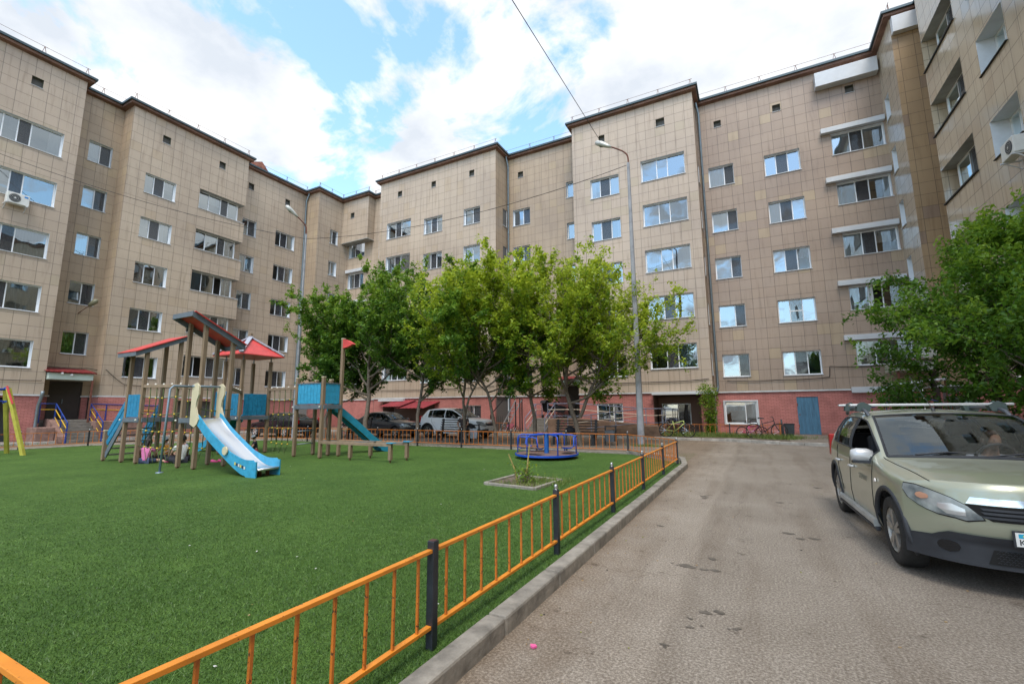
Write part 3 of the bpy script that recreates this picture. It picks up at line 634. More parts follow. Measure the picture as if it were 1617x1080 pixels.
# --- stair shaft and its return
facade(BC, 'x', 7.2, -1, 25.8, 28.35, rows(27.3, 28.0, 15.98, 1.27, ()), T_lgloss, uo=.1, pholes=[(26.2, 27.2, 0, 2.4)], extra=[(26.2, 27.2, 2.45, 3.1)])
MB().box(7.28, 7.32, 26.15, 27.25, .0, 3.15).build('door', dm, BC)
MB().box(5.75, 7.18, 25.82, 27.7, 3.12, 3.52).build('canopy', mat('canopy_fascia', (.42, .42, .34), .7, var=.15), BC, bevel=.01)
MB().box(6.02, 6.25, 25.805, 25.82, 3.22, 3.4).build('notice', mat('yellow_notice', (.55, .40, .05), .6), BC)
b = MB(); b.grid([[(5.6+1.6*i/20, y, z) for i in range(21)] for y, z in ((28.3, 3.85), (25.7, 3.56))]); b.build('canopy_roof', mat('dull_red_sheet', (.16, .05, .045), .6), BC)
MB().bar((5.85, 25.95, .1), (5.85, 25.95, 3.12), .07).build('canopy_post', M_rust, BC)
facade(BC, 'y', 25.8, -1, 7.2, 8.4, [], T_gold, inner=False, uo=.02)
MB().box(7.22, 8.38, 25.5, 25.797, 19.2, 20.02).build('white_band', M_sill, BC, bevel=.01)
OUT = [(-33.2, 24.75), (-31.6, 24.75), (-31.6, 27.3), (-28.45, 27.3), (-28.45, 28.1), (-26.1, 28.1), (-26.1, 26.35), (-15.1, 26.35), (-15.1, 28.1), (-9.4, 28.1), (-9.4, 26.65), (-1.86, 26.65), (-1.86, 28.35), (7.2, 28.35), (7.2, 25.8), (8.4, 25.8)]
eaves(BC, OUT)
# --- right block: projecting bay in front of the set-back wall
facade(BE, 'x', 8.4, -1, 22.75, 25.8, [], T_gold, inner=False)
facade(BE, 'y', 22.75, 1, 7.25, 8.4, [], T_gloss, inner=False)
le = rows(19.8, 22.75, 15.06, 1.35, ())
hw = rows(16.95, 18.65, 11.96+2.85, 1.25, (17.5, 18.1)) + rows(12.4, 14.1, 11.96+2.85, 1.25, (13, 13.5)) + rows(8.3, 10.0, 11.96+2.85, 1.25, (8.9, 9.4)) + rows(4, 5.7, 14.81, 1.25, (4.6, 5.2)) + rows(-1, 1, 14.81, 1.25, (-.3, .3)) + rows(-8, -6, 14.81, 1.25, (-7.3, -6.7))
wall('wall', BE, 'x', 7.25, -1, -14, 22.75, ZB, ZT, [w[:4] for w in le]+[w[:4] for w in hw], T_gloss, .25)
M_dark = mat('dark_drip', (.02, .02, .02), .6)
for i, w in enumerate(hw):
    window(BE, 'x', 7.25, -1, w[0], w[1], w[2], w[3], w[4], d=.48, sill=False)
    MB().box(7.19, 7.73, w[0]-.02, w[1]+.02, w[2]-.022, w[2]-.002).build('sill', M_dark, BE)
for j, w in enumerate(le):
    window(BE, 'x', 7.25, -1, 19.8, 22.4, w[2], w[3], (20.35, 21.3), d=.40, sill=False, reveal=False)
    window(BE, 'y', 22.36, 1, 7.66, 8.38, w[2], w[3], (), d=0, sill=False, reveal=False)
    MB().box(7.253, 8.38, 19.78, 22.72, w[3]+.0, w[3]+.06).build('soffit', MATS['loggia_soffit'], BE)
    MB().box(7.19, 8.38, 19.78, 22.78, w[2]-.05, w[2]-.003).build('parapet_cap', M_dark, BE)
    MB().box(7.253, 7.68, 19.72, 19.797, w[2], w[3]).build('reveal', M_reveal, BE)
wall('plinth', BE, 'x', 7.29, -1, -14, 22.75, 0, 2.36, [], M_brick)
MB().face([(9.2, -14, 0), (9.2, 22.6, 0), (9.2, 22.6, ZT), (9.2, -14, ZT)]).face([(7.3, -13.9, 0), (9.2, -13.9, 0), (9.2, -13.9, ZT), (7.3, -13.9, ZT)]).build('inner_wall', M_inner, BE)
eaves(BE, [(8.4, 25.8), (8.4, 22.75), (7.25, 22.75), (7.25, -14)])
# cables stapled along the fronts
def cable(name, pts, r, label, n=8, sag=0):
    P = []
    for a, c in zip(pts[:-1], pts[1:]):
        for i in range(n): t = i/n; q = Vector(a).lerp(Vector(c), t); q.z -= sag*4*t*(1-t); P.append(q)
    P.append(Vector(pts[-1]))
    o = MB().tube(P, r, 5).build(name, mat('cable_black', (.02, .02, .02), .7)); set_tag(o, label, 'cable'); return o
cable('wall_cable', [(-1.2, 28.3, 3.05), (1.2, 28.3, 3.0), (3.6, 28.3, 3.08), (3.65, 28.3, 3.62), (5.7, 28.3, 3.55)], .018, 'thick black cable stapled along the tiles above the blue door', sag=.05)
cable('wall_cable', [(-9.3, 26.6, 3.1), (-5.5, 26.6, 3.02), (-2.0, 26.6, 3.1)], .018, 'black cable sagging along the tall bay above the white ledge', sag=.06)
cable('wall_cable', [(-25.9, 26.3, 3.05), (-20, 26.3, 3.0), (-15.2, 26.3, 3.1)], .016, 'black cable running above the red canopies behind the trees', sag=.06)
cable('wall_cable', [(-32.15, 2, 3.15), (-32.15, 6, 3.2), (-32.15, 9.3, 3.15), (-33.34, 9.6, 4.0), (-33.34, 11.5, 4.0), (-32.15, 11.9, 3.9), (-32.15, 12.8, 3.1), (-32.15, 18, 2.95)], .016, 'black cable looping over the left entrance canopy', sag=.05)
# ------------------------------------------------------------------ air conditioners, wall lamps
def aircon(M, label, fan_side=1):
    t = bpy.data.objects.new('air_conditioner', None); COL.objects.link(t); t.matrix_world = M; set_tag(t, label, 'air conditioner', 'air conditioners on the fronts')
    MB().box(-.4, .4, -.15, .15, 0, .55).build('casing', mat('ac_white', (.66, .66, .63), .45, var=.08), t, local=True, bevel=.02)
    MB().lathe([(.0, -.165), (.20, -.165), (.215, -.152)], 24, (-.12*fan_side, 0, .28), 'y').build('fan_guard', mat('ac_dark', (.03, .035, .04), .5), t, local=True)
    g = MB()
    for k in range(1, 4): g.lathe([(.06*k, -.172), (.06*k+.006, -.172)], 20, (-.12*fan_side, 0, .28), 'y')
    g.lathe([(0, -.175), (.035, -.175)], 12, (-.12*fan_side, 0, .28), 'y'); g.build('fan_grille', MATS['ac_white'], t, local=True)
    [MB().box(x_-.03, x_+.03, -.2, .3, -.05, -.005).bar((x_, -.1, -.04), (x_, .28, -.3), .03).build('bracket', M_sill, t, local=True) for x_ in (-.39, .33)]
    return t
a = aircon(Matrix.Translation((-31.95, 7.42, 11.85)) @ Matrix.Rotation(R(90), 4, 'Z'), 'white air conditioner with black fan under a wide window of the left block')
MB().box(.2, .34, -.156, -.152, .40, .48).build('sticker', mat('sticker_blue', (.02, .22, .6), .5), a, local=True)
aircon(Matrix.Translation((6.97, 16.95, 8.42)) @ Matrix.Rotation(R(-90), 4, 'Z') @ Matrix.Scale(.88, 4), 'white air conditioner bracketed below a deep window of the right block', -1)
def wall_lamp(a, b, label):
    a, b = Vector(a), Vector(b); t = empty('wall_lamp', a, label, 'lamp', 'lamps on brackets on the walls')
    MB().tube([a, a.lerp(b, .75)], .022, 6).build('arm', M_rust, t)
    d = (b-a).normalized(); p = a.lerp(b, .7)
    MB().tube([p, p+d*.12, p+d*.45, p+d*.6], [.05, .11, .15, .04], 10).build('lamp_head', mat('lamp_olive', (.20, .19, .12), .45, var=.2), t, smooth=True)
wall_lamp((7.15, 27.0, 6.95), (6.2, 26.6, 7.5), 'olive bulkhead lamp on a bracket beside the narrow stair windows')
wall_lamp((-33.35, 10.75, 7.05), (-32.6, 11.1, 7.65), 'grey lamp on a slanting bracket above the left entrance')
# ------------------------------------------------------------------ entrance stairs and ramps
M_step = mat('stair_concrete', (.20, .178, .152), .9, var=.4, vscale=3, bump=.4)
M_bluep = mat('blue_rail_paint', (.015, .05, .26), .45, var=.2, vscale=4); M_yelp = mat('yellow_rail_paint', (.62, .38, .02), .5)
M_grail = mat('grey_rail_paint', (.20, .22, .30), .45, var=.25, vscale=3); M_crail = mat('cream_rail_paint', (.62, .53, .42), .5)
t = empty('entrance_steps', (-32, 10.7, 0), 'concrete steps with blue and yellow railings up to the brown door of the left block', 'steps')
b = MB()
for k in range(7): b.box(-32.6, -32.2+1.75-.25*k, 10.05, 11.35, 0 if k == 0 else .163*k+.001, .163*(k+1))
b.box(-33.36, -32.6, 9.5, 11.65, .0, 1.142); b.build('steps', M_step, t, bevel=.01)
b = MB(); b.prism([(-32.55, 0), (-30.6, 0), (-30.7, .35), (-32.0, 1.18), (-32.55, 1.18)], 9.72, 10.04, 'y'); b.box(-32.1, -30.9, 9.0, 9.7, 0, .8).build('cheek_wall', M_brick if False else mat('crumbling_masonry', (.26, .155, .125), .95, var=.5, vscale=3, bump=.8, bscale=20), t, bevel=.03)
MB().box(-32.55, -31.2, 11.36, 13.4, 0, 1.05).build('ramp', MATS['crumbling_masonry'], t, bevel=.03)
for i, (y, ys) in enumerate(((10.0, 9.4), (11.42, 14.6))):
    b = MB()
    for (x, z0, z1) in ((-32.15, 1.1, 1.98), (-31.3, .6, 1.5), (-30.5, .0, 1.0)): b.bar((x, y, z0), (x, y, z1), .05)
    b.tube([(-32.15, ys, 1.98-.1*i), (-32.15, y, 1.98), (-30.5, y, 1.0)], .026, 8)
    for yy in ((9.4,) if i == 0 else (12.1, 13.0, 14.6)): b.bar((-32.15, yy, 1.0-.25*(yy-11)*i*.6), (-32.15, yy, 1.95-.03*i), .05)
    b.build('railing', M_bluep, t)
    MB().tube([(-32.15, ys, 1.68-.1*i), (-32.15, y, 1.68), (-30.5, y, .70)], .022, 8).tube([(-32.15, y, 1.3), (-30.9, y, .5)], .015, 6).build('handrail', M_yelp, t)
t = empty('entrance_steps', (-11, 27, 0), 'concrete steps and doubling ramp with grey and cream railings before the centre entrance', 'steps')
b = MB()
for k in range(6): b.box(-12.3, -11.0, 25.0+.27*k, 26.62, 0 if k == 0 else .158*k+.001, .158*(k+1))
b.box(-12.6, -9.2, 26.62, 28.05, 0, .95); b.build('steps', M_step, t, bevel=.01)
b = MB()
b.prism([(-9.2, .0), (-9.2, .95), (-5.2, .62), (-5.2, 0)], 25.45, 26.6, 'y'); b.box(-5.2, -4.3, 24.3, 26.6, 0, .62)
b.prism([(-5.2, .0), (-5.2, .62), (-9.3, .16), (-9.3, 0)], 24.3, 25.35, 'y'); b.box(-11.0, -9.2, 25.45, 26.62, 0, .95)
b.build('ramp', mat('ramp_brown', (.20, .125, .085), .9, var=.5, vscale=2, bump=.5), t, bevel=.012)
def rail_run(pts, posts, nm=t):
    b = MB(); c = MB(); P = [Vector(p) for p in pts]
    b.tube([p+Vector((0, 0, .9)) for p in P], .026, 8); c.tube([p+Vector((0, 0, .55)) for p in P], .02, 6); b.tube([p+Vector((0, 0, .18)) for p in P], .016, 6)
    for a, e in zip(P[:-1], P[1:]):
        k = max(1, round((e-a).length/posts))
        for j in range(k+1): q = a.lerp(e, j/k); b.bar(q+Vector((0, 0, -.1)), q+Vector((0, 0, .9)), .04)
    b.build('railing', M_grail, nm); c.build('handrail', M_crail, nm)
rail_run([(-12.3, 25.0, .1), (-12.3, 26.6, .95)], 1.4); rail_run([(-11.0, 25.0, .1), (-11.0, 26.6, .95)], 1.4)
rail_run([(-11.0, 25.5, .95), (-9.2, 25.5, .95), (-5.2, 25.5, .62)], 1.9); rail_run([(-9.3, 24.36, .16), (-5.2, 24.36, .62), (-4.35, 24.36, .62), (-4.35, 26.5, .62)], 1.3)
rail_run([(-12.5, 26.7, .95), (-12.5, 28.0, .95)], 1.3)
# cellar stair frame beside the bay
t = empty('cellar_stairway', (-14, 25.8, 0), 'black steel frame and ladders over the cellar way behind a tree trunk', 'steps')
b = MB(); 
for (x, z) in ((-15.0, 1.2), (-15.0, 1.2), (-13.2, 2.0), (-12.9, 2.2)): b.bar((x, 25.5, 0), (x, 25.5, z), .06)
b.bar((-15, 25.5, 1.2), (-13.9, 25.5, 2.3), .05).bar((-13.9, 25.5, 2.3), (-12.9, 25.5, 2.2), .05).bar((-13.2, 26.4, 0), (-13.2, 26.4, 2.2), .06)
for k in range(7): b.bar((-15+.14*k, 25.5, 0), (-15+.14*k, 25.5, 1.1), .02)
b.build('frame', mat('black_steel', (.015, .015, .018), .5), t)
b = MB()
for dx in (0, .42): b.bar((-14.3+dx, 25.3, .1), (-13.55+dx, 26.2, 2.1), .05)
for k in range(8): q = Vector((-14.3, 25.3, .1)).lerp(Vector((-13.55, 26.2, 2.1)), (k+.6)/8.5); b.bar(q, q+Vector((.42, 0, 0)), .03)
b.build('ladder', mat('aluminium_dull', (.40, .41, .43), .45, .5), t)
# cellar entrance of the left corner: rails before the right entrance
t = empty('entrance_railing', (6, 25, 0), 'blue steel handrails rising to the right entrance behind the car roof', 'railing')
MB().tube([(4.2, 25.6, .3), (4.25, 25.6, 1.35), (5.9, 25.6, 1.95), (6.5, 25.6, 1.95), (7.1, 24.4, 1.5)], .03, 8).bar((5.2, 25.6, 0), (5.2, 25.6, 1.7), .04).build('rail', mat('dark_blue_rail', (.03, .05, .13), .5), t)
t = empty('pipe_frame', (6, 25.4, 0), 'white horizontal pipe on thin rusty posts under the right entrance canopy', 'pipe')
MB().tube([(5.35, 25.3, 2.48), (7.2, 24.9, 2.66)], .06, 12).build('pipe', M_white, t, smooth=True); [MB().bar(p_, q_, .05).build('post', M_rust, t) for p_, q_ in (((5.62, 25.25, 0), (5.62, 25.25, 2.5)), ((7.1, 25.0, 0), (7.1, 25.0, 2.6)))]
t = empty('cellar_canopy', (7.6, 24.3, 0), 'small red corrugated awning on the plinth beside the right entrance', 'awning')
b = MB(); b.grid([[(x, 22.9+1.6*i/32, z+.025*abs(math.sin(i*math.pi/4))) for i in range(33)] for x, z in ((8.35, 2.5), (7.0, 1.95))]); b.build('roof', mat('red_corrugated', (.55, .07, .06), .5), t)
[MB().bar((7.05, y_, 0), (7.05, y_, 1.95), .04).build('post', M_rust, t) for y_ in (23.0, 24.4)]
# ------------------------------------------------------------------ fences
def chipped(name, c, chip, lim=.66, sc=38, rough=.45):
    m, t, b, n, l = nodes_mat(name); g = n('ShaderNodeTexCoord')
    n1_ = n('ShaderNodeTexNoise', i_Scale=7., i_Detail=5.); l(g.outputs['Object'], n1_.inputs['Vector']); n2_ = n('ShaderNodeTexNoise', i_Scale=float(sc), i_Detail=3., i_Roughness=.6); l(g.outputs['Object'], n2_.inputs['Vector'])
    r_a = ramp(n, [(.3, tuple(x*.78 for x in c)), (.7, tuple(min(1, x*1.1) for x in c))]); l(n1_.outputs[0], r_a.inputs[0]); r_b = ramp(n, [(lim-.02, (0, 0, 0)), (lim+.02, (1, 1, 1))]); l(n2_.outputs[0], r_b.inputs[0])
    x = n('ShaderNodeMix', data_type='RGBA'); l(r_b.outputs[0], x.inputs[0]); l(r_a.outputs[0], x.inputs[6]); x.inputs[7].default_value = (*chip, 1); l(x.outputs[2], b.inputs['Base Color']); b.inputs['Roughness'].default_value = rough
    bp = n('ShaderNodeBump'); bp.inputs['Strength'].default_value = .3; bp.inputs['Distance'].default_value = .003; bp.invert = True; l(r_b.outputs[0], bp.inputs['Height']); l(bp.outputs[0], b.inputs['Normal']); MATS[name] = m; return m
M_or = chipped('orange_fence_paint', (.72, .25, .022), (.16, .06, .02), .68)
M_org = chipped('orange_shade_rust_paint', (.56, .165, .02), (.10, .035, .015), .62)  # rust chips over a darker orange that carries the pickets' shade
M_post = mat('black_post_paint', (.022, .026, .034), .4, var=.4, vscale=9, bump=.2, bscale=30)
M_ball = mat('silver_ball', (.45, .46, .48), .3, .8)
M_rusty2 = mat('rust_top', (.09, .035, .03), .8, var=.5, vscale=30)
def fence(name, pts, label, pm=None, hr=.63, hp=.69, npk=9, ball=True, w=.055, first_open=False, skip_first=False, skip_last=False):
    t = empty(name, (*pts[0], 0), label, 'fence', 'orange and black fences of the yard')
    P = [Vector((*p, 0)) for p in pts]
    for i, p in enumerate(P):
        if (i == 0 and skip_first) or (i == len(P)-1 and skip_last): continue
        q = MB().box(p.x-w/2, p.x+w/2, p.y-w/2, p.y+w/2, 0, hp).build('post', M_post, t, bevel=.004)
        if ball and not (first_open and i in (0, 1)):
            MB().lathe([(0.001, hp+.055), (.016, hp+.05), (.023, hp+.033), (.018, hp+.012), (.014, hp), (.022, hp-.0)], 12, (p.x, p.y, 0)).build('ball_cap', M_ball, q, smooth=True)
        elif first_open:
            MB().box(p.x-w/2+.006, p.x+w/2-.006, p.y-w/2+.006, p.y+w/2-.006, hp-.002, hp+.003).build('open_top', M_rusty2, q)
    for a, c in zip(P[:-1], P[1:]):
        d = (c-a).normalized(); a2, c2 = a+d*(w/2+.001), c-d*(w/2+.001); z = Vector((0, 0, 1))
        f = MB(); f.bar(a2+z*hr, c2+z*hr, .04, .022); f.bar(a2+z*.165, c2+z*.165, .04, .022)
        k = max(4, round((c2-a2).length/2.1*npk))
        for j in range(k):
            q = a2.lerp(c2, (j+.55)/(k+.1)); f.bar(q+z*.177, q+z*(hr-.012), .016, .016, 1)  # pickets darker than the rails: shade put into their colour
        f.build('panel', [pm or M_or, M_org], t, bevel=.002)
    return t
YP = [.74, 2.56, 4.70, 6.90, 9.02, 11.2, 13.42]
fence('yard_fence', [(-1.95, y) for y in YP], 'bright orange fence with black posts along the kerb of the road, nearest the camera', first_open=True)
fence('yard_fence', [(-1.95, .74), (-4.05, .74), (-6.2, .74)], 'short orange fence turning away at the lower left corner of the photo', ball=False, skip_first=True)
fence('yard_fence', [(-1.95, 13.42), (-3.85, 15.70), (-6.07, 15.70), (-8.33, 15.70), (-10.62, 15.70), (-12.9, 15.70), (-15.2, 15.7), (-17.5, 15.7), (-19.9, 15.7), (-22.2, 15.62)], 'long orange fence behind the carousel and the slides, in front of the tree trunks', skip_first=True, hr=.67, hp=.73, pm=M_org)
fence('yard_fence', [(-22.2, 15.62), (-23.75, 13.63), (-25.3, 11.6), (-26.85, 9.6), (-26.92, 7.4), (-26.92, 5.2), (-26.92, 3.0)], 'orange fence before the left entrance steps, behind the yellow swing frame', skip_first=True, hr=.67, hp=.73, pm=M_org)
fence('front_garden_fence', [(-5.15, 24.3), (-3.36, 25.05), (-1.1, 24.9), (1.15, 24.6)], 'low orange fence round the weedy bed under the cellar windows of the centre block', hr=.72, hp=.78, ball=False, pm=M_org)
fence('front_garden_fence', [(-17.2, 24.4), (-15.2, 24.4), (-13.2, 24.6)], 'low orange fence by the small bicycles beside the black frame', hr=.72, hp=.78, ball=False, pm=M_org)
# ------------------------------------------------------------------ playground
def woodm(name, c):
    m, t, b, n, l = nodes_mat(name); g = n('ShaderNodeTexCoord'); mp = n('ShaderNodeMapping'); mp.inputs['Scale'].default_value = (22, 22, 1.3); l(g.outputs['Object'], mp.inputs[0])
    no = n('ShaderNodeTexNoise', i_Scale=1.5, i_Detail=6., i_Roughness=.65); l(mp.outputs[0], no.inputs['Vector'])
    r = ramp(n, [(.28, tuple(x*.62 for x in c)), (.5, c), (.75, tuple(min(1, x*1.25) for x in c))]); l(no.outputs[0], r.inputs[0]); l(r.outputs[0], b.inputs['Base Color']); b.inputs['Roughness'].default_value = .7
    bp = n('ShaderNodeBump'); bp.inputs['Strength'].default_value = .4; bp.inputs['Distance'].default_value = .004; l(no.outputs[0], bp.inputs['Height']); l(bp.outputs[0], b.inputs['Normal']); MATS[name] = m; return m
M_wood = woodm('glulam_post', (.225, .158, .100))
M_woodl = mat('wood_beam', (.27, .195, .13), .7, var=.3, vscale=5, bump=.2)
M_blue = mat('play_blue', (.016, .22, .40), .45, var=.34, vscale=9)
M_blue2 = mat('play_blue_light', (.04, .33, .54), .4, var=.28, vscale=8)
M_redr = mat('play_red_roof', (.60, .065, .06), .45, var=.28, vscale=4)
M_grb = mat('play_grey_board', (.125, .155, .185), .5, var=.2, vscale=4)
M_cream = mat('play_cream', (.60, .53, .36), .5, var=.1, vscale=4)
M_steel = mat('steel_tube_grey', (.20, .27, .33), .4, .3)
M_chute = mat('stainless_chute', (.72, .74, .76), .28, .9)
M_rope = mat('rope_green', (.10, .13, .045), .9, var=.5, vscale=60)
M_knot = mat('yellow_knot', (.70, .46, .03), .45)
M_bolt = mat('white_bolt_cap', (.62, .60, .52), .4)
PT = empty('climbing_frame', (-15, 8.5, 0), 'large wooden playground with three red roofs, blue panels, rope nets and a steel slide', 'playground')
PS = .10
def post(x, y, zt, par, cap=False, z0=.06):
    p = MB().box(x-PS/2, x+PS/2, y-PS/2, y+PS/2, z0, zt).build('post', M_wood, par, bevel=.008)
    MB().box(x-.03, x+.03, y-.03, y+.03, -.02, z0+.01).build('post_foot', M_rust, p)
    if cap: MB().box(x-PS/2-.006, x+PS/2+.006, y-PS/2-.006, y+PS/2+.006, zt, zt+.03).build('post_cap', M_cream, p, bevel=.006)
    return p
def slats(par, a, c, z0, z1, n, m=None, name='panel'):
    a, c = Vector((*a, 0)), Vector((*c, 0)); b = MB(); d = (c-a); w = d.length/n; dd = d.normalized()
    for i in range(n):
        p = a+dd*(w*i+.006); q = a+dd*(w*(i+1)-.006); mid = (p+q)/2; mid.z = (z0+z1)/2
        rot = Matrix.Rotation(math.atan2(dd.y, dd.x), 3, 'Z'); b.obox(mid, ((q-p).length, .03, z1-z0), rot)
    return b.build(name, m or M_blue, par, bevel=.006)
def beam(par, a, c, w, h, m=None, name='beam', bolts=True):
    o = MB().bar(a, c, w, h).build(name, m or M_grb, par, bevel=.004)
    if bolts:
        for p in (a, c):
            b = MB(); b.lathe([(0.001, -.10), (.022, -.095), (.03, -.075), (.03, -.07)], 8, (p[0], p[1], p[2]), 'y')
            b.build('bolt_cap', M_bolt, o, smooth=True)
    return o
def tower(x0, x1, y0, y1, zf, zr, deck=1.3, cap=False, corners=(1, 1, 1, 1)):
    for (x, y, z), on in zip(((x0, y0, zf), (x1, y0, zf), (x0, y1, zr), (x1, y1, zr)), corners):
        if on: post(x, y, z, PT, cap)
    MB().box(x0, x1, y0, y1, deck-.02, deck+.02).build('deck', mat('deck_board', (.14, .12, .11), .7, var=.2), PT)
    for a, c in (((x0, y0-.06), (x1, y0-.06)), ((x0, y1+.06), (x1, y1+.06))): beam(PT, (a[0]-.04, a[1], deck), (c[0]+.04, c[1], deck), .035, .13)
    for a, c in (((x0-.06, y0), (x0-.06, y1)), ((x1+.06, y0), (x1+.06, y1))): beam(PT, (a[0], a[1], deck), (c[0], c[1], deck), .035, .13, bolts=False)
# tower one, lean-to roof rising to the back
tower(-17.1, -16.22, 6.95, 7.85, 3.38, 3.80)
slats(PT, (-17.03, 6.93), (-16.29, 6.93), 1.38, 2.06, 4)
def leanroof(x0, x1, y0, z0, y1, z1, ov=.22):
    d = Vector((0, y1-y0, z1-z0)).normalized(); a = Vector((0, y0, z0)); c = Vector((0, y1, z1))
    up = Vector((0, -d.z, d.y)) if d.y > 0 else Vector((0, d.z, -d.y))
    def P(x, p, o): return (x, (p+up*o).y, (p+up*o).z)
    b = MB(); A, C = a, c
    pts = []
    for x in (x0-ov, x1+ov):
        for p, o in ((A, .10), (C, .10), (C, .125), (A, .125)): pts.append(P(x, p, o))
    i = len(b.v); b.v += pts; b.f += [(0, 1, 2, 3), (7, 6, 5, 4), (0, 4, 5, 1), (3, 2, 6, 7), (0, 3, 7, 4), (1, 5, 6, 2)]; b.m += [0]*6; b.uv += [None]*6
    ro = b.build('roof', M_redr, PT)
    for x in (x0-.09, x1+.09):
        MB().prism([(P(0, A, -.03)[1], P(0, A, -.03)[2]), (P(0, C, -.03)[1], P(0, C, -.03)[2]), (P(0, C, .10)[1], P(0, C, .10)[2]), (P(0, A, .10)[1], P(0, A, .10)[2])], x-.018, x+.018, 'x').build('barge_board', M_grb, ro)
    for p in (A, C): MB().bar(P(x0-.11, p, .04), P(x1+.11, p, .04), .035, .13).build('fascia_board', M_grb, ro)
leanroof(-17.1, -16.22, 6.64, 3.22, 8.0, 3.86, .14)
# tower two, taller lean-to falling to the back
tower(-13.95, -13.18, 6.95, 7.72, 4.06, 3.70)
leanroof(-13.95, -13.18, 6.52, 4.10, 7.98, 3.36, .16)
slats(PT, (-13.9, 7.76), (-13.25, 7.76), 1.4, 2.1, 4)
# tower three with pyramid roof
tower(-17.0, -15.95, 9.75, 10.8, 3.35, 3.35, cap=False)
for (x, y) in ((-17.0, 9.75), (-15.95, 9.75), (-17.0, 10.8), (-15.95, 10.8)): MB().bar((x, y, 3.35), (x, y, 3.62), .03).build('roof_bracket', M_steel, PT)
slats(PT, (-16.93, 9.72), (-16.02, 9.72), 1.38, 2.15, 6); slats(PT, (-15.92, 9.85), (-15.92, 10.7), 1.38, 2.15, 5)
c0 = (-16.47, 10.28); h = .84; b = MB(); cs = [(c0[0]-h, c0[1]-h), (c0[0]+h, c0[1]-h), (c0[0]+h, c0[1]+h), (c0[0]-h, c0[1]+h)]
for i in range(4):
    a, e = cs[i], cs[(i+1) % 4]
    b.face([(a[0], a[1], 3.55), (e[0], e[1], 3.55), (c0[0], c0[1], 4.24)]); b.face([(a[0], a[1], 3.52), (e[0], e[1], 3.52), (e[0], e[1], 3.55), (a[0], a[1], 3.55)])
b.face([(x, y, 3.52) for x, y in cs]); ro = b.build('roof', M_redr, PT)
b = MB()
for x, y in cs: b.bar((x, y, 3.60), (c0[0], c0[1], 4.29), .14, .05)
b.build('hip_rib', mat('grey_rib', (.34, .36, .42), .45), ro); MB().box(c0[0]-.05, c0[0]+.05, c0[1]-.05, c0[1]+.05, 4.2, 4.42).build('finial', M_wood, ro, bevel=.008)
# tower four with flag
for (x, y, z, cp_) in ((-13.68, 10.3, 2.62, 1), (-12.42, 10.3, 2.62, 1), (-13.65, 11.02, 2.58, 1), (-12.9, 11.02, 2.58, 1), (-12.40, 11.02, 3.98, 1)): post(x, y, z, PT, True)
MB().box(-13.68, -12.4, 10.3, 11.02, 1.62, 1.66).build('deck', MATS['deck_board'], PT)
beam(PT, (-13.7, 10.24, 1.66), (-12.4, 10.24, 1.66), .035, .14); beam(PT, (-12.36, 10.3, 1.66), (-12.36, 11.02, 1.66), .035, .14, bolts=False)
slats(PT, (-13.6, 10.27), (-12.5, 10.27), 1.76, 2.42, 7, M_blue2); slats(PT, (-12.40, 10.38), (-12.40, 10.95), 1.76, 2.42, 4, M_blue2)
MB().bar((-13.65, 10.26, 2.44), (-12.45, 10.26, 2.44), .05, .03).bar((-12.39, 10.35, 2.44), (-12.39, 10.95, 2.44), .05, .03).build('rail', M_grb, PT)
b = MB(); b.prism([(-12.34, 3.68), (-12.34, 3.95), (-12.16, 3.90), (-11.92, 3.78), (-12.16, 3.70)], 10.96, 11.08, 'y'); b.build('flag', M_redr, PT, bevel=.02)
# beams, bridge, nets
for (a, c) in (((-16.22, 6.95, 2.30), (-13.95, 6.95, 2.25)), ((-16.22, 7.85, 2.30), (-13.95, 7.75, 2.25)), ((-15.95, 10.8, 2.32), (-13.68, 10.3, 2.30)), ((-13.18, 7.72, 2.2), (-15.95, 9.75, 2.2))):
    o = MB().bar(a, c, .07, .09).build('beam', M_woodl, PT, bevel=.006); A, C = Vector(a), Vector(c)
    for k in range(5):
        q = A.lerp(C, (k+.5)/5); b = MB(); b.lathe([(.03, .04), (.03, .07), (.001, .085)], 8, q); b.build('bolt_cap', M_bolt, o, smooth=True)
def net(A, C, zs, n, ztop, zlow):
    A, C = Vector((*A, 0)), Vector((*C, 0)); b = MB(); k = MB(); V = Vector
    xs = [(i+1)/(n+1) for i in range(n)]
    for z in zs:
        pts = [A.lerp(C, t)+V((0, 0, z-(.05*4*t*(1-t)))) for t in [0]+xs+[1]]; b.tube(pts, .013, 5)
    for t in xs:
        q = A.lerp(C, t); b.tube([q+V((0, 0, ztop)), q+V((.02, 0, zs[0])), q+V((-.01, 0, zs[-1]-.05))], .013, 5)
        for z in zs: k.lathe([(.001, .028), (.026, .016), (.03, 0), (.026, -.016), (.001, -.028)], 8, q+V((0, 0, z-.05*4*t*(1-t))))
    q0, q1 = A.lerp(C, xs[0]), A.lerp(C, xs[-1]); mid = (A+C)/2
    for i in range(n-1):
        a, c = A.lerp(C, xs[i]), A.lerp(C, xs[i+1]); m = (a+c)/2+V((0, 0, zlow)); b.tube([a+V((0, 0, zs[-1]-.05)), m, c+V((0, 0, zs[-1]-.05))], .008, 5)
    o = b.build('rope_net', M_rope, PT, smooth=True); k.build('knot', M_knot, o, smooth=True)
net((-16.17, 6.95), (-14.0, 6.95), (1.98, 1.50, 1.02, .56), 5, 2.26, .12)
net((-16.17, 7.85), (-14.0, 7.75), (1.9, 1.42, .95, .5), 5, 2.26, .1)
net((-15.9, 10.8), (-13.73, 10.3), (1.95, 1.45, .97, .45), 4, 2.28, .1)
net((-13.0, 7.75), (-13.0, 6.9), (1.6, 1.0), 2, 2.2, .3)
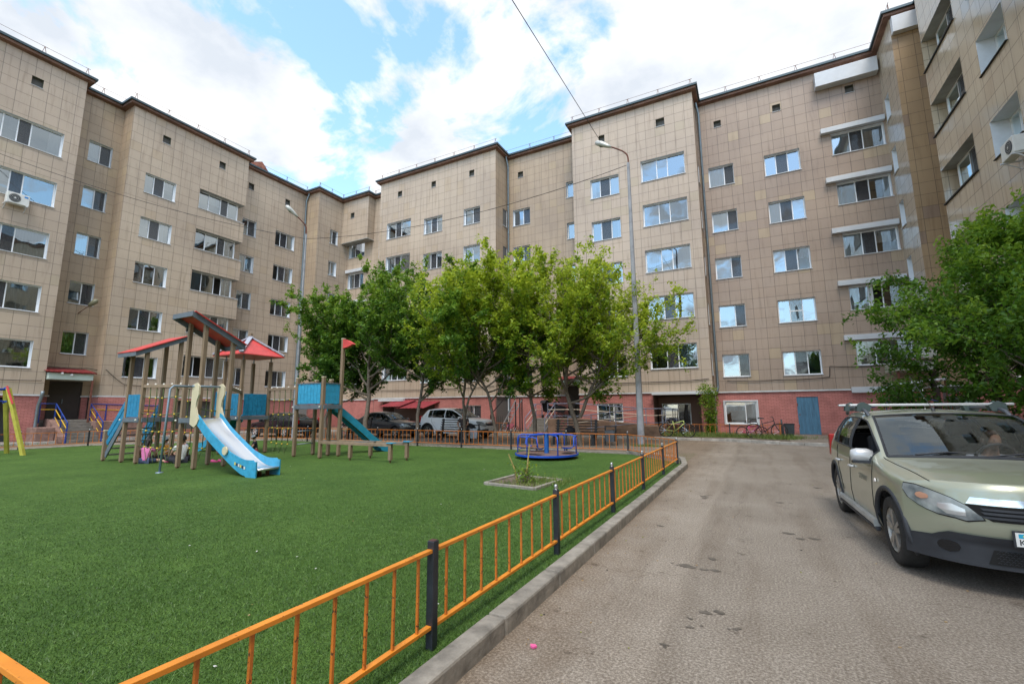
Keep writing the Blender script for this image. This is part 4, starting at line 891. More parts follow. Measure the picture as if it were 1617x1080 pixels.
# rungs under tower four
b = MB()
for z in (.42, .85, 1.25, 1.6): b.tube([(-13.68, 10.36, z), (-13.62, 10.98, z+.02)], .02, 8)
b.build('rung', mat('grey_rung', (.22, .26, .30), .5), PT, smooth=True)
# fireman's pole with the bar across the slide mouth
MB().tube([(-13.28, 6.22, .03), (-13.26, 6.26, 2.12), (-13.25, 6.33, 2.2), (-13.2, 6.9, 2.2)], .027, 10).lathe([(.001, .05), (.08, .048), (.085, .03)], 16, (-13.28, 6.22, 0)).build('sliding_pole', M_steel, PT, smooth=True)
MB().tube([(-12.95, 6.62, 2.2), (-12.9, 7.4, 2.2)], .025, 8).build('handle_bar', M_steel, PT, smooth=True)
# stairs on the left of tower one
b = MB()
for k in range(6):
    t_ = k/5.2; b.box(-18.05+.85*t_-.08, -18.05+.85*t_+.14, 6.98, 7.82, .20+1.05*t_, .23+1.05*t_)
b.build('stair_tread', MATS['deck_board'], PT)
post(-18.14, 6.90, .95, PT, True); post(-18.14, 7.9, .95, PT, True)
for y in (6.93, 7.87):
    o = MB().bar((-18.1, y, .18), (-17.12, y, 1.30), .04, .16).build('stringer', M_grb, PT, bevel=.004)
    for dz in (.38, .66): MB().bar((-18.08, y, .18+dz), (-17.14, y, 1.15+dz), .035, .17).build('handrail', M_blue, PT, bevel=.015)
# steel slide from tower two
def arc(pts, n):   # catmull-rom
    P = [Vector(p) for p in pts]; P = [P[0]*2-P[1]]+P+[P[-1]*2-P[-2]]; out_ = []
    for i in range(1, len(P)-2):
        for k in range(n):
            t_ = k/n; a, b_, c_, d_ = P[i-1], P[i], P[i+1], P[i+2]
            out_.append(.5*((2*b_)+(-a+c_)*t_+(2*a-5*b_+4*c_-d_)*t_*t_+(-a+3*b_-3*c_+d_)*t_**3))
    return out_+[P[-2]]
def slide(par, O, dirv, prof, w, side_h, mside, mch, disc=False, cream=True):
    """prof: list of (distance, height) of the chute; side boards follow it"""
    D = Vector((*dirv, 0)).normalized(); Wv = Vector((-D.y, D.x, 0)); O = Vector((*O, 0)); Z = Vector((0, 0, 1))
    c = arc([(x, 0, z) for x, z in prof], 6)
    rws = [[O+D*p.x+Z*p.z+Wv*(w*(s)) for s in (-.5, -.44, 0, .44, .5)] for p in c]
    for r_ in rws:
        r_[0] = r_[0]+Z*.03; r_[4] = r_[4]+Z*.03
    ch = MB().grid(rws).build('chute', mch, par, smooth=True)
    for s in (-.5, .5):
        b = MB(); up = [p+Vector((0, 0, side_h(p.x/c[-1].x))) for p in c]; lo = [p-Vector((0, 0, .14 if p.x < c[-1].x*.86 else min(.2, p.z-.02))) for p in c]
        T = [O+D*p.x+Z*p.z+Wv*(w*s) for p in up]; B_ = [O+D*p.x+Z*max(.02, p.z)+Wv*(w*s) for p in lo]; e = Wv*(.03 if s > 0 else -.03)
        b.grid([T, B_]); b.grid([[q+e for q in T], [q+e for q in B_]]); b.grid([T, [q+e for q in T]]); b.grid([B_, [q+e for q in B_]])
        b.face([T[-1], T[-1]+e, B_[-1]+e, B_[-1]]); b.face([T[0], T[0]+e, B_[0]+e, B_[0]])
        b.build('side_board', mside, par, smooth=False)
    return D, Wv, O
prof = [(0, 1.36), (.12, 1.30), (.55, 1.0), (1.2, .64), (1.75, .36), (2.1, .22), (2.35, .19), (2.62, .20)]
def sh(t_): return .13 if t_ < .6 else .13+.10*math.sin(min(1, (t_-.6)/.35)*math.pi*.5) if t_ < .95 else .19
D, Wv, O = slide(PT, (-12.78, 7.0), (1, 0), prof, .56, sh, M_blue2, M_chute)
MB().tube([(-10.17, 6.74, .20), (-10.17, 7.26, .20)], .03, 10).build('lip', M_chute, PT, smooth=True)
for y in (6.68, 7.32):
    poly = [(-13.0, 1.22), (-13.02, 2.05), (-12.98, 2.24), (-12.84, 2.28), (-12.72, 2.2), (-12.70, 1.98), (-12.78, 1.82), (-12.80, 1.66), (-12.72, 1.5), (-12.62, 1.34), (-12.68, 1.22), (-12.8, 1.14)]
    MB().prism(poly, y-.018, y+.018, 'y').build('cheek_panel', M_cream, PT, bevel=.004)
MB().lathe([(0.001, -.02), (.10, -.02), (.105, 0), (.10, .012)], 20, (-11.35, 6.665, .60), 'y').build('disc', M_cream, PT)
# little letters on the slide side: coloured worn decal
b = MB()
for k in range(6): b.box(-10.97+.075*k, -10.97+.075*k+.05, 6.682-.002, 6.684, .285-.016*k, .35-.016*k, k % 3)
b.build('decal', [mat('decal_yellow', (.6, .5, .08), .5), mat('decal_dark', (.03, .03, .06), .5), mat('decal_white', (.6, .62, .6), .5)], PT)
MB().box(-10.4, -10.34, 6.9, 6.96, 0, .16).box(-10.4, -10.34, 7.1, 7.16, 0, .16).build('slide_foot', M_rust, PT)
# plastic slide behind tower four
M_olive = mat('slide_olive', (.16, .15, .03), .45, var=.2); M_teal = mat('slide_teal', (.02, .24, .36), .45, var=.2)
slide(PT, (-12.98, 11.1), (.28, 1), [(0, 1.66), (.3, 1.5), (1.0, .95), (1.6, .45), (1.95, .26), (2.2, .22)], .5, lambda t_: .14, M_teal, M_olive)
# low slide behind the net (blue foot on the lawn)
slide(PT, (-17.05, 10.3), (-1, .05), [(0, 1.3), (.3, 1.15), (.9, .7), (1.5, .3), (1.8, .2), (2.1, .2)], .5, lambda t_: .14, M_blue2, M_teal)
# balance beams
for (y, xs) in ((10.3, (-11.07, -9.45)), (11.02, (-10.95, -9.45))):
    MB().bar((-12.4, y, .53), (-9.4, y, .53), .09, .09).build('balance_beam', M_woodl, PT, bevel=.006)
    for x in xs:
        p = MB().box(x-.05, x+.05, y-.05, y+.05, .1, .485).build('post', M_wood, PT, bevel=.006); MB().bar((x, y, -.02), (x, y, .12), .03).build('post_foot', M_rust, p)
    MB().box(-9.56, -9.3, y-.08, y+.08, .578, .6).build('beam_cap', M_blue2, PT, bevel=.004)
MB().bar((-10.9, 10.3, .57), (-10.7, 11.0, .57), .05, .02).bar((-9.9, 10.35, .56), (-9.55, 10.95, .56), .03, .02).build('cross_bar', M_steel, PT)
# swing at the left edge
t = empty('swing_set', (-24.2, 6.1, 0), 'yellow-green A-frame swing with blue beams, cut by the left edge of the photo', 'swing')
M_yg = mat('yellow_green_wood', (.42, .39, .05), .6, var=.25, vscale=6); M_bb = mat('swing_blue', (.01, .07, .45), .4)
for y0 in (6.12, 2.6):
    MB().bar((-24.95, y0+.45, 0), (-24.35, y0+.0, 2.42), .11, .11).build('leg', M_yg, t, bevel=.006); MB().bar((-23.25, y0+.42, 0), (-24.05, y0+.0, 2.42), .11, .11).build('leg', M_yg, t, bevel=.006)
    MB().box(-24.4, -24.0, y0-.03, y0+.03, 2.38, 2.46).bar((-24.35, y0, 1.9), (-24.1, y0, 1.95), .05).build('head_plate', M_bb, t)
    MB().bar((-24.0, y0-.06, 2.5), (-23.72, y0+.08, 1.85), .02, .07).build('edge_board', M_redr, t)
MB().tube([(-24.2, 6.1, 2.38), (-24.2, 2.6, 2.38)], .04, 10).tube([(-24.2, 6.1, 1.95), (-24.2, 5.2, 1.95)], .03, 8).build('beam', M_bb, t, smooth=True)
for y in (5.6, 5.2): MB().tube([(-24.2, y, 2.35), (-24.25, y+.0, .62)], .008, 5).build('chain', M_steel, t)
MB().prism([(-24.5, .48), (-24.0, .48), (-23.9, .62), (-23.95, .95), (-24.55, .95), (-24.6, .62)], 5.65, 5.69, 'y').box(-24.45, -24.05, 5.2, 5.65, .46, .50).build('seat', M_bb, t, bevel=.02)
# carousel
t = empty('carousel', (-5.87, 13.45, 0), 'blue merry-go-round with a round brown deck on the green turf', 'carousel')
X0, Y0 = -5.87, 13.45
MB().lathe([(0.001, .17), (.97, .17), (.97, .13), (.001, .13)], 40, (X0, Y0, 0)).build('deck', mat('carousel_brown', (.19, .12, .10), .6, var=.2, vscale=3), t)
MB().lathe([(.972, .178), (1.0, .178), (1.0, .12), (.972, .12)], 40, (X0, Y0, 0)).build('deck_rim', M_bb, t)
MB().lathe([(.001, .78), (.07, .78), (.075, .76), (.075, .17)], 16, (X0, Y0, 0)).lathe([(.12, .13), (.12, 0)], 16, (X0, Y0, 0)).build('hub', mat('hub_blue', (.012, .10, .36), .4), t, smooth=False)
for k in range(6):
    a = k*math.pi/3+.25; c_, s_ = math.cos(a), math.sin(a)
    def q(r_, z, ta=0): return (X0+c_*r_-s_*ta, Y0+s_*r_+c_*ta, z)
    MB().tube([q(.05, .75), q(.80, .74), q(.90, .70), q(.93, .62), q(.93, .18)], .02, 8).build('rail', M_bb, t, smooth=True)
    if k % 2 == 0:
        MB().tube([q(.90, .70, .0), q(.94, .71, .22), q(.9, .68, .36), q(.9, .42, .40), q(.8, .36, .36), q(.55, .36, .3)], .018, 8).tube([q(.90, .70, .0), q(.94, .71, -.22), q(.9, .68, -.36), q(.9, .42, -.40), q(.8, .36, -.36), q(.55, .36, -.3)], .018, 8).build('loop', M_bb, t, smooth=True)
        b = MB(); b.face([q(.5, .385, -.3), q(.82, .385, -.38), q(.82, .385, .38), q(.5, .385, .3)]); b.face([q(.5, .36, -.3), q(.82, .36, -.38), q(.82, .36, .38), q(.5, .36, .3)]); b.face([q(.5, .36, -.3), q(.5, .385, -.3), q(.5, .385, .3), q(.5, .36, .3)]); b.build('seat', MATS['carousel_brown'], t)
# planter in the turf
t = empty('tree_planter', (-4.35, 8.7, 0), 'square concrete edging with a pruned sapling and weeds in the turf', 'planter')
pq = [(-4.97, 8.22), (-3.78, 8.06), (-3.72, 9.27), (-4.93, 9.47)]; b = MB()
for i in range(4): a, c_ = pq[i], pq[(i+1) % 4]; b.bar((*a, .03), (*c_, .03), .08, .10)
b.build('edging', M_conc, t, bevel=.012); MB().face([(x, y, .045) for x, y in pq]).build('soil', M_soil, t)
MB().tube([(-4.42, 8.62, .0), (-4.48, 8.6, .3), (-4.6, 8.55, .62)], [.02, .018, .012], 7).tube([(-4.3, 8.66, 0), (-4.24, 8.7, .35), (-4.2, 8.74, .82)], [.022, .02, .013], 7).build('stem', mat('pruned_stem', (.33, .26, .09), .8, var=.4, vscale=20), t)

# oil spots and damp patches on the road
b = MB(); rs_ = random.Random(4)
SP = [(-.67, 5.0, .10), (-.45, 5.0, .05), (-.5, 5.35, .05), (-1.2, 6.5, .045), (-.36, 4.0, .07), (.35, 6.7, .12), (-.95, 8.8, .12), (1.0, 10.8, .12), (.35, 8.9, .10), (-.8, 5.0, .06), (-.5, 3.7, .05)]
SP += [(rs_.uniform(-1.4, 3.6), rs_.uniform(2.5, 15), rs_.uniform(.015, .06)) for _ in range(10)]
for (x, y, r_) in SP:
    for q_ in range(3):
        ox, oy = rs_.gauss(0, r_*.8), rs_.gauss(0, r_*.5); rr_ = r_*rs_.uniform(.25, .8); a0 = rs_.random()*6
        b.face([(x+ox+math.cos(2*math.pi*k/11+a0)*rr_*rs_.uniform(.6, 1.3), y+oy+math.sin(2*math.pi*k/11+a0)*rr_*rs_.uniform(.4, .9), .0042+.0002*q_) for k in range(11)])
b.build('oil_stain', mat('oil_stain', (.135, .115, .093), .7, var=.5, vscale=20), tag=(None, None, None, 'stuff'))
# ------------------------------------------------------------------ foliage
def leaf_mat(name, dark, mid, light, trans=.35):
    m, t, b, n, l = nodes_mat(name); t.nodes.remove(b); o = t.nodes['Material Output']
    at = n('ShaderNodeAttribute'); at.attribute_name = 'tone'
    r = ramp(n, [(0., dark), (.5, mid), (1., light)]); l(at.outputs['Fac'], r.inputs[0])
    d = n('ShaderNodeBsdfPrincipled'); d.inputs['Roughness'].default_value = .45; d.inputs['Specular IOR Level'].default_value = .35; l(r.outputs[0], d.inputs['Base Color'])
    tr = n('ShaderNodeBsdfTranslucent'); hs_ = n('ShaderNodeHueSaturation'); hs_.inputs['Value'].default_value = 1.6; hs_.inputs['Hue'].default_value = .485; l(r.outputs[0], hs_.inputs['Color']); l(hs_.outputs[0], tr.inputs['Color'])
    mm = n('ShaderNodeMixShader'); mm.inputs[0].default_value = trans; l(d.outputs[0], mm.inputs[1]); l(tr.outputs[0], mm.inputs[2]); l(mm.outputs[0], o.inputs[0]); MATS[name] = m; return m
LM_maple = leaf_mat('maple_leaf', (.036, .092, .012), (.115, .225, .018), (.34, .43, .035), .42)
LM_dark = leaf_mat('dark_green_leaf', (.028, .078, .013), (.068, .165, .018), (.20, .32, .033), .42)  # darker green foliage for some trees of the row
LM_birch = leaf_mat('birch_leaf', (.030, .085, .011), (.070, .175, .016), (.19, .32, .03), .42)
M_bark = mat('bark', (.155, .125, .095), .9, var=.45, vscale=9, bump=.8, bscale=18)
M_barkb = mat('birch_bark', (.42, .31, .20), .8, var=.5, vscale=7, bump=.5, bscale=20)
def leaves_object(name, pts, nrm, size, tone, m, parent, local=True, aspect=.62, seed=0, droop=0.):
    g = np.random.default_rng(seed); k = len(pts)
    a = g.normal(size=(k, 3)); a -= nrm*(a*nrm).sum(1, keepdims=True); a[:, 2] -= droop; a /= np.linalg.norm(a, axis=1, keepdims=True)
    c = np.cross(nrm, a); s = size[:, None]
    # pointed leaf folded on its midrib: 4 outline points + 2 faces
    tip = pts+a*s*.95; base = pts-a*s*.35; fold = nrm*s*.14
    lft = pts+c*s*aspect*.55+a*s*.12+fold; rgt = pts-c*s*aspect*.55+a*s*.12+fold
    V = np.stack([base, lft, tip, rgt], 1).reshape(-1, 3)
    i = np.arange(k)*4; F = np.stack([i, i+2, i+1, i, i+3, i+2], 1).reshape(-1, 3)
    me = bpy.data.meshes.new(name); me.vertices.add(len(V)); me.vertices.foreach_set('co', V.astype(np.float32).ravel())
    me.loops.add(len(F)*3); me.loops.foreach_set('vertex_index', F.astype(np.int32).ravel()); me.polygons.add(len(F)); me.polygons.foreach_set('loop_start', np.arange(0, len(F)*3, 3, dtype=np.int32)); me.update(calc_edges=True)
    at = me.attributes.new('tone', 'FLOAT', 'POINT'); at.data.foreach_set('value', np.repeat(tone, 4).astype(np.float32)); me.materials.append(m)
    o = bpy.data.objects.new(name, me); COL.objects.link(o); o.parent = parent; return o
def tree(loc, H, label, seed, spread=1.0, h0=2.4, nl=9, lean=(0, 0), m=None, leaves=12000, lsize=.10, split=False, limb_bias=None, bark=None, tr=.085, tone0=.35, droop=0., up=.55, shape=None, cat='tree', group='trees behind the playground', top=1., lf=.6):
    r = random.Random(seed); t = empty('tree', loc, label, cat, group)
    tk = MB(); V = Vector; twigs = []; Z = V((0, 0, 1))
    def grow(p, d, ln, rad, lev):
        n_ = max(3, int(ln/.25)+2); pts = [p]; rs = [rad]; q = p.copy(); dd = d.copy()
        for i in range(n_):
            dd = (dd+V((r.gauss(0, .10), r.gauss(0, .10), r.gauss(0, .05)))+Z*((.05 if lev < 3 else -.02-droop*.12))).normalized(); q = q+dd*(ln/n_); pts.append(q.copy()); rs.append(rad*(1-.72*(i+1)/n_))
        if lev < 3 or rad > .006: tk.tube(pts, rs, 7 if lev < 2 else (5 if lev < 3 else 3), cap=False)
        return pts, rs
    def side(d, ang):
        o_ = d.orthogonal().normalized(); o_.rotate(Matrix.Rotation(r.uniform(0, 6.283), 3, d)); return (d*math.cos(ang)+o_*math.sin(ang)).normalized()
    stems = [(V((0, 0, -.05)), V((lean[0], lean[1], 1)).normalized(), H, tr)]
    if split: stems = [(V((0, 0, -.05)), V((lean[0]-.02, lean[1], 1)).normalized(), H, tr), (V((.0, 0, h0*.62)), V((.45, .1, 1)).normalized(), H*.62, tr*.7)]
    for (p, d, ln, rd) in stems:
        pts, rs = grow(p, d, ln*.82, rd, 0); N_ = len(pts)
        for k in range(nl):
            f = (h0/H)+(1-h0/H)*(k+r.random())/nl; f = max(.12, min(.97, f*1.02)); i = min(N_-1, int(f*(N_-1))); b0 = pts[i]
            if b0.z < h0*.9: continue
            fz = (b0.z-h0)/max(.1, H-h0); w = shape(fz) if shape else (.55+.75*math.sin(min(1, max(0, fz*1.15+.12))*math.pi)**.8)
            d1 = side(Z, R(r.uniform(42, 80)) if fz < .6 else R(r.uniform(15, 50)))
            if limb_bias: d1 = (d1+V(limb_bias)*r.uniform(.2, 1)).normalized()
            l1 = H*.27*spread*w*r.uniform(.75, 1.2)
            p1, r1_ = grow(b0, d1, l1, rs[i]*lf+.006, 1)
            for q_ in range(max(3, int(l1*3.0))):
                j = r.randint(max(1, len(p1)//4), len(p1)-1); dd1 = (p1[j]-p1[j-1]).normalized(); d2 = (side(dd1, R(r.uniform(25, 60)))+Z*up*.35).normalized()
                p2, r2_ = grow(p1[j], d2, l1*r.uniform(.28, .5)+.25, max(.006, r1_[j]*.55), 2)
                for q2 in range(5):
                    j2 = r.randint(1, len(p2)-1); dd2 = (p2[j2]-p2[j2-1]).normalized(); d3 = (side(dd2, R(r.uniform(20, 65)))-Z*droop*.5).normalized()
                    p3, _ = grow(p2[j2], d3, r.uniform(.25, .6), .005, 3); twigs.append(p3)
                twigs.append(p2)
            twigs.append(p1[len(p1)//2:])
        twigs.append(pts[-5:])
    tk.build('trunk', bark or M_bark, t, smooth=True, local=True)
    g = np.random.default_rng(seed); n_t = len(twigs); per = max(4, leaves//n_t); P = []; T = []
    for tw in twigs:
        A = np.array([tuple(x) for x in tw]); base_t = g.normal(0, .16)
        u = g.random(per)*(len(A)-1); i = u.astype(int); i = np.minimum(i, len(A)-2); f = (u-i)[:, None]
        c_ = A[i]*(1-f)+A[i+1]*f + g.normal(0, .055, (per, 3)); c_[:, 2] -= g.random(per)*.10*(1+droop*2)
        P.append(c_); T.append(np.full(per, base_t))
    P = np.concatenate(P); T = np.concatenate(T); k = len(P)
    nz = g.normal(size=(k, 3)); nz[:, 2] = np.abs(nz[:, 2])+.55; nz /= np.linalg.norm(nz, axis=1, keepdims=True)
    # leaf tone gets lighter with height in the crown
    crown_h = np.clip((P[:, 2]-h0)/(H*top-h0), 0, 1)
    tone = np.clip(tone0+.45*(crown_h-.45)+T+g.normal(0, .13, k), 0, 1)
    size = lsize*g.uniform(.6, 1.25, k)
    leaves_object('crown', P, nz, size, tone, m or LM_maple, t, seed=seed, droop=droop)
    return t
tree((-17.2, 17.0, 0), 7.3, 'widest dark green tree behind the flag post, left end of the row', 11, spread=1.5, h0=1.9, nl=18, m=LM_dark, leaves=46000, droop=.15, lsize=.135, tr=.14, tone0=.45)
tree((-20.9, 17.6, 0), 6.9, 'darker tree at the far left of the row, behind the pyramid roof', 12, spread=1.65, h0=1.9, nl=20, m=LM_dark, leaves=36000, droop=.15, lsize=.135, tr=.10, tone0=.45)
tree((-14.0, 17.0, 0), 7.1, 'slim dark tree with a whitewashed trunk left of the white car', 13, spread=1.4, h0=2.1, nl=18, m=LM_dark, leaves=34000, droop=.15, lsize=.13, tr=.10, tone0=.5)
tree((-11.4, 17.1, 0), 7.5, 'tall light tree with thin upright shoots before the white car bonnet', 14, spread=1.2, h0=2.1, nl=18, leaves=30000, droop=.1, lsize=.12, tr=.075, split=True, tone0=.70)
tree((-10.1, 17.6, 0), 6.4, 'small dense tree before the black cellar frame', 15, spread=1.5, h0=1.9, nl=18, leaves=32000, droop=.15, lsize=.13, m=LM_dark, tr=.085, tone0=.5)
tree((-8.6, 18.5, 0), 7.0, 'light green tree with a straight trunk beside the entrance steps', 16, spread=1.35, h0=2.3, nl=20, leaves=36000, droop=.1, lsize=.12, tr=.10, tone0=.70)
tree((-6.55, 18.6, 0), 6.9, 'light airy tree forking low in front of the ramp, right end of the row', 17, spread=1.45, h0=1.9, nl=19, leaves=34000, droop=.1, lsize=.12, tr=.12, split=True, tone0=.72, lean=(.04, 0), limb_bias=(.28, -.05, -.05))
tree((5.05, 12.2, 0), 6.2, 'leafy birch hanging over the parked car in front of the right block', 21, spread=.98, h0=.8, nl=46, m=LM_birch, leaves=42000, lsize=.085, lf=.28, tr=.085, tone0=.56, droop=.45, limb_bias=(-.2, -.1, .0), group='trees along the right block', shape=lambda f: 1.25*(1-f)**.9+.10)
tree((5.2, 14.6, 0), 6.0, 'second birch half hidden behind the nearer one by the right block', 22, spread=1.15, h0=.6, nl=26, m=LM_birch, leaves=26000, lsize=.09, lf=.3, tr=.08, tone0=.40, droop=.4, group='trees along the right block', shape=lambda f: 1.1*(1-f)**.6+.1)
def bush(loc, H, W_, label, seed, n=1600, cat='shrub', ls=.09, m=None):
    r = random.Random(seed); t = empty('shrub', loc, label, cat); b = MB(); P = []
    for k in range(9):
        a = r.uniform(0, 6.28); rr_ = r.uniform(0, W_/2); pts = [Vector((0, 0, 0))]
        for i in range(6): pts.append(Vector((math.cos(a)*rr_*(i+1)/6+r.gauss(0, .04), math.sin(a)*rr_*(i+1)/6+r.gauss(0, .04), H*(i+1)/6*r.uniform(.85, 1.0))))
        b.tube(pts, [.014*(1-i/8) for i in range(7)], 5); P += pts[1:]
    b.build('stem', M_bark, t, local=True); g = np.random.default_rng(seed); P = np.array([tuple(p) for p in P]); c_ = P[g.integers(0, len(P), n)]+g.normal(0, .11, (n, 3))
    c_[:, 2] = np.abs(c_[:, 2]); nz = g.normal(size=(n, 3)); nz[:, 2] = abs(nz[:, 2])+.4; nz /= np.linalg.norm(nz, axis=1, keepdims=True)
    leaves_object('foliage', c_, nz, ls*g.uniform(.6, 1.2, n), np.clip(g.normal(.5, .2, n), 0, 1), m or LM_maple, t, seed=seed); return t
bush((-1.95, 25.6, .12), 2.5, 1.3, 'tall leafy shrub in the bed at the corner of the tall bay', 31, 2600)
bush((-4.3, 8.68, .04), .30, .45, 'green shoots round the cut sapling inside the square edging', 32, 260, ls=.055)
# weeds and turf fibres
M_weed = leaf_mat('weed_blade', (.05, .11, .02), (.12, .19, .035), (.30, .30, .10), .2)
def blades(name, xy, z, h, w, tone, m, seed=1, lean=.5):
    g = np.random.default_rng(seed); k = len(xy); a = g.uniform(0, 6.283, k); c, s = np.cos(a), np.sin(a)
    base = np.column_stack([xy, np.full(k, z)]); wd = np.column_stack([c, s, np.zeros(k)])*w[:, None]; ll = np.column_stack([g.normal(0, lean, k), g.normal(0, lean, k), np.ones(k)])*h[:, None]
    V = np.stack([base-wd, base+wd, base+ll], 1).reshape(-1, 3); F = np.arange(k*3).reshape(-1, 3)
    me = bpy.data.meshes.new(name); me.vertices.add(len(V)); me.vertices.foreach_set('co', V.astype(np.float32).ravel()); me.loops.add(k*3); me.loops.foreach_set('vertex_index', F.astype(np.int32).ravel()); me.polygons.add(k); me.polygons.foreach_set('loop_start', np.arange(0, k*3, 3, dtype=np.int32)); me.update(calc_edges=True)
    at = me.attributes.new('tone', 'FLOAT', 'POINT'); at.data.foreach_set('value', np.repeat(tone, 3).astype(np.float32)); me.materials.append(m)
    o = bpy.data.objects.new(name, me); COL.objects.link(o); set_tag(o, kind='stuff'); return o
def weeds(name, regs, n, z, h, seed):
    g = np.random.default_rng(seed); L_ = []
    for (cx_, cy_, sx_, sy_, k) in regs: L_.append(np.column_stack([g.normal(cx_, sx_, int(n*k)), g.normal(cy_, sy_, int(n*k))]))
    xy = np.concatenate(L_); k = len(xy); return blades(name, xy, z, h*g.uniform(.3, 1.2, k), np.full(k, .006)*g.uniform(.5, 1.5, k), np.clip(g.normal(.5, .25, k), 0, 1), M_weed, seed)
weeds('weeds', [(-3.9, 8.75, .13, .3, .5), (-4.3, 8.3, .3, .1, .3), (-4.1, 9.0, .25, .2, .5), (-3.55, 8.9, .1, .25, .35)], 700, .045, .10, 3)
weeds('weeds', [(-3.2, 24.9, 1.0, .25, 1), (-.6, 24.8, 1.2, .25, 1.2), (-2.0, 25.4, .5, .4, .6), (1.0, 24.2, .4, .3, .4)], 3800, .13, .22, 4)
weeds('weeds', [(-4.0, 19.3, .35, .2, .3), (-13, 24.6, 1.8, .2, .5), (-20, 15.9, 1.5, .05, .15), (-13, 15.85, 1.0, .05, .15), (-31.2, 9.6, .2, .8, .3), (-31.0, 8, .2, .8, .3)], 2500, .01, .12, 5)
M_fib = leaf_mat('turf_fibre', (.030, .078, .015), (.076, .160, .028), (.155, .27, .055), .15)
g_ = np.random.default_rng(9); nb = 520000
u = g_.random(nb); dist = 1.9+15*u**1.55; ang = g_.uniform(-.80, .90, nb)
ax_, ay_ = -np.sin(_yaw+ang)*dist, np.cos(_yaw+ang)*dist
ok = (ax_ < -1.785) & (ay_ > .47); ax_, ay_, dist = ax_[ok], ay_[ok], dist[ok]; k = len(ax_)
pat = np.array([.5+.5*math.sin(a*1.7)*math.sin(b_*1.3) for a, b_ in zip(ax_[::1], ay_[::1])])
blades('turf_fibres', np.column_stack([ax_, ay_]), .026, g_.uniform(.012, .026, k)*np.clip(1.35-dist/14, .25, 1), g_.uniform(.0014, .0026, k)*(1+dist*.12), np.clip(g_.normal(.42, .25, k)+.15*(pat-.5), 0, 1), M_fib, 9, .7)
# fallen seeds and scraps on the turf
b = MB()
for i in range(60):
    d_ = 2.6+12*rnd.random()**1.2; a_ = rnd.uniform(-.72, .6); x, y = -math.sin(_yaw+a_)*d_, math.cos(_yaw+a_)*d_
    if x > -2.1: continue
    s_ = rnd.uniform(.006, .02); b.obox((x, y, .046), (s_, s_*rnd.uniform(.3, 1), .004), Matrix.Rotation(rnd.uniform(0, 3), 3, 'Z') @ Matrix.Rotation(rnd.uniform(-.5, .5), 3, 'X'), rnd.choice([0, 0, 1, 2]))
for i in range(260):
    x, y = rnd.uniform(-1.5, 3.6), rnd.uniform(1.5, 22); s_ = rnd.uniform(.004, .018)
    if rnd.random() < .5: x = -1.6+abs(rnd.gauss(0, .35))
    b.obox((x, y, .004), (s_, s_*rnd.uniform(.4, 1), .006), Matrix.Rotation(rnd.uniform(0, 3), 3, 'Z'), rnd.choice([1, 1, 2, 3]))
b.build('litter', [mat('scrap_white', (.62, .62, .60), .7), mat('scrap_tan', (.33, .23, .12), .8), mat('scrap_leaf', (.24, .24, .07), .8), mat('scrap_dark', (.05, .045, .04), .8)], tag=(None, None, None, 'stuff'))
o = MB().prism([(0, 0), (.03, .012), (.05, -.004), (.035, -.03), (.01, -.02)], 0, .012, 'z').xf(Matrix.Translation((-1.42, 2.93, .004))).build('petal', mat('pink_scrap', (.75, .12, .32), .5)); set_tag(o, 'small bright pink scrap lying on the asphalt beside the kerb', 'litter')
# ------------------------------------------------------------------ cars
M_tyre = mat('tyre', (.022, .021, .020), .8, var=.5, vscale=9, bump=.3, bscale=60)
M_rim = mat('alloy_dusty', (.40, .38, .35), .38, .7, var=.3, vscale=9)
M_brake = mat('hub_rust', (.09, .055, .04), .8)
M_plas = mat('charcoal_plastic', (.030, .033, .040), .6, var=.35, vscale=4, bump=.15, bscale=200)
M_gap = mat('panel_gap', (.008, .008, .008), .9)
M_seat = mat('seat_fabric', (.045, .045, .05), .9)
M_chrome = mat('chrome', (.75, .76, .78), .12, 1.)
M_lamp_red = mat('tail_red', (.35, .01, .01), .25)
HATCH = [ # s, w, zs(belt), ws, we, ze, zt, bow
 (.46, .83, .845, .80, .66, .885, .905, .42), (.75, .862, .885, .82, .685, .925, .955, .34), (1.0, .872, .92, .835, .72, .955, .99, .20),
 (1.16, .874, .94, .84, .745, .98, 1.012, .12), (1.24, .875, .948, .84, .755, 1.0, 1.03, .12), (1.45, .876, .955, .842, .735, 1.125, 1.165, .12),
 (1.68, .876, .963, .842, .71, 1.26, 1.305, .11), (1.90, .876, .97, .842, .685, 1.375, 1.42, .10), (2.02, .876, .975, .842, .672, 1.415, 1.465, .08),
 (2.3, .876, .983, .842, .662, 1.445, 1.505, .0), (2.7, .876, .992, .842, .655, 1.452, 1.515, .0), (3.1, .874, 1.002, .84, .648, 1.442, 1.505, .0),
 (3.42, .87, 1.02, .832, .63, 1.41, 1.475, .0), (3.6, .865, 1.03, .825, .615, 1.37, 1.43, 0.), (3.76, .852, 1.035, .81, .60, 1.22, 1.27, -.06),
 (3.88, .835, 1.03, .79, .60, 1.08, 1.12, -.08), (3.95, .81, .98, .76, .62, 1.0, 1.03, -.08), (4.0, .77, .80, .72, .60, .82, .84, -.06)]
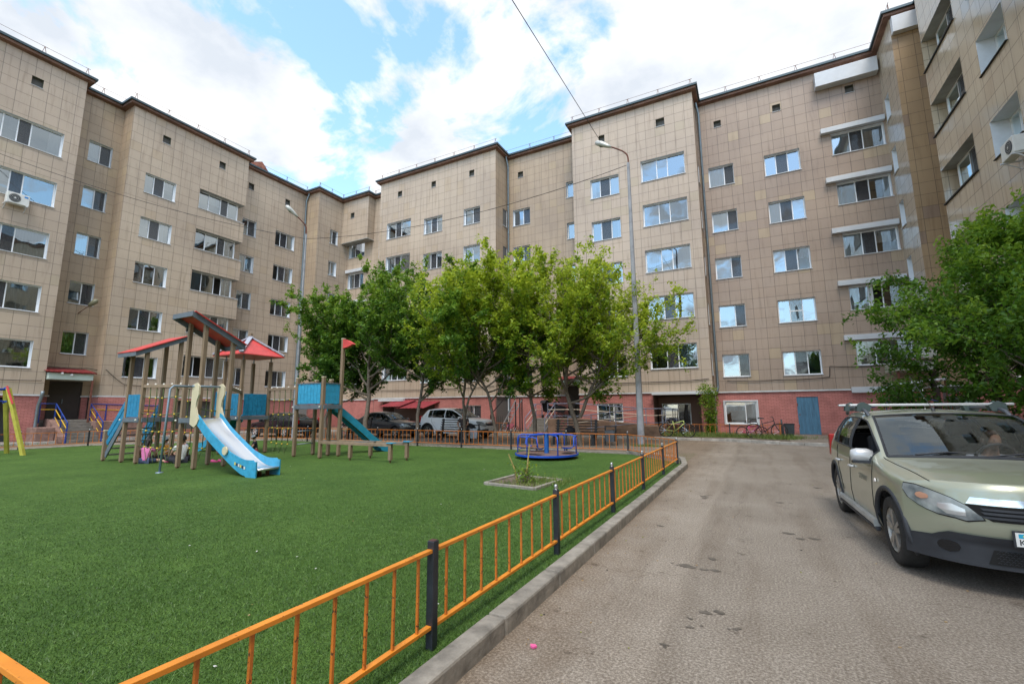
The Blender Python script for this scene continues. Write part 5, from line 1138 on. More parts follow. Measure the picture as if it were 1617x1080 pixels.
SEDAN = [(.46, .84, .79, .81, .66, .83, .85, .40), (.75, .865, .83, .83, .69, .87, .90, .3), (1.0, .87, .87, .84, .70, .91, .945, .2), (1.2, .872, .90, .845, .70, .95, .985, .12),
 (1.3, .872, .91, .845, .69, .985, 1.02, .12), (1.6, .873, .925, .845, .66, 1.15, 1.19, .1), (1.9, .873, .94, .845, .63, 1.31, 1.36, .08), (2.1, .873, .945, .845, .62, 1.36, 1.42, .04), (2.5, .873, .955, .845, .61, 1.39, 1.455, 0),
 (2.9, .873, .965, .84, .60, 1.37, 1.44, 0), (3.2, .87, .98, .835, .60, 1.30, 1.37, 0), (3.5, .868, 1.0, .83, .61, 1.15, 1.20, -.06), (3.72, .865, 1.01, .82, .64, 1.04, 1.07, -.06), (4.1, .86, 1.0, .81, .66, 1.02, 1.04, -.02), (4.3, .84, .98, .80, .65, 1.0, 1.02, 0), (4.38, .80, .80, .76, .6, .82, .83, 0)]
def car(loc, heading, label, name, paint, table, Lz=1., Ls=1., wheels=(.83, 3.42), rw=.325, detail=False, wscale=1., glass_rows=None, hs=(1.24, 2.02), sidew=((1.36, 2.30), (2.38, 3.12), (3.16, 3.38)), rear=(3.60, 3.88), rimmat=None, cover=False):
    t = empty(name, loc, label, 'car', 'cars parked in the courtyard', heading)
    T = [(a[0]*Ls, a[1]*wscale, a[2]*Lz, a[3]*wscale, a[4]*wscale, a[5]*Lz, a[6]*Lz, a[7]) for a in table]
    wheels = [w*Ls for w in wheels]; sidew = [(a*Ls, b*Ls) for a, b in sidew]; hs = [h*Ls for h in hs]; rear = [h*Ls for h in rear]
    S0, S1 = T[0][0], T[-1][0]
    keys = [a[0] for a in T]
    def ev(s):
        if s <= keys[0]: return T[0]
        if s >= keys[-1]: return T[-1]
        i = max(k for k in range(len(keys)) if keys[k] <= s); i = min(i, len(T)-2); u = (s-keys[i])/(keys[i+1]-keys[i])
        P = [T[max(0, i-1)], T[i], T[i+1], T[min(len(T)-1, i+2)]]; o_ = []
        for c in range(8):
            a, b_, c_, d_ = (p[c] for p in P); h0_, h1_ = (keys[i+1]-keys[max(0, i-1)]), (keys[min(len(T)-1, i+2)]-keys[i]); w_ = keys[i+1]-keys[i]
            m0 = (c_-a)/h0_*w_; m1 = (d_-b_)/h1_*w_
            if (c_-b_)*m0 < 0: m0 = 0
            if (c_-b_)*m1 < 0: m1 = 0
            m0 = max(-3*abs(c_-b_), min(3*abs(c_-b_), m0)); m1 = max(-3*abs(c_-b_), min(3*abs(c_-b_), m1))
            o_.append((2*u**3-3*u*u+1)*b_+(u**3-2*u*u+u)*m0+(-2*u**3+3*u*u)*c_+(u**3-u*u)*m1)
        return o_
    RA = rw+.055
    def xprof(z): 
        z = z/Lz; pts = [(0, .91), (.22, .93), (.30, .972), (.42, 1.0), (.62, 1.0), (.80, .986), (1.1, .965)]
        for (a, va), (b_, vb) in zip(pts[:-1], pts[1:]):
            if z <= b_: return va+(vb-va)*(z-a)/(b_-a)
        return .965
    zb0 = .235*Lz
    def zbot(s):
        z = zb0
        for w_ in wheels:
            d = abs(s-w_)
            if d < RA: z = max(z, rw+math.sqrt(RA*RA-d*d)-.0)
        return z
    fr = [0, .12, .34, .58, .80, .93]
    def low(s, k, scale=1.):
        s_, w, zs, ws, we, ze, zt, bw = ev(s); zb = zbot(s); z = zb+(zs-zb)*fr[k]; x = w*xprof(z)
        if k == 5: x = ws+(w*xprof(z)-ws)*.55
        return x, z
    uf = [0, .08, .32, .56, .78, .90, 1.0]
    NT = 8
    def upper(s):
        s_, w, zs, ws, we, ze, zt, bw = ev(s); o_ = []
        for f in uf:
            bulge = .035*math.sin(f*math.pi)*(min(1, (ze-zs)/.3)); o_.append((ws+(we-ws)*f**1.12+bulge, zs+(ze-zs)*f))
        x1 = we*.955; o_.append((x1, ze+(zt-ze)*.32))
        for k in range(1, NT): x = x1*(1-k/(NT-1)); o_.append((x, zt-(zt-(ze+(zt-ze)*.32))*(x/x1)**2))
        return o_
    NU = len(uf)+NT   # 7 side + 8 top
    seams = [1.30*Ls, 2.34*Ls, 3.14*Ls] if detail else []
    ss = set(list(keys)+list(hs)+list(rear)+[v for a in sidew for v in a])
    s = S0
    while s < S1: ss.add(round(s, 4)); s += .045
    for w_ in wheels:
        for k in range(13): ss.add(round(w_-RA*math.cos(k*math.pi/12), 4))
    ss = sorted(x for x in ss if S0 <= x <= S1); cl = [ss[0]]
    hard = set([*hs, *rear, *[v for a in sidew for v in a]])
    for x in ss[1:]:
        if x-cl[-1] > .012: cl.append(x)
        elif x in hard: cl[-1] = x
    ss = cl
    def P(s, j):   # j 0..5 lower, then upper; returns point, right half (x>0)
        if j < 6: x, z = low(s, j); return (x, -s, z)
        x, z = upper(s)[j-6]; e = ev(s); y = s-e[7]*(1-min(1, x/e[3])**3)
        return (x, -y, z)
    NJ = 6+NU; G = [[P(s, j) for j in range(NJ)] for s in ss]
    body = MB(); wins = {}
    def kind(i, j):
        a, b_ = ss[i], ss[i+1]; mid = (a+b_)/2
        if 7 <= j <= 10:
            for k, (p, q) in enumerate(sidew):
                if p-.001 <= a and b_ <= q+.001: return ('side', k)
        if j >= 13:
            if hs[0]-.001 <= a and b_ <= hs[1]+.001: return ('front', 0)
            if rear[0]-.001 <= a and b_ <= rear[1]+.001: return ('rear', 0)
        return None
    for i in range(len(ss)-1):
        for j in range(NJ-1):
            q = [G[i][j], G[i][j+1], G[i+1][j+1], G[i+1][j]]; kd = kind(i, j)
            for sg in (1, -1):
                f = [(x*sg, y, z) for x, y, z in q]
                if sg < 0: f = f[::-1]
                if kd: wins.setdefault((kd, sg if kd[0] == 'side' else 0), MB()).face(f)
                else: body.face(f)
    # fascia
    e0 = ev(S0); up0 = upper(S0); D = [.39, .42, .455, .455, .44, .425]
    xs = [p[0] for p in up0]; rowsF = [[(x, -(S0-e0[7]*(1-min(1, x/e0[3])**3)), z) for x, z in up0]]
    for k in range(5, -1, -1):
        X, z = low(S0, k); rowsF.append([(X*x/xs[0], -(S0-D[k]*(1-(x/xs[0])**3.2)), z) for x in xs])
    for r_ in rowsF:
        r_ += [(-x, y, z) for x, y, z in r_[-2::-1]]
    body.grid(rowsF)
    last = [P(S1, j) for j in range(NJ)]; cap = last+[(-x, y, z) for x, y, z in last[-2::-1]]; body.face(cap)
    bo = body.build('body', paint, t, smooth=True, local=True, recalc=True)
    def F(x, z):   # front surface
        zz = [low(S0, k)[1] for k in range(6)]; XX = [low(S0, k)[0] for k in range(6)]; DD = D[:]; zz.append(e0[2]); XX.append(e0[3]); DD.append(e0[7])
        z_ = max(zz[0], min(zz[-1], z)); i = max(k for k in range(7) if zz[k] <= z_+1e-9); i = min(i, 5); u_ = (z_-zz[i])/(zz[i+1]-zz[i]); X = XX[i]+(XX[i+1]-XX[i])*u_; d = DD[i]+(DD[i+1]-DD[i])*u_
        r_ = min(1, abs(x)/X); return Vector((math.copysign(min(abs(x), X), x), -(S0-d*(1-r_**3.2)), z))
    def patch(poly, off, m, name, par, nx=16, nz=10, edge=True, fn=F):
        zs_ = [p[1] for p in poly]; z0, z1 = min(zs_), max(zs_); rows_ = []
        for a in range(nz+1):
            z = z0+(z1-z0)*(a/nz); zq = min(z1-1e-4, max(z0+1e-4, z)); xi = []
            for (xa, za_), (xb, zb_) in zip(poly, poly[1:]+poly[:1]):
                if (za_-zq)*(zb_-zq) < 0: xi.append(xa+(xb-xa)*(zq-za_)/(zb_-za_))
            if len(xi) < 2: continue
            xa, xb = min(xi), max(xi); row = []
            for k in range(nx+1):
                x = xa+(xb-xa)*k/nx; p = fn(x, z); nrm = (fn(x+.01, z)-fn(x-.01, z)).cross(fn(x, z+.01)-fn(x, z-.01)).normalized()
                if nrm.y < 0 and abs(nrm.y) > .2: nrm = -nrm
                if x*nrm.x < 0 and abs(nrm.x) > .5: nrm = -nrm
                row.append(p+nrm*off)
            rows_.append(row)
        b = MB(); b.grid(rows_)
        return b.build(name, m, par, smooth=True, local=True)
    wn = {'front': 'windscreen', 'rear': 'rear_window', 'side': 'side_window'}
    for (kd, sg), mb in sorted(wins.items(), key=lambda q: str(q[0])):
        if detail and kd == ('side', 0) and sg == 1:  continue      # near front window is wound down
        w_ = mb.build(wn[kd[0]], G_car, t, smooth=True, local=True)
        if kd[0] == 'side':
            # black rubber round the glass
            vs = mb.v
    for sg in (1, -1):
        for k, (a, b_) in enumerate(sidew):
            us_ = [x for x in ss if a-.001 <= x <= b_+.001]
            loop = [Vector(P(x, 7)) for x in us_]+[Vector(P(us_[-1], j)) for j in (8, 9, 10, 11)]+[Vector(P(x, 11)) for x in us_[::-1]]+[Vector(P(us_[0], j)) for j in (10, 9, 8, 7)]
            MB().tube([Vector((p.x*sg, p.y, p.z)) for p in loop], .011, 5).build('window_seal', M_plas, t, local=True)
    ws_ = [Vector(P(x, 13)) for x in ss if hs[0]-.001 <= x <= hs[1]+.001]
    i0 = [G[k] for k in range(len(ss)) if abs(ss[k]-hs[0]) < .002][0]; i1 = [G[k] for k in range(len(ss)) if abs(ss[k]-hs[1]) < .002][0]
    lp = [Vector(p) for p in i0[13:]]; lp = lp+[Vector((-p.x, p.y, p.z)) for p in lp[-2::-1]]; lt = [Vector(p) for p in i1[13:]]; lt = lt+[Vector((-p.x, p.y, p.z)) for p in lt[-2::-1]]
    b = MB(); b.tube(lp, .02, 6); b.tube(lt, .010, 5)
    for sg in (1, -1): b.tube([Vector((p.x*sg, p.y, p.z)) for p in ws_], .014, 5)
    b.build('windscreen_seal', M_plas, t, local=True)
    # inside
    W_ = e0[1]; cab0, cab1 = hs[0], rear[0]
    MB().box(-.60, .60, -S1+.12, -S0-.05, .27, .42).box(-.58, .58, -hs[0]-.0, -S0-.1, .42, .74*Lz).build('underbody', M_gap, t, local=True)
    it = MB(); it.box(-W_*.84, W_*.84, -cab0-.42, -cab0+.02, .70*Lz, .93*Lz)
    for sx in (-.36, .36): it.box(sx-.24, sx+.24, -cab0-1.25, -cab0-.72, .42, .60).obox((sx, -cab0-1.28, .86*Lz), (.46, .13, .62), Matrix.Rotation(R(12), 3, 'X')).obox((sx, -cab0-1.38, 1.24*Lz), (.25, .09, .17), Matrix.Rotation(R(8), 3, 'X'))
    it.box(-.62, .62, -cab0-2.15, -cab0-1.65, .42, .60).obox((0, -cab0-2.2, .86*Lz), (1.2, .14, .6), Matrix.Rotation(R(14), 3, 'X'))
    it.build('interior', M_seat, t, local=True, bevel=.03)
    MB().lathe([(.17, -.012), (.19, 0), (.17, .012), (.155, 0), (.17, -.012)], 20, (0, 0, 0)).bar((-.16, 0, 0), (.16, 0, 0), .03).xf(Matrix.Translation((-.36, -cab0-.52, .98*Lz)) @ Matrix.Rotation(R(65), 4, 'X')).build('steering_wheel', M_plas, t, local=True, smooth=True)
    # wheels
    for w_ in wheels:
        for sg in (1, -1):
            cxw = sg*(W_-.088); wt = MB(); prof = [(rw*.66, -.095), (rw*.80, -.105), (rw*.95, -.10), (rw*.995, -.075), (rw, -.03), (rw, .03), (rw*.995, .075), (rw*.95, .10), (rw*.80, .105), (rw*.66, .095)]
            wt.lathe(prof, 36, (cxw, -w_, rw), 'x'); wh = wt.build('wheel', M_tyre, t, smooth=True, local=True)
            rm = MB(); o_ = sg*.085
            rm.lathe([(rw*.67, o_), (rw*.635, o_+sg*.008), (rw*.60, o_-sg*.01), (rw*.58, o_-sg*.06)], 36, (cxw, -w_, rw), 'x')
            n5 = 5
            for k in range(n5):
                a = 2*math.pi*k/n5+.35
                for da in (-.16, .16):
                    p0 = Vector((cxw+o_-sg*.012, -w_+math.cos(a+da*.7)*rw*.14, rw+math.sin(a+da*.7)*rw*.14)); p1 = Vector((cxw+o_-sg*.004, -w_+math.cos(a+da)*rw*.62, rw+math.sin(a+da)*rw*.62))
                    rm.bar(p0, p1, rw*.115, .03, up=(1, 0, 0))
            rm.lathe([(.001, o_-sg*.002), (rw*.17, o_-sg*.006), (rw*.19, o_-sg*.03)], 16, (cxw, -w_, rw), 'x')
            rm.build('rim', rimmat or M_rim, wh, smooth=False, local=True)
            MB().lathe([(.001, o_-sg*.075), (rw*.6, o_-sg*.075)], 24, (cxw, -w_, rw), 'x').build('brake_disc', M_brake, wh, local=True)
            lin = MB(); lin.grid([[(cxw+sg*q_, -w_+math.cos(R(-12+204*k/16))*rr_, rw+math.sin(R(-12+204*k/16))*rr_) for k in range(17)] for q_, rr_ in ((.07, RA+.002), (-.22, RA+.002), (-.22, .05))]); lin.build('arch_liner', M_gap, t, local=True)
            if detail or cover:
                fl = []; 
                for k in range(-1, 20):
                    a = R(-8+k*(196/18.5)); s_ = w_-math.cos(a)*(RA+.025); z = rw+math.sin(a)*(RA+.025); ww = ev(min(max(s_, S0), S1))[1]; x = ww*xprof(max(z, zb0))
                    if s_ < S0+.02: x = min(x, abs(F(W_, z).x)) if False else x
                    fl.append(Vector((sg*(x-.012), -s_, z)))
                b = MB(); b.tube(fl, [.012]+[.027]*(len(fl)-2)+[.012], 8); b.build('arch_trim', M_plas, t, smooth=True, local=True)
    # lamps and grille
    for sg in (1, -1):
        hl = [(.40, .625), (.50, .60), (.62, .612), (.73, .66), (.79, .72), (.812, .79), (.80, .838), (.74, .838), (.66, .81), (.56, .765), (.46, .70)]
        hl = [(sg*x*wscale, z*Lz*(1 if table is HATCH else .96)) for x, z in hl]
        h_ = patch(hl, .007, M_headlamp, 'headlight', t)
        cxh = sum(p[0] for p in hl)/len(hl); czh = sum(p[1] for p in hl)/len(hl); patch([(cxh+(x-cxh)*1.04, czh+(z-czh)*1.09) for x, z in hl], .004, M_gap, 'lamp_gap', h_)
        ip = [(sg*(x*wscale), z*Lz) for x, z in [(.50, .635), (.60, .635), (.645, .68), (.64, .72), (.57, .725), (.50, .69)]]
        patch(ip, .010, mat('reflector', (.62, .64, .66), .2, .6), 'reflector', h_)
        if detail: patch([(sg*(.715+.035*math.cos(k*.7)), .755+.028*math.sin(k*.7)) for k in range(9)], .011, mat('turn_orange', (.50, .26, .17), .3), 'turn_signal', h_, 6, 6)
    k_ = Lz*(1 if table is HATCH else .96)
    gr = patch([(-.36, .615*k_), (.36, .615*k_), (.43, .655*k_), (.50, .735*k_), (-.50, .735*k_), (-.43, .655*k_)], .008, M_gap if detail else M_plas, 'grille', t, 24, 8)
    patch([(-.49, .740*k_), (.49, .740*k_), (.46, .79*k_), (-.46, .79*k_)], .016, M_chrome, 'grille_bar', t, 24, 4)
    if detail:
        for z in (.645, .675, .705): patch([(-.40, z-.009), (.40, z-.009), (.42, z+.009), (-.42, z+.009)], .016, M_plas, 'grille_slat', gr, 24, 3)
    bl = patch([(-.83, .235), (.83, .235), (.83, .425), (.745, .395), (.65, .465), (.60, .49), (-.60, .49), (-.65, .465), (-.745, .395), (-.83, .425)] if (detail or cover) else [(-.5, .24), (.5, .24), (.55, .36), (-.55, .36)], .012, M_plas, 'bumper', t, 40, 10)
    if detail:
        patch([(-.40, .27), (.40, .27), (.36, .385), (-.36, .385)], .018, M_gap, 'lower_grille', bl, 20, 6)
        for sg in (1, -1): patch([(sg*(.60+.062*math.cos(k*.524)), .365+.05*math.sin(k*.524)) for k in range(12)], .017, mat('fog_dark', (.008, .009, .011), .2), 'fog_lamp', bl, 8, 8)
        hc = MB()
        for r_ in range(6):
            for c in range(23):
                x = -.36+.032*c+(.016 if r_ % 2 else 0); z = .285+.018*r_; p = F(x, z); 
                if abs(x) < .36: hc.tube([F(x-.010, z)+Vector((0, .021, 0)), F(x, z+.008)+Vector((0, .021, 0)), F(x+.010, z)+Vector((0, .021, 0))], .0022, 4)
        hc.build('grille_mesh', M_plas, bl, local=True)
    # plate
    zp = .50 if detail else .45; y = F(0, zp).y+.02
    pl = MB().box(-.27, .27, y, y+.012, zp-.065, zp+.065).build('plate_frame', M_plas, t, local=True, bevel=.004); MB().box(-.256, .256, y+.012, y+.015, zp-.053, zp+.053).build('number_plate', mat('plate_white', (.74, .74, .72), .4), pl, local=True)
    mv = MB()
    for sg in (1, -1):   # mirrors, handles
        x = W_*.99; s_ = hs[0]+.13; mv = MB(); 
        P0 = Vector((sg*(x+.10), -s_-.02, 1.0*Lz)); prof_ = [(.01, -.115), (.055, -.11), (.078, -.06), (.080, .04), (.060, .095), (.01, .105)]
        v0 = len(mv.v); mv.lathe([(r_, z) for r_, z in prof_], 14); mv.xf(Matrix.Translation(P0) @ Matrix.Rotation(R(90), 4, 'Y') @ Matrix.Scale(.75, 4, (0, 1, 0)))
        mr = mv.build('mirror', mat('mirror_silver', (.55, .56, .57), .3, .3) if detail else paint, t, smooth=True, local=True)
        MB().bar((sg*(x-.08), -s_+.02, .955*Lz), (sg*(x+.03), -s_, .97*Lz), .06, .05).box(*sorted((sg*(x+.02), sg*(x+.19))), -s_-.05, -s_+.03, .915*Lz, .945*Lz).build('mirror_arm', M_plas, mr, local=True)
        for sh_ in (sidew[0][1]-.10, sidew[1][1]-.10):
            e_ = ev(sh_); z = .80*Lz; xx = e_[1]*xprof(z); MB().tube([(sg*(xx+.004), -sh_+.09, z), (sg*(xx+.035), -sh_+.06, z), (sg*(xx+.035), -sh_-.04, z), (sg*(xx+.004), -sh_-.07, z)], .014, 8).build('handle', mat('handle_silver', (.60, .61, .62), .3, .4) if detail else paint, t, smooth=True, local=True)
    def sline(pts, nm='panel_gap', r_=.0045, m=M_gap):
        for sg in (1, -1): MB().tube([Vector((sg*p[0], p[1], p[2])) for p in pts], r_, 4, cap=False).build(nm, m, t, local=True)
    def sp(s_, z):
        e_ = ev(s_); zz = z; x = e_[1]*xprof(z)
        if z > e_[2]-.06*(e_[2]-zbot(s_)): x = e_[3]
        return (x+.0005, -s_, z)
    def vcol(s_, z0, z1, n_=12): return [sp(s_, z0+(z1-z0)*k/n_) for k in range(n_+1)]
    for s_, lo_ in ((hs[0]+.05, .30), ((sidew[0][1]+sidew[1][0])/2, .30)):
        e_ = ev(s_); col = [low(s_, k) for k in range(6)]; col = [(x+.001, -s_, z) for x, z in col if z >= .29]; col.append((e_[3]+.001, -s_, e_[2])); 
        if s_ > hs[0]+.1: col += [tuple(Vector(P(s_, j))+Vector((.001, 0, 0))) for j in range(7, 12)]
        sline(col)
    s_ = sidew[1][1]+.03; col = []
    for k in range(12):
        z = ev(s_)[2]-(ev(s_)[2]-.42)*k/11; d = 0 if z > .80*Lz else (.80*Lz-z)*.9; q_ = s_-d; x = ev(q_)[1]*xprof(z) if k else ev(q_)[3]; col.append((x+.001, -q_, z))
    sline(col)
    sline([(low(s_, 0)[0]+.002, -s_, .31*Lz) for s_ in [wheels[0]+RA+.04+(wheels[1]-wheels[0]-2*RA-.08)*k/8 for k in range(9)]])
    # bonnet shut line follows the wing top to the lamp
    sline([tuple(Vector(P(s_, 12))+Vector((.0, 0, .001))) for s_ in [S0+(hs[0]-S0)*k/14 for k in range(15)]])
    # wipers
    b = MB()
    for x0, x1 in ((.50, -.02), (-.05, -.60)):
        a = Vector((x0, -(hs[0]-.13*(1-min(1, abs(x0)/.84)**3)), ev(hs[0])[6]+.012)); q_ = Vector((x1, -(hs[0]-.02), ev(hs[0])[6]+.035)); b.tube([a, (a+q_)/2+Vector((0, 0, .02)), q_], .009, 5)
    b.build('wiper', M_plas, t, local=True)
    for sg in (1, -1): MB().box(*sorted((sg*(e0[1]*.80), sg*(ev(S1-.08)[1]+.004))), -S1-.01, -S1+.14, .78*Lz, 1.12*Lz).build('tail_light', M_lamp_red, t, local=True, bevel=.02)
    t['_'] = 0; del t['_']
    return t, dict(ev=ev, P=P, F=F, low=low, ss=ss, y=y, zp=zp, xprof=xprof, patch=patch, pl=pl)
m, t_, b_, n, l = nodes_mat('headlamp_hazy'); g = n('ShaderNodeTexCoord'); no = n('ShaderNodeTexNoise', i_Scale=7., i_Detail=5.); l(g.outputs['Object'], no.inputs['Vector'])
rr = ramp(n, [(.3, (.10, .12, .13)), (.7, (.40, .43, .42))]); l(no.outputs[0], rr.inputs[0]); l(rr.outputs[0], b_.inputs['Base Color']); b_.inputs['Roughness'].default_value = .25; b_.inputs['Coat Weight'].default_value = 1.; b_.inputs['Coat Roughness'].default_value = .08
M_headlamp = m
def paintm(name, c, metal=.35, rough=.32, dust=(.28, .24, .19)):
    m, t, b, n, l = nodes_mat(name); g = n('ShaderNodeTexCoord'); no = n('ShaderNodeTexNoise', i_Scale=2.2, i_Detail=7., i_Roughness=.65); l(g.outputs['Object'], no.inputs['Vector'])
    sp = n('ShaderNodeSeparateXYZ'); l(g.outputs['Object'], sp.inputs[0])
    md = n('ShaderNodeMath', operation='MULTIPLY_ADD'); md.inputs[1].default_value = 1.1; l(no.outputs[0], md.inputs[0]); l(sp.outputs[2], md.inputs[2])
    r = ramp(n, [(.55, (.75, .75, .75)), (1.2/1., (0, 0, 0))]); r.color_ramp.elements[0].position = .60; r.color_ramp.elements[1].position = 1.; l(md.outputs[0], r.inputs[0])
    mx = n('ShaderNodeMix', data_type='RGBA'); l(r.outputs[0], mx.inputs[0]); mx.inputs[6].default_value = (*c, 1); mx.inputs[7].default_value = (*dust, 1); l(mx.outputs[2], b.inputs['Base Color'])
    b.inputs['Metallic'].default_value = metal; b.inputs['Roughness'].default_value = rough; b.inputs['Coat Weight'].default_value = .9; b.inputs['Coat Roughness'].default_value = .05
    rm = n('ShaderNodeMapRange'); rm.inputs[3].default_value = .9; rm.inputs[4].default_value = .3; l(r.outputs[0], rm.inputs[0]); l(rm.outputs[0], b.inputs['Coat Weight'])
    MATS[name] = m; return m
t, K = car((2.02, 5.22, 0), R(182), 'dusty pale green hatchback with roof bars and a driver, cut by the right edge', 'parked_car', paintm('sage_champagne_paint', (.36, .375, .285)), HATCH, detail=True)
# note: heading 180 deg -> local -y runs away from the camera, local +x is the photo's left flank
for sg in (1, -1):      # roof rails and cross bars, sill strip
    b = MB(); ptsr = [Vector((sg*.655, -2.08, 1.43)), Vector((sg*.66, -2.2, 1.49)), Vector((sg*.655, -2.5, 1.53)), Vector((sg*.65, -3.0, 1.525)), Vector((sg*.635, -3.35, 1.49)), Vector((sg*.625, -3.45, 1.44))]
    b.tube(arc(ptsr, 5), .022, 8); b.build('roof_rail', mat('rail_grey', (.10, .11, .13), .4, .4), t, smooth=True, local=True)
    b = MB(); b.prism([(.845, .275), (.895, .262), (.905, .285), (.892, .325), (.855, .335)] if sg > 0 else [(-.845, .275), (-.895, .262), (-.905, .285), (-.892, .325), (-.855, .335)], -3.02, -1.24, 'y'); b.build('sill_strip', mat('sill_silver', (.42, .42, .40), .45, .3, var=.2), t, local=True, bevel=.008)
    MB().box(*sorted((sg*.86, sg*.90)), -3.06, -1.18, .225, .262).build('sill', M_plas, t, local=True, bevel=.01)
for yb in (-2.35, -3.05):
    br = MB().box(-.80, .80, yb-.04, yb+.04, 1.555, 1.585).build('roof_bar', mat('bar_alu', (.62, .63, .64), .35, .6), t, local=True, bevel=.008)
    for sg in (1, -1): MB().prism([(sg*.72, 1.50), (sg*.60, 1.50), (sg*.58, 1.555), (sg*.65, 1.598), (sg*.71, 1.57)], yb-.05, yb+.05, 'y').build('bar_clamp', mat('clamp_green_grey', (.06, .085, .08), .6), br, local=True, bevel=.012)
MB().tube([(.0, -2.12, 1.47), (.0, -2.16, 1.53)], .018, 6).tube([(0, -2.16, 1.52), (0.02, -2.75, 1.95)], .003, 4).build('antenna', M_plas, t, local=True)
pm = mat('plate_ink', (.01, .01, .012), .5); yq = K['y']+.0155; zq = K['zp']
RX = Matrix(((-1, 0, 0, 0), (0, 0, 1, 0), (0, 1, 0, 0), (0, 0, 0, 1)))   # text faces +y locally, reads from the front
text_mesh('KZ', .062, Matrix.Translation((.240, yq, zq-.040)) @ RX, 'plate_letters', pm, K['pl'])
text_mesh('9', .125, Matrix.Translation((.105, yq, zq-.043)) @ RX, 'plate_letters', pm, K['pl'])
for x_ in (-.33, .33): MB().lathe([(.001, .012), (.016, .008), (.018, 0)], 8, (x_, -.98, .985)).build('washer_nozzle', M_plas, t, smooth=True, local=True)
fl = MB().box(.175, .238, yq-.001, yq+.001, zq+.012, zq+.044).build('plate_flag', mat('flag_sky', (.02, .38, .58), .5), K['pl'], local=True)
MB().lathe([(.001, 0), (.008, 0)], 12, (.206, yq+.002, zq+.028), 'y').build('flag_sun', mat('flag_sun_yellow', (.8, .6, .05), .5), fl, local=True)
xs_ = K['ev'](1.6)[1]*K['xprof'](.70)+.003
text_mesh('STEPWAY', .085, Matrix.Translation((xs_, -1.86, .70)) @ Matrix(((0, 0, 1, 0), (1, 0, 0, 0), (0, 1, 0, 0), (0, 0, 0, 1))), 'door_lettering', mat('faded_grey_letter', (.16, .17, .14), .6), t, depth=.0006)
MB().prism([(-1.10, .755), (-1.17, .74), (-1.18, .765), (-1.12, .785)], K['ev'](1.14)[1]*.995, K['ev'](1.14)[1]+.008, 'x').build('side_repeater', mat('repeater', (.62, .58, .54), .3), t, local=True)
# background cars
tw, Kw = car((-12.62, 21.6, .0), R(-90), 'white crossover with black lower trim parked behind the slatted bench', 'parked_car', paintm('white_paint', (.82, .83, .84), 0., .3, (.68, .66, .62)), HATCH, Lz=1.08, Ls=1.09, wscale=1.02, rw=.36, cover=True)
tg, Kg = car((-16.75, 20.35, .0), R(-90), 'dark grey saloon parked nose out, left of the white car', 'parked_car', paintm('dark_grey_paint', (.035, .042, .05), .4, .28, (.08, .075, .07)), SEDAN, Ls=1.03, wheels=(.85, 3.35), rw=.31, hs=(1.3, 2.1), sidew=((1.45, 2.30), (2.38, 3.05), (3.08, 3.28)), rear=(3.2, 3.72))
MB().tube([(-.045, Kg['F'](0, .66).y+.03, .665), (.045, Kg['F'](0, .66).y+.03, .665)], .014, 6).bar((0, Kg['F'](0, .66).y+.03, .64), (0, Kg['F'](0, .66).y+.03, .69), .03, .02).build('badge', mat('badge_gold', (.6, .42, .1), .3, .8), tg, local=True)
tb, Kb = car((-27.6, 18.2, .0), R(90), 'black saloon half hidden behind the rope net and tower posts', 'parked_car', paintm('black_paint', (.012, .013, .018), .2, .25, (.05, .045, .04)), SEDAN, Ls=1.06, wheels=(.85, 3.35), rw=.32, hs=(1.3, 2.1), sidew=((1.45, 2.30), (2.38, 3.05), (3.08, 3.28)), rear=(3.2, 3.72), rimmat=mat('rim_bright', (.6, .6, .6), .3, .6))
# ------------------------------------------------------------------ lamp posts and overhead cables
M_pole = mat('concrete_pole', (.30, .31, .33), .8, var=.3, vscale=2.5, bump=.3, bscale=30)
def lamp_post(x, y, h, label, arm=(-1.25, -.05), w=.27):
    t = empty('street_lamp', (x, y, 0), label, 'lamp', 'lamps on tall concrete posts')
    b = MB(); k = 9; rows_ = []
    for z, ww in ((0, w), (2.2, w*.86), (h, w*.42)):
        rows_.append([(x+ww/2*sx, y+ww/2*sy, z) for sx, sy in ((-1, -.6), (-.6, -1), (.6, -1), (1, -.6), (1, .6), (.6, 1), (-.6, 1), (-1, .6), (-1, -.6))])
    b.grid(rows_); b.build('post', M_pole, t)
    e = Vector((x+arm[0], y+arm[1], h+1.25)); s0 = Vector((x, y, h-.4))
    MB().tube(arc([s0, (x, y, h+.25), (x+arm[0]*.12, y+arm[1]*.1, h+.55), (x+arm[0]*.45, y+arm[1]*.45, h+.85), e], 5), .035, 8).build('arm', M_rust, t, smooth=True)
    d = (e-Vector((x+arm[0]*.45, y+arm[1]*.45, h+.85))).normalized()
    MB().tube([e-d*.55, e-d*.35, e, e+d*.25, e+d*.32], [.05, .09, .14, .12, .03], 10).build('lamp_head', mat('lamp_shell', (.50, .50, .46), .4, .3), t, smooth=True)
    MB().tube([e-d*.3-Vector((0, 0, .03)), e-Vector((0, 0, .07)), e+d*.2-Vector((0, 0, .05))], [.03, .10, .06], 10).build('lens', mat('lamp_lens', (.16, .17, .12), .3), t, smooth=True)
    return t
lamp_post(-4.22, 19.5, 12.6, 'tall concrete lamp post with curved rusty arm before the tall bay', (-1.2, -.05))
lamp_post(-22.95, 17.2, 12.0, 'thin pale lamp post beside the drainpipe, left of the trees', (-.35, -.9), .2)
def span(a, c, sag, r_, label, n=24):
    a, c = Vector(a), Vector(c); P_ = [a.lerp(c, i/n)-Vector((0, 0, sag*4*(i/n)*(1-i/n))) for i in range(n+1)]
    o = MB().tube(P_, r_, 5).build('overhead_cable', MATS['cable_black']); set_tag(o, label, 'cable', 'cables strung between the lamp posts')
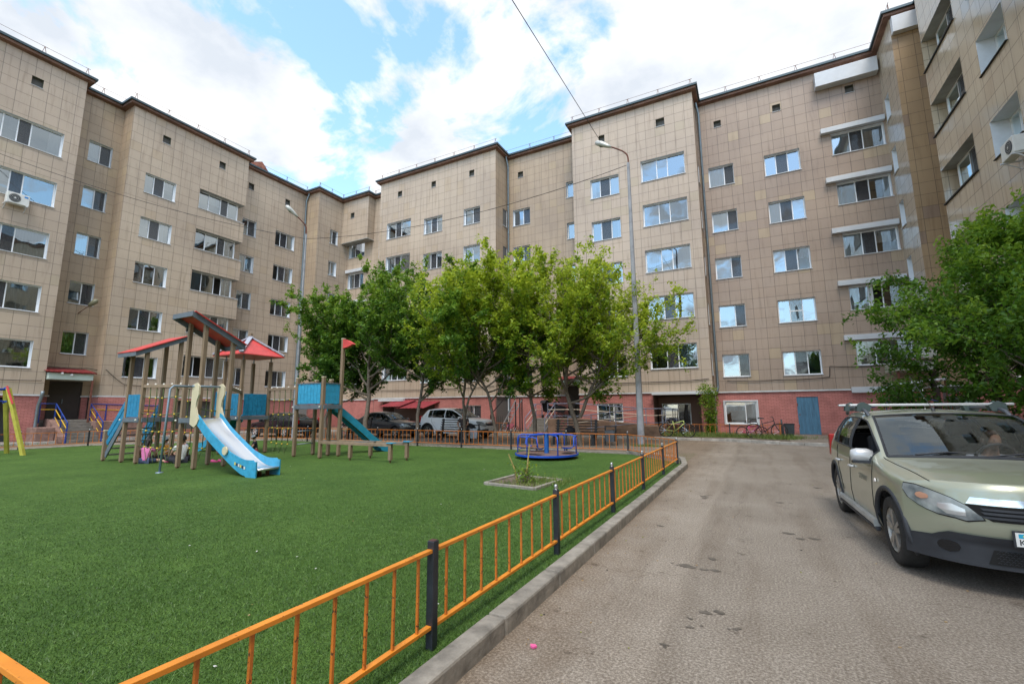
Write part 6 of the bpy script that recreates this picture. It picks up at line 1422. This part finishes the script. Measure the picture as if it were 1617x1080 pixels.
span((-5.45, 19.45, 14.0), (-4.49, 3.25, 11.2), .0, .012, 'black cable rising from the tall lamp head across the sky')
span((-4.3, 19.5, 12.5), (-22.95, 17.2, 11.7), .75, .014, 'black cable sagging between the two lamp posts across the centre block')
span((-22.95, 17.2, 11.7), (-32.17, 5.9, 14.3), .5, .013, 'thin black cable from the pale lamp post to the left block')
# ------------------------------------------------------------------ benches, bins, bikes
def slat_bench(loc, w, label, rz=0, red=False):
    t = empty('bench', loc, label, 'bench', 'dark slatted benches facing the playground', rz); t0 = mat('bench_slat', (.035, .028, .026), .6, var=.4, vscale=4)
    for k in range(5): MB().bar((-w/2, .18+.03*k, .56+.115*k), (w/2, .18+.03*k, .56+.115*k), .085, .03, up=(0, .25, 1)).build('back_slat', t0, t, local=True, bevel=.006)
    for k in range(4): MB().box(-w/2, w/2, -.28+.115*k, -.19+.115*k, .44, .47).build('seat_slat', t0, t, local=True, bevel=.006)
    for sx in (-w/2+.1, w/2-.1): MB().box(sx-.05, sx+.05, -.28, .2, .34, .44).box(sx-.06, sx+.06, -.26, -.16, 0, .34).bar((sx, .14, 0), (sx, .32, 1.08), .10, .06).build('leg', MATS['black_steel'], t, local=True, bevel=.006)
    if red: 
        b = MB()
        for (x, k) in ((-.72, 4), (-.55, 3), (-.6, 2), (-.35, 2), (-.66, 1), (-.75, 3)): b.box(x, x+.11, .157+.03*k, .161+.03*k, .53+.115*k, .575+.115*k)
        b.build('red_mark', mat('red_scrawl', (.50, .03, .07), .6), t, local=True)
    return t
slat_bench((-6.95, 19.0, 0), 1.95, 'long dark slatted bench with red marks in front of the ramp', red=True)
slat_bench((-13.5, 19.0, 0), 1.55, 'dark slatted bench in front of the white car')
slat_bench((-18.5, 17.7, 0), 1.3, 'dark slatted bench behind the widest tree, under the man in black', rz=.0)
o = MB(); o.lathe([(.001, 0), (.2, .0), (.24, .10), (.20, .22), (.08, .30), (.001, .31)], 14, (0, 0, 0)).xf(Matrix.Translation((-7.15, 18.98, .49)) @ Matrix.Scale(.6, 4, (0, 1, 0))); o = o.build('bag', mat('black_cloth', (.012, .012, .016), .8), smooth=True); set_tag(o, 'crumpled black bag left on the long slatted bench', 'bag')
def bin_(loc, label, col, frame=True):
    t = empty('litter_bin', loc, label, 'bin', 'litter bins of the yard')
    x, y, z = loc
    MB().prism([(x-.17, z+.18), (x+.17, z+.18), (x+.20, z+.62), (x-.20, z+.62)], y-.14, y+.14, 'y').build('bucket', col, t, bevel=.01)
    if frame: MB().bar((x-.25, y, z), (x-.22, y, z+.80), .05).bar((x+.25, y, z), (x+.22, y, z+.80), .05).box(x-.25, x+.25, y-.03, y+.03, z+.77, z+.82).build('frame', MATS['black_steel'], t, bevel=.005)
    else: MB().box(x-.22, x+.22, y-.16, y+.16, z+.62, z+.66).box(x-.15, x+.15, y-.12, y+.12, z, z+.18).build('rim', MATS['black_steel'], t, bevel=.006)
bin_((-5.42, 19.2, 0), 'grey bin hung in a black frame just left of the tall lamp post', mat('bin_grey', (.085, .095, .105), .5, var=.3))
bin_((-12.0, 18.9, 0), 'pale bin in a black frame beside the man in front of the white car', mat('bin_pale', (.42, .45, .47), .5, var=.2))
bin_((1.45, 25.6, .12), 'dark square bin on the pavement left of the blue door', mat('bin_dark', (.035, .045, .05), .55, var=.4), False)
t = empty('leaning_board', (1.15, 25.3, .12), 'rounded dark board with an orange edge standing beside the dark bin', 'board')
MB().prism([(25.05, .12), (25.55, .12), (25.5, .75), (25.35, .95), (25.15, .98), (25.05, .8)], 1.10, 1.16, 'x').build('board', MATS['bin_dark'], t, bevel=.02); MB().box(1.03, 1.07, 25.0, 25.3, .2, .85).build('edge', M_org, t)
def bike(loc, rz, col, label, s=1., tcol=None, lean=.08, kid=False, sadcol=None):
    t = empty('bicycle', loc, label, 'bicycle', 'bicycles left by the centre block', rz); t.scale = (s, s, s)
    ML = Matrix.Rotation(lean, 4, 'X'); B = lambda: MB()
    r_ = .33; wb = 1.04 if not kid else .82; r_ = .33 if not kid else .25
    for x in (0, wb):
        w_ = MB(); n_ = 28; pts_ = [(x+math.cos(2*math.pi*k/n_)*r_, 0, r_+math.sin(2*math.pi*k/n_)*r_) for k in range(n_+1)]; w_.tube(pts_, .022, 6, cap=False); w_.xf(ML); wh = w_.build('wheel', M_tyre, t, smooth=True, local=True)
        sp = MB(); 
        for k in range(12): a = k*math.pi/6; sp.tube([(x, 0, r_), (x+math.cos(a)*r_*.93, 0, r_+math.sin(a)*r_*.93)], .0025, 3)
        sp.lathe([(.03, -.03), (.03, .03)], 8, (x, 0, r_), 'y'); sp.xf(ML); sp.build('spokes', M_chrome, wh, local=True)
    h = r_/.33; bb = (.42*wb, 0, .29*h); st = (.33*wb, 0, .78*h); hd = (.82*wb, 0, .80*h); hd2 = (.84*wb, 0, .66*h)
    f = MB(); f.tube([bb, st], .018, 7).tube([bb, hd2], .02, 7).tube([(st[0]+.02, 0, st[2]-.12), hd], .018, 7).tube([bb, (0, 0, r_)], .012, 6).tube([(st[0]+.01, 0, st[2]-.1), (0, 0, r_)], .010, 6).tube([hd, hd2], .022, 7); f.xf(ML); f.build('frame', col, t, smooth=True, local=True)
    g = MB(); g.tube([hd2, (.9*wb, .05, .5*h), (wb, .045, r_)], .014, 6).tube([hd2, (.9*wb, -.05, .5*h), (wb, -.045, r_)], .014, 6).tube([hd, (.80*wb, 0, .95*h)], .014, 6).tube([(.72*wb, -.29, .98*h), (.80*wb, -.1, .95*h), (.80*wb, .1, .95*h), (.72*wb, .29, .98*h)], .013, 6); g.xf(ML); g.build('handlebar', M_plas, t, smooth=True, local=True)
    g = MB(); g.tube([st, (st[0]-.02, 0, st[2]+.1*h)], .012, 6); g.prism([(st[0]-.15, st[2]+.12*h), (st[0]+.12, st[2]+.11*h), (st[0]+.12, st[2]+.135*h), (st[0]-.13, st[2]+.17*h)], -.05, .05, 'y'); g.xf(ML); g.build('saddle', sadcol or M_plas, t, local=True, bevel=.01)
    g = MB(); g.lathe([(.09*h, -.02), (.09*h, 0)], 14, (bb[0], -.04, bb[2]), 'y').bar(bb, (bb[0]+.12, -.09, bb[2]-.12*h), .02).bar(bb, (bb[0]-.12, .09, bb[2]+.12*h), .02); g.xf(ML); g.build('crank', M_plas, t, local=True)
    return t
bike((-3.95, 24.05, .125), math.pi*.0, mat('bike_lime', (.52, .62, .18), .4), 'lime yellow bicycle with black wheels behind the lamp post')
for o in COL.objects:
    pass
bike((-.05, 24.45, .13), .08, mat('bike_black', (.02, .02, .025), .4), 'black adult bicycle leaning on the low fence under the cellar window', lean=-.08)
bike((-.55, 24.75, .13), .04, mat('bike_pink', (.62, .04, .22), .4), 'pink child bicycle standing behind the black one', kid=True, lean=-.05)
bike((-13.6, 24.75, .13), .2, MATS['bike_pink'], 'small pink bicycle by the entrance steps', kid=True, s=.85)
bike((-15.3, 24.7, .13), .5, mat('bike_blue', (.02, .16, .55), .4), 'small blue bicycle under the black frame', kid=True, s=.9)
bike((-21.3, 19.2, .0), .3, mat('bike_rose', (.60, .10, .25), .4), 'pink and white child bicycle seen under the blue tower deck', kid=True, s=1.)
def stroller(loc, label, rz=0):
    t = empty('stroller', loc, label, 'stroller', 'strollers on the entrance landing', rz); k = MATS['black_cloth']
    MB().prism([(-.28, .45), (.22, .38), (.34, .62), (.25, .72), (-.2, .80), (-.30, 1.02), (-.38, .98)], -.2, .2, 'y').build('seat', k, t, local=True, bevel=.03)
    b = MB(); b.grid([[(-.33+.34*math.cos(a)*.9, y, .86+.30*math.sin(a)) for a in [R(20+14*i) for i in range(11)]] for y in (-.22, 0, .22)]); b.build('hood', k, t, local=True, smooth=True)
    MB().tube([(-.5, -.2, 1.0), (-.5, .2, 1.0)], .015, 6).bar((-.5, -.2, 1.0), (.3, -.2, .15), .02).bar((-.5, .2, 1.0), (.3, .2, .15), .02).bar((.1, -.2, .55), (-.3, -.2, .12), .02).bar((.1, .2, .55), (-.3, .2, .12), .02).build('frame', MATS['black_steel'], t, local=True)
    for x in (-.32, .33):
        for y in (-.22, .22): MB().lathe([(.001, -.02), (.1, -.02), (.12, 0), (.1, .02), (.001, .02)], 14, (x, y, .12), 'y').build('wheel', M_tyre, t, local=True)
stroller((-11.75, 27.35, .95), 'folded black stroller on the landing beside the drainpipe', 1.3)
stroller((-11.05, 27.6, .95), 'black stroller with round hood nearest the dark entrance door', .6)
# ------------------------------------------------------------------ people
M_skin = mat('skin', (.46, .27, .19), .55); M_skin2 = mat('skin_tan', (.36, .20, .135), .55); M_hair = mat('hair_dark', (.018, .013, .011), .6, bump=.4, bscale=120); M_eye = mat('eye_dark', (.015, .012, .01), .3); M_lip = mat('lip', (.35, .13, .11), .5)
def skin_geo(J, E_, sub=2):
    """J: name -> (point, radius) ; grows one continuous surface along the edges and returns (verts, faces)"""
    me = bpy.data.meshes.new('tmp'); names = list(J); me.from_pydata([tuple(J[n_][0]) for n_ in names], [(names.index(a), names.index(c)) for a, c in E_], []); o = bpy.data.objects.new('tmp', me); COL.objects.link(o)
    md = o.modifiers.new('s', 'SKIN'); sv = me.skin_vertices[0].data
    for i, n_ in enumerate(names): rr_ = J[n_][1]; sv[i].radius = rr_ if isinstance(rr_, tuple) else (rr_, rr_); sv[i].use_root = (i == 0)
    o.modifiers.new('u', 'SUBSURF').levels = sub
    dg = bpy.context.evaluated_depsgraph_get(); m2 = bpy.data.meshes.new_from_object(o.evaluated_get(dg))
    V_ = [tuple(v.co) for v in m2.vertices]; F_ = [tuple(p.vertices) for p in m2.polygons]; bpy.data.objects.remove(o); bpy.data.meshes.remove(me); bpy.data.meshes.remove(m2); return V_, F_
def head_geo(n=18, m_=14, hair=False, back=.0):
    """face looks to +y; unit = head height 1"""
    rows_ = []
    for i in range(m_+1):
        v = math.pi*i/m_; z = -math.cos(v)*.5; row = []
        for j in range(n+1):
            u_ = 2*math.pi*j/n; x = math.sin(u_)*.335*math.sin(v)**.85; y = math.cos(u_)*.40*math.sin(v)**.85
            if z < -.1: f_ = 1-.38*((-.1-z)/.4)**1.3; x *= f_; y *= (f_ if y > 0 else 1-.5*((-.1-z)/.4)) 
            if y > 0:
                y += .075*math.exp(-((x/.055)**2))*math.exp(-((z+.07)/.075)**2)          # nose
                y -= .028*math.exp(-(((abs(x)-.13)/.065)**2))*math.exp(-((z-.03)/.05)**2)  # eye sockets
                y += .02*math.exp(-((x/.09)**2))*math.exp(-((z+.22)/.03)**2)+.035*math.exp(-((x/.10)**2))*math.exp(-((z+.40)/.06)**2)
            row.append((x, y, z))
        rows_.append(row)
    return rows_
def person(loc, rz, label, J, s, shirt, trousers, skin, hair='short', hairm=None, head_rot=(0, 0, 0), head_h=.225, sleeves='short', legs='long', extras=None, cap=None, shoes=None, group=None, sub=1):
    t = empty('person', loc, label, 'person', group, rz); V = Vector; J = {k: (V(p)*s, (r_[0]*s, r_[1]*s) if isinstance(r_, tuple) else r_*s) for k, (p, r_) in J.items()}
    E_ = [('pel', 'belly'), ('belly', 'chest'), ('chest', 'neck'), ('neck', 'skull')]
    for q in 'LR': E_ += [('chest', 'sh'+q), ('sh'+q, 'el'+q), ('el'+q, 'wr'+q), ('wr'+q, 'hd'+q), ('pel', 'hip'+q), ('hip'+q, 'kn'+q), ('kn'+q, 'an'+q), ('an'+q, 'to'+q)]
    Vv, Ff = skin_geo(J, E_, sub); b = MB(); b.v = list(Vv); b.f = list(Ff); b.m = [0]*len(Ff); b.uv = [None]*len(Ff)
    hh = head_h*s; sk = J['skull'][0]; HM = Matrix.Translation(sk+V((0, .015*s, .02*s))) @ (Matrix.Rotation(head_rot[2], 4, 'Z') @ Matrix.Rotation(head_rot[0], 4, 'X')) @ Matrix.Scale(hh, 4)
    v0 = len(b.v); b.grid(head_geo()); 
    for sg in (1, -1): b.lathe([(.001, .02), (.05, .012), (.075, -.01), (.06, -.03)], 8, (sg*.345, -.02, -.02), 'x')
    b.xf(HM, v0)
    for q in 'LR':    # fingers and thumb leave the palm
        h_, w_ = J['hd'+q][0], J['wr'+q][0]; d = (h_-w_).normalized(); sd_ = d.cross(V((0, 0, 1))); sd_ = (sd_ if sd_.length > .1 else V((1, 0, 0))).normalized(); nn_ = d.cross(sd_)
        for k, l_ in enumerate((.062, .072, .068, .052)):
            o_ = h_+sd_*(k-1.5)*.019*s+d*.02*s; b.tube([o_, o_+d*l_*.5*s-nn_*.008*s, o_+d*l_*.85*s-nn_*.028*s], [.0085*s, .0078*s, .0065*s], 5)
        o_ = w_.lerp(h_, .45); b.tube([o_, o_-sd_*.035*s+d*.02*s, o_-sd_*.045*s+d*.055*s], [.011*s, .010*s, .008*s], 5)
    b.build('body', skin, t, smooth=True, local=True)
    e = MB()
    for sg in (1, -1): e.lathe([(.001, .03), (.025, .02), (.034, 0), (.025, -.02), (.001, -.03)], 8, (sg*.13, .335, .03))
    e.xf(HM).build('eyes', M_eye, t, local=True); MB().box(-.07, .07, .385, .40, -.235, -.215).xf(HM).build('mouth', M_lip, t, local=True)
    if hair:
        hr = MB(); n_, m_ = 20, 12; rows_ = []
        for i in range(m_+1):
            v = math.pi*(.0+.64*i/m_); row = []
            for j in range(n_+1):
                u_ = 2*math.pi*j/n_; low_ = 1.0 if math.cos(u_) < .35 else max(.42, 1-.62*(math.cos(u_)-.35)/.65*1.2); vv = v*low_
                row.append((math.sin(u_)*.375*math.sin(vv)**.8, math.cos(u_)*.44*math.sin(vv)**.8-.02, math.cos(vv)*.55+.01))
            rows_.append(row)
        hr.grid(rows_)
        if hair == 'pony': hr.tube([(0, -.40, .18), (0, -.56, .08), (0, -.55, -.30), (0, -.48, -.75), (.02, -.42, -1.05)], [.10, .14, .17, .13, .03], 9)
        if hair == 'bob': hr.tube([(-.30, -.1, .1), (-.36, -.12, -.25), (-.33, -.1, -.42)], [.14, .15, .05], 8).tube([(.30, -.1, .1), (.36, -.12, -.25), (.33, -.1, -.42)], [.14, .15, .05], 8).tube([(0, -.36, .1), (0, -.40, -.3), (0, -.36, -.5)], [.24, .24, .1], 10)
        hr.xf(HM).build('hair', hairm or M_hair, t, smooth=True, local=True)
    if cap: 
        c_ = MB(); c_.lathe([(.001, .58), (.2, .54), (.34, .40), (.40, .18), (.40, .10)], 20, (0, -.02, 0)); c_.prism([(-.2, .36), (.2, .36), (.15, .62), (-.15, .62)], .12, .15, 'z'); c_.xf(HM).build('cap', cap, t, smooth=True, local=True)
    def cloth(keys, edges, grow_, name, m, ends=None):
        JJ = {k: (J[k][0], (J[k][1][0]+grow_*s, J[k][1][1]+grow_*s) if isinstance(J[k][1], tuple) else J[k][1]+grow_*s) for k in keys}
        for k, (a, c, f_) in (ends or {}).items(): ra = J[a][1] if not isinstance(J[a][1], tuple) else J[a][1][0]; rc_ = J[c][1] if not isinstance(J[c][1], tuple) else J[c][1][0]; JJ[k] = (J[a][0].lerp(J[c][0], f_), ra+(rc_-ra)*f_+grow_*s*1.4)
        V_, F_ = skin_geo(JJ, edges, sub); c = MB(); c.v = V_; c.f = F_; c.m = [0]*len(F_); c.uv = [None]*len(F_); c.build(name, m, t, smooth=True, local=True)
    ends = {}; ed = [('belly', 'pel'), ('belly', 'chest'), ('chest', 'collar')]; ends['collar'] = ('chest', 'neck', .55)
    for q in 'LR':
        ed += [('chest', 'sh'+q), ('sh'+q, 'sl'+q)] if sleeves == 'short' else [('chest', 'sh'+q), ('sh'+q, 'el'+q), ('el'+q, 'sl'+q)]
        ends['sl'+q] = ('sh'+q, 'el'+q, .62) if sleeves == 'short' else ('el'+q, 'wr'+q, .9)
    cloth(['belly', 'pel', 'chest', 'shL', 'shR']+(['elL', 'elR'] if sleeves != 'short' else []), ed, .014, 'shirt', shirt, ends)
    ends = {}; ed = []
    for q in 'LR':
        ed += [('pel', 'hip'+q), ('hip'+q, 'cu'+q)] if legs == 'short' else [('pel', 'hip'+q), ('hip'+q, 'kn'+q), ('kn'+q, 'cu'+q)]
        ends['cu'+q] = ('hip'+q, 'kn'+q, .8) if legs == 'short' else ('kn'+q, 'an'+q, .92)
    cloth(['pel', 'hipL', 'hipR']+(['knL', 'knR'] if legs != 'short' else []), ed, .016, 'trousers', trousers, ends)
    for q in 'LR':
        a, to = J['an'+q][0], J['to'+q][0]; d = (to-a); MB().tube([a-d*.45, a-d*.2, a+d*.4, to+d*.25, to+d*.6], [.03*s, .045*s, .048*s, .042*s, .02*s], 8).build('shoe', shoes or M_plas, t, smooth=True, local=True)
    return t
def pose(kind, twist=0.):
    if kind == 'floor':     # sitting on the ground, knees out, hands forward
        return dict(pel=((0, 0, .12), (.13, .11)), belly=((0, .01, .30), (.115, .095)), chest=((0, .05, .50), (.135, .10)), neck=((0, .08, .66), .05), skull=((0, .11, .78), .07),
                    shL=((-.155, .06, .57), .055), elL=((-.23, .16, .38), .04), wrL=((-.14, .34, .30), .028), hdL=((-.10, .41, .29), .03), shR=((.155, .06, .57), .055), elR=((.23, .18, .38), .04), wrR=((.12, .34, .28), .028), hdR=((.08, .41, .27), .03),
                    hipL=((-.11, .04, .12), .09), knL=((-.33, .36, .20), .062), anL=((-.08, .42, .07), .042), toL=((.02, .47, .04), .03), hipR=((.11, .04, .12), .09), knR=((.34, .34, .18), .062), anR=((.12, .50, .07), .042), toR=((.02, .56, .04), .03))
    if kind == 'stretch':   # sitting on the ground, legs out to one side
        j = pose('floor'); j.update(knR=((.34, .22, .13), .062), anR=((.66, .10, .08), .042), toR=((.76, .12, .10), .03), knL=((.22, .34, .12), .062), anL=((.56, .26, .08), .042), toL=((.66, .30, .10), .03), elL=((-.26, .08, .40), .04), wrL=((-.26, .24, .26), .028), hdL=((-.25, .30, .24), .03)); return j
    if kind == 'bench':
        return dict(pel=((0, 0, .54), (.15, .12)), belly=((0, .02, .72), (.13, .10)), chest=((0, .06, .96), (.155, .105)), neck=((0, .10, 1.14), .055), skull=((0, .14, 1.26), .075),
                    shL=((-.185, .06, 1.05), .06), elL=((-.25, .22, .82), .045), wrL=((-.14, .42, .74), .032), hdL=((-.10, .50, .73), .034), shR=((.185, .06, 1.05), .06), elR=((.25, .22, .82), .045), wrR=((.13, .40, .70), .032), hdR=((.10, .47, .68), .034),
                    hipL=((-.11, .08, .54), .10), knL=((-.14, .50, .56), .07), anL=((-.13, .52, .11), .048), toL=((-.14, .66, .05), .035), hipR=((.11, .08, .54), .10), knR=((.14, .50, .56), .07), anR=((.15, .50, .11), .048), toR=((.16, .64, .05), .035))
    if kind == 'drive':
        j = pose('bench'); j.update(elL=((-.27, .24, .86), .045), wrL=((-.15, .46, .94), .032), hdL=((-.12, .52, .98), .034), elR=((.27, .24, .86), .045), wrR=((.15, .46, .94), .032), hdR=((.12, .52, .98), .034)); return j
C_ = lambda n_, c, r_=.85: mat(n_, c, r_, var=.12, vscale=6)
GK = 'children playing on the turf'
person((-16.05, 7.12, .0), R(35), 'girl in a pink shirt with dark ponytail, seated with her back to the camera', pose('stretch'), .80, C_('cloth_pink', (.62, .17, .36)), C_('cloth_denim', (.05, .07, .13)), M_skin, 'pony', head_rot=(-.15, 0, .2), group=GK, head_h=.25, shoes=C_('shoe_pink', (.68, .08, .24)), legs='short')
person((-16.65, 7.95, .0), R(200), 'child in an orange shirt and white cap sitting behind a post', pose('floor'), .82, C_('cloth_orange', (.60, .25, .03)), C_('cloth_dark', (.02, .02, .03)), M_skin, 'short', cap=C_('cap_white', (.62, .64, .68)), head_rot=(-.35, 0, 0), group=GK, head_h=.25)
person((-15.75, 8.05, .0), R(170), 'child in a lavender top with dark hair, seated facing the others', pose('floor'), .88, C_('cloth_lavender', (.24, .27, .42)), MATS['cloth_dark'], M_skin2, 'short', head_rot=(-.3, 0, .2), group=GK, head_h=.25)
person((-15.15, 7.62, .0), R(80), 'child in a white shirt sitting by the posts of the tall tower', pose('floor'), .88, C_('cloth_white', (.62, .62, .60)), MATS['cloth_dark'], M_skin2, 'short', head_rot=(-.35, 0, .3), group=GK, head_h=.25)
person((-16.1, 10.55, .0), R(150), 'small child with a white hat crouching behind the steel slide', pose('floor'), .74, MATS['cloth_dark'], C_('cloth_red', (.3, .04, .05)), M_skin, 'short', cap=MATS['cap_white'], head_rot=(-.4, 0, 0), group=GK, head_h=.26)
t = empty('sneakers', (-14.6, 8.3, 0), 'pair of pink sneakers lying on the turf behind the tall tower posts', 'shoes')
for dx in (0, .13): MB().tube([(-14.6+dx, 8.2+dx, .06), (-14.5+dx, 8.22+dx, .05), (-14.38+dx, 8.25+dx, .04)], [.05, .045, .025], 8).build('sneaker', MATS['shoe_pink'], t, smooth=True)
person((-19.15, 17.62, -.02), R(115), 'man in a black jacket and khaki trousers sitting sideways on the bench', pose('bench'), 1.0, C_('jacket_black', (.012, .012, .015)), C_('khaki', (.30, .24, .16)), M_skin, 'short', sleeves='long', head_rot=(-.25, 0, 0))
person((-12.55, 18.75, -.02), R(200), 'man in a dark shirt and shorts sitting between the tree trunk and the bin', pose('bench'), 1.04, C_('shirt_dark', (.055, .04, .035)), C_('shorts_dark', (.05, .05, .06)), M_skin2, 'short', legs='short', head_rot=(0, 0, .5))
# stool under him
t = empty('stool', (-12.6, 18.8, 0), 'low dark stool under the man in shorts', 'stool'); MB().box(-12.8, -12.35, 18.6, 19.0, .40, .44).build('seat', MATS['bench_slat'], t)
for a in (-12.77, -12.38):
    for c in (18.63, 18.97): MB().box(a-.02, a+.02, c-.02, c+.02, 0, .40).build('leg', MATS['black_steel'], t)
# the driver sits inside the pale green car
person((2.02+.35, 5.22+2.13, -.03), R(182), 'woman with short brown hair and pale blouse driving the pale green car', pose('drive'), .93, C_('blouse_pale', (.40, .44, .52)), MATS['cloth_dark'], M_skin, 'bob', hairm=mat('hair_brown', (.05, .028, .018), .6), head_rot=(-.05, 0, .25), sub=2)
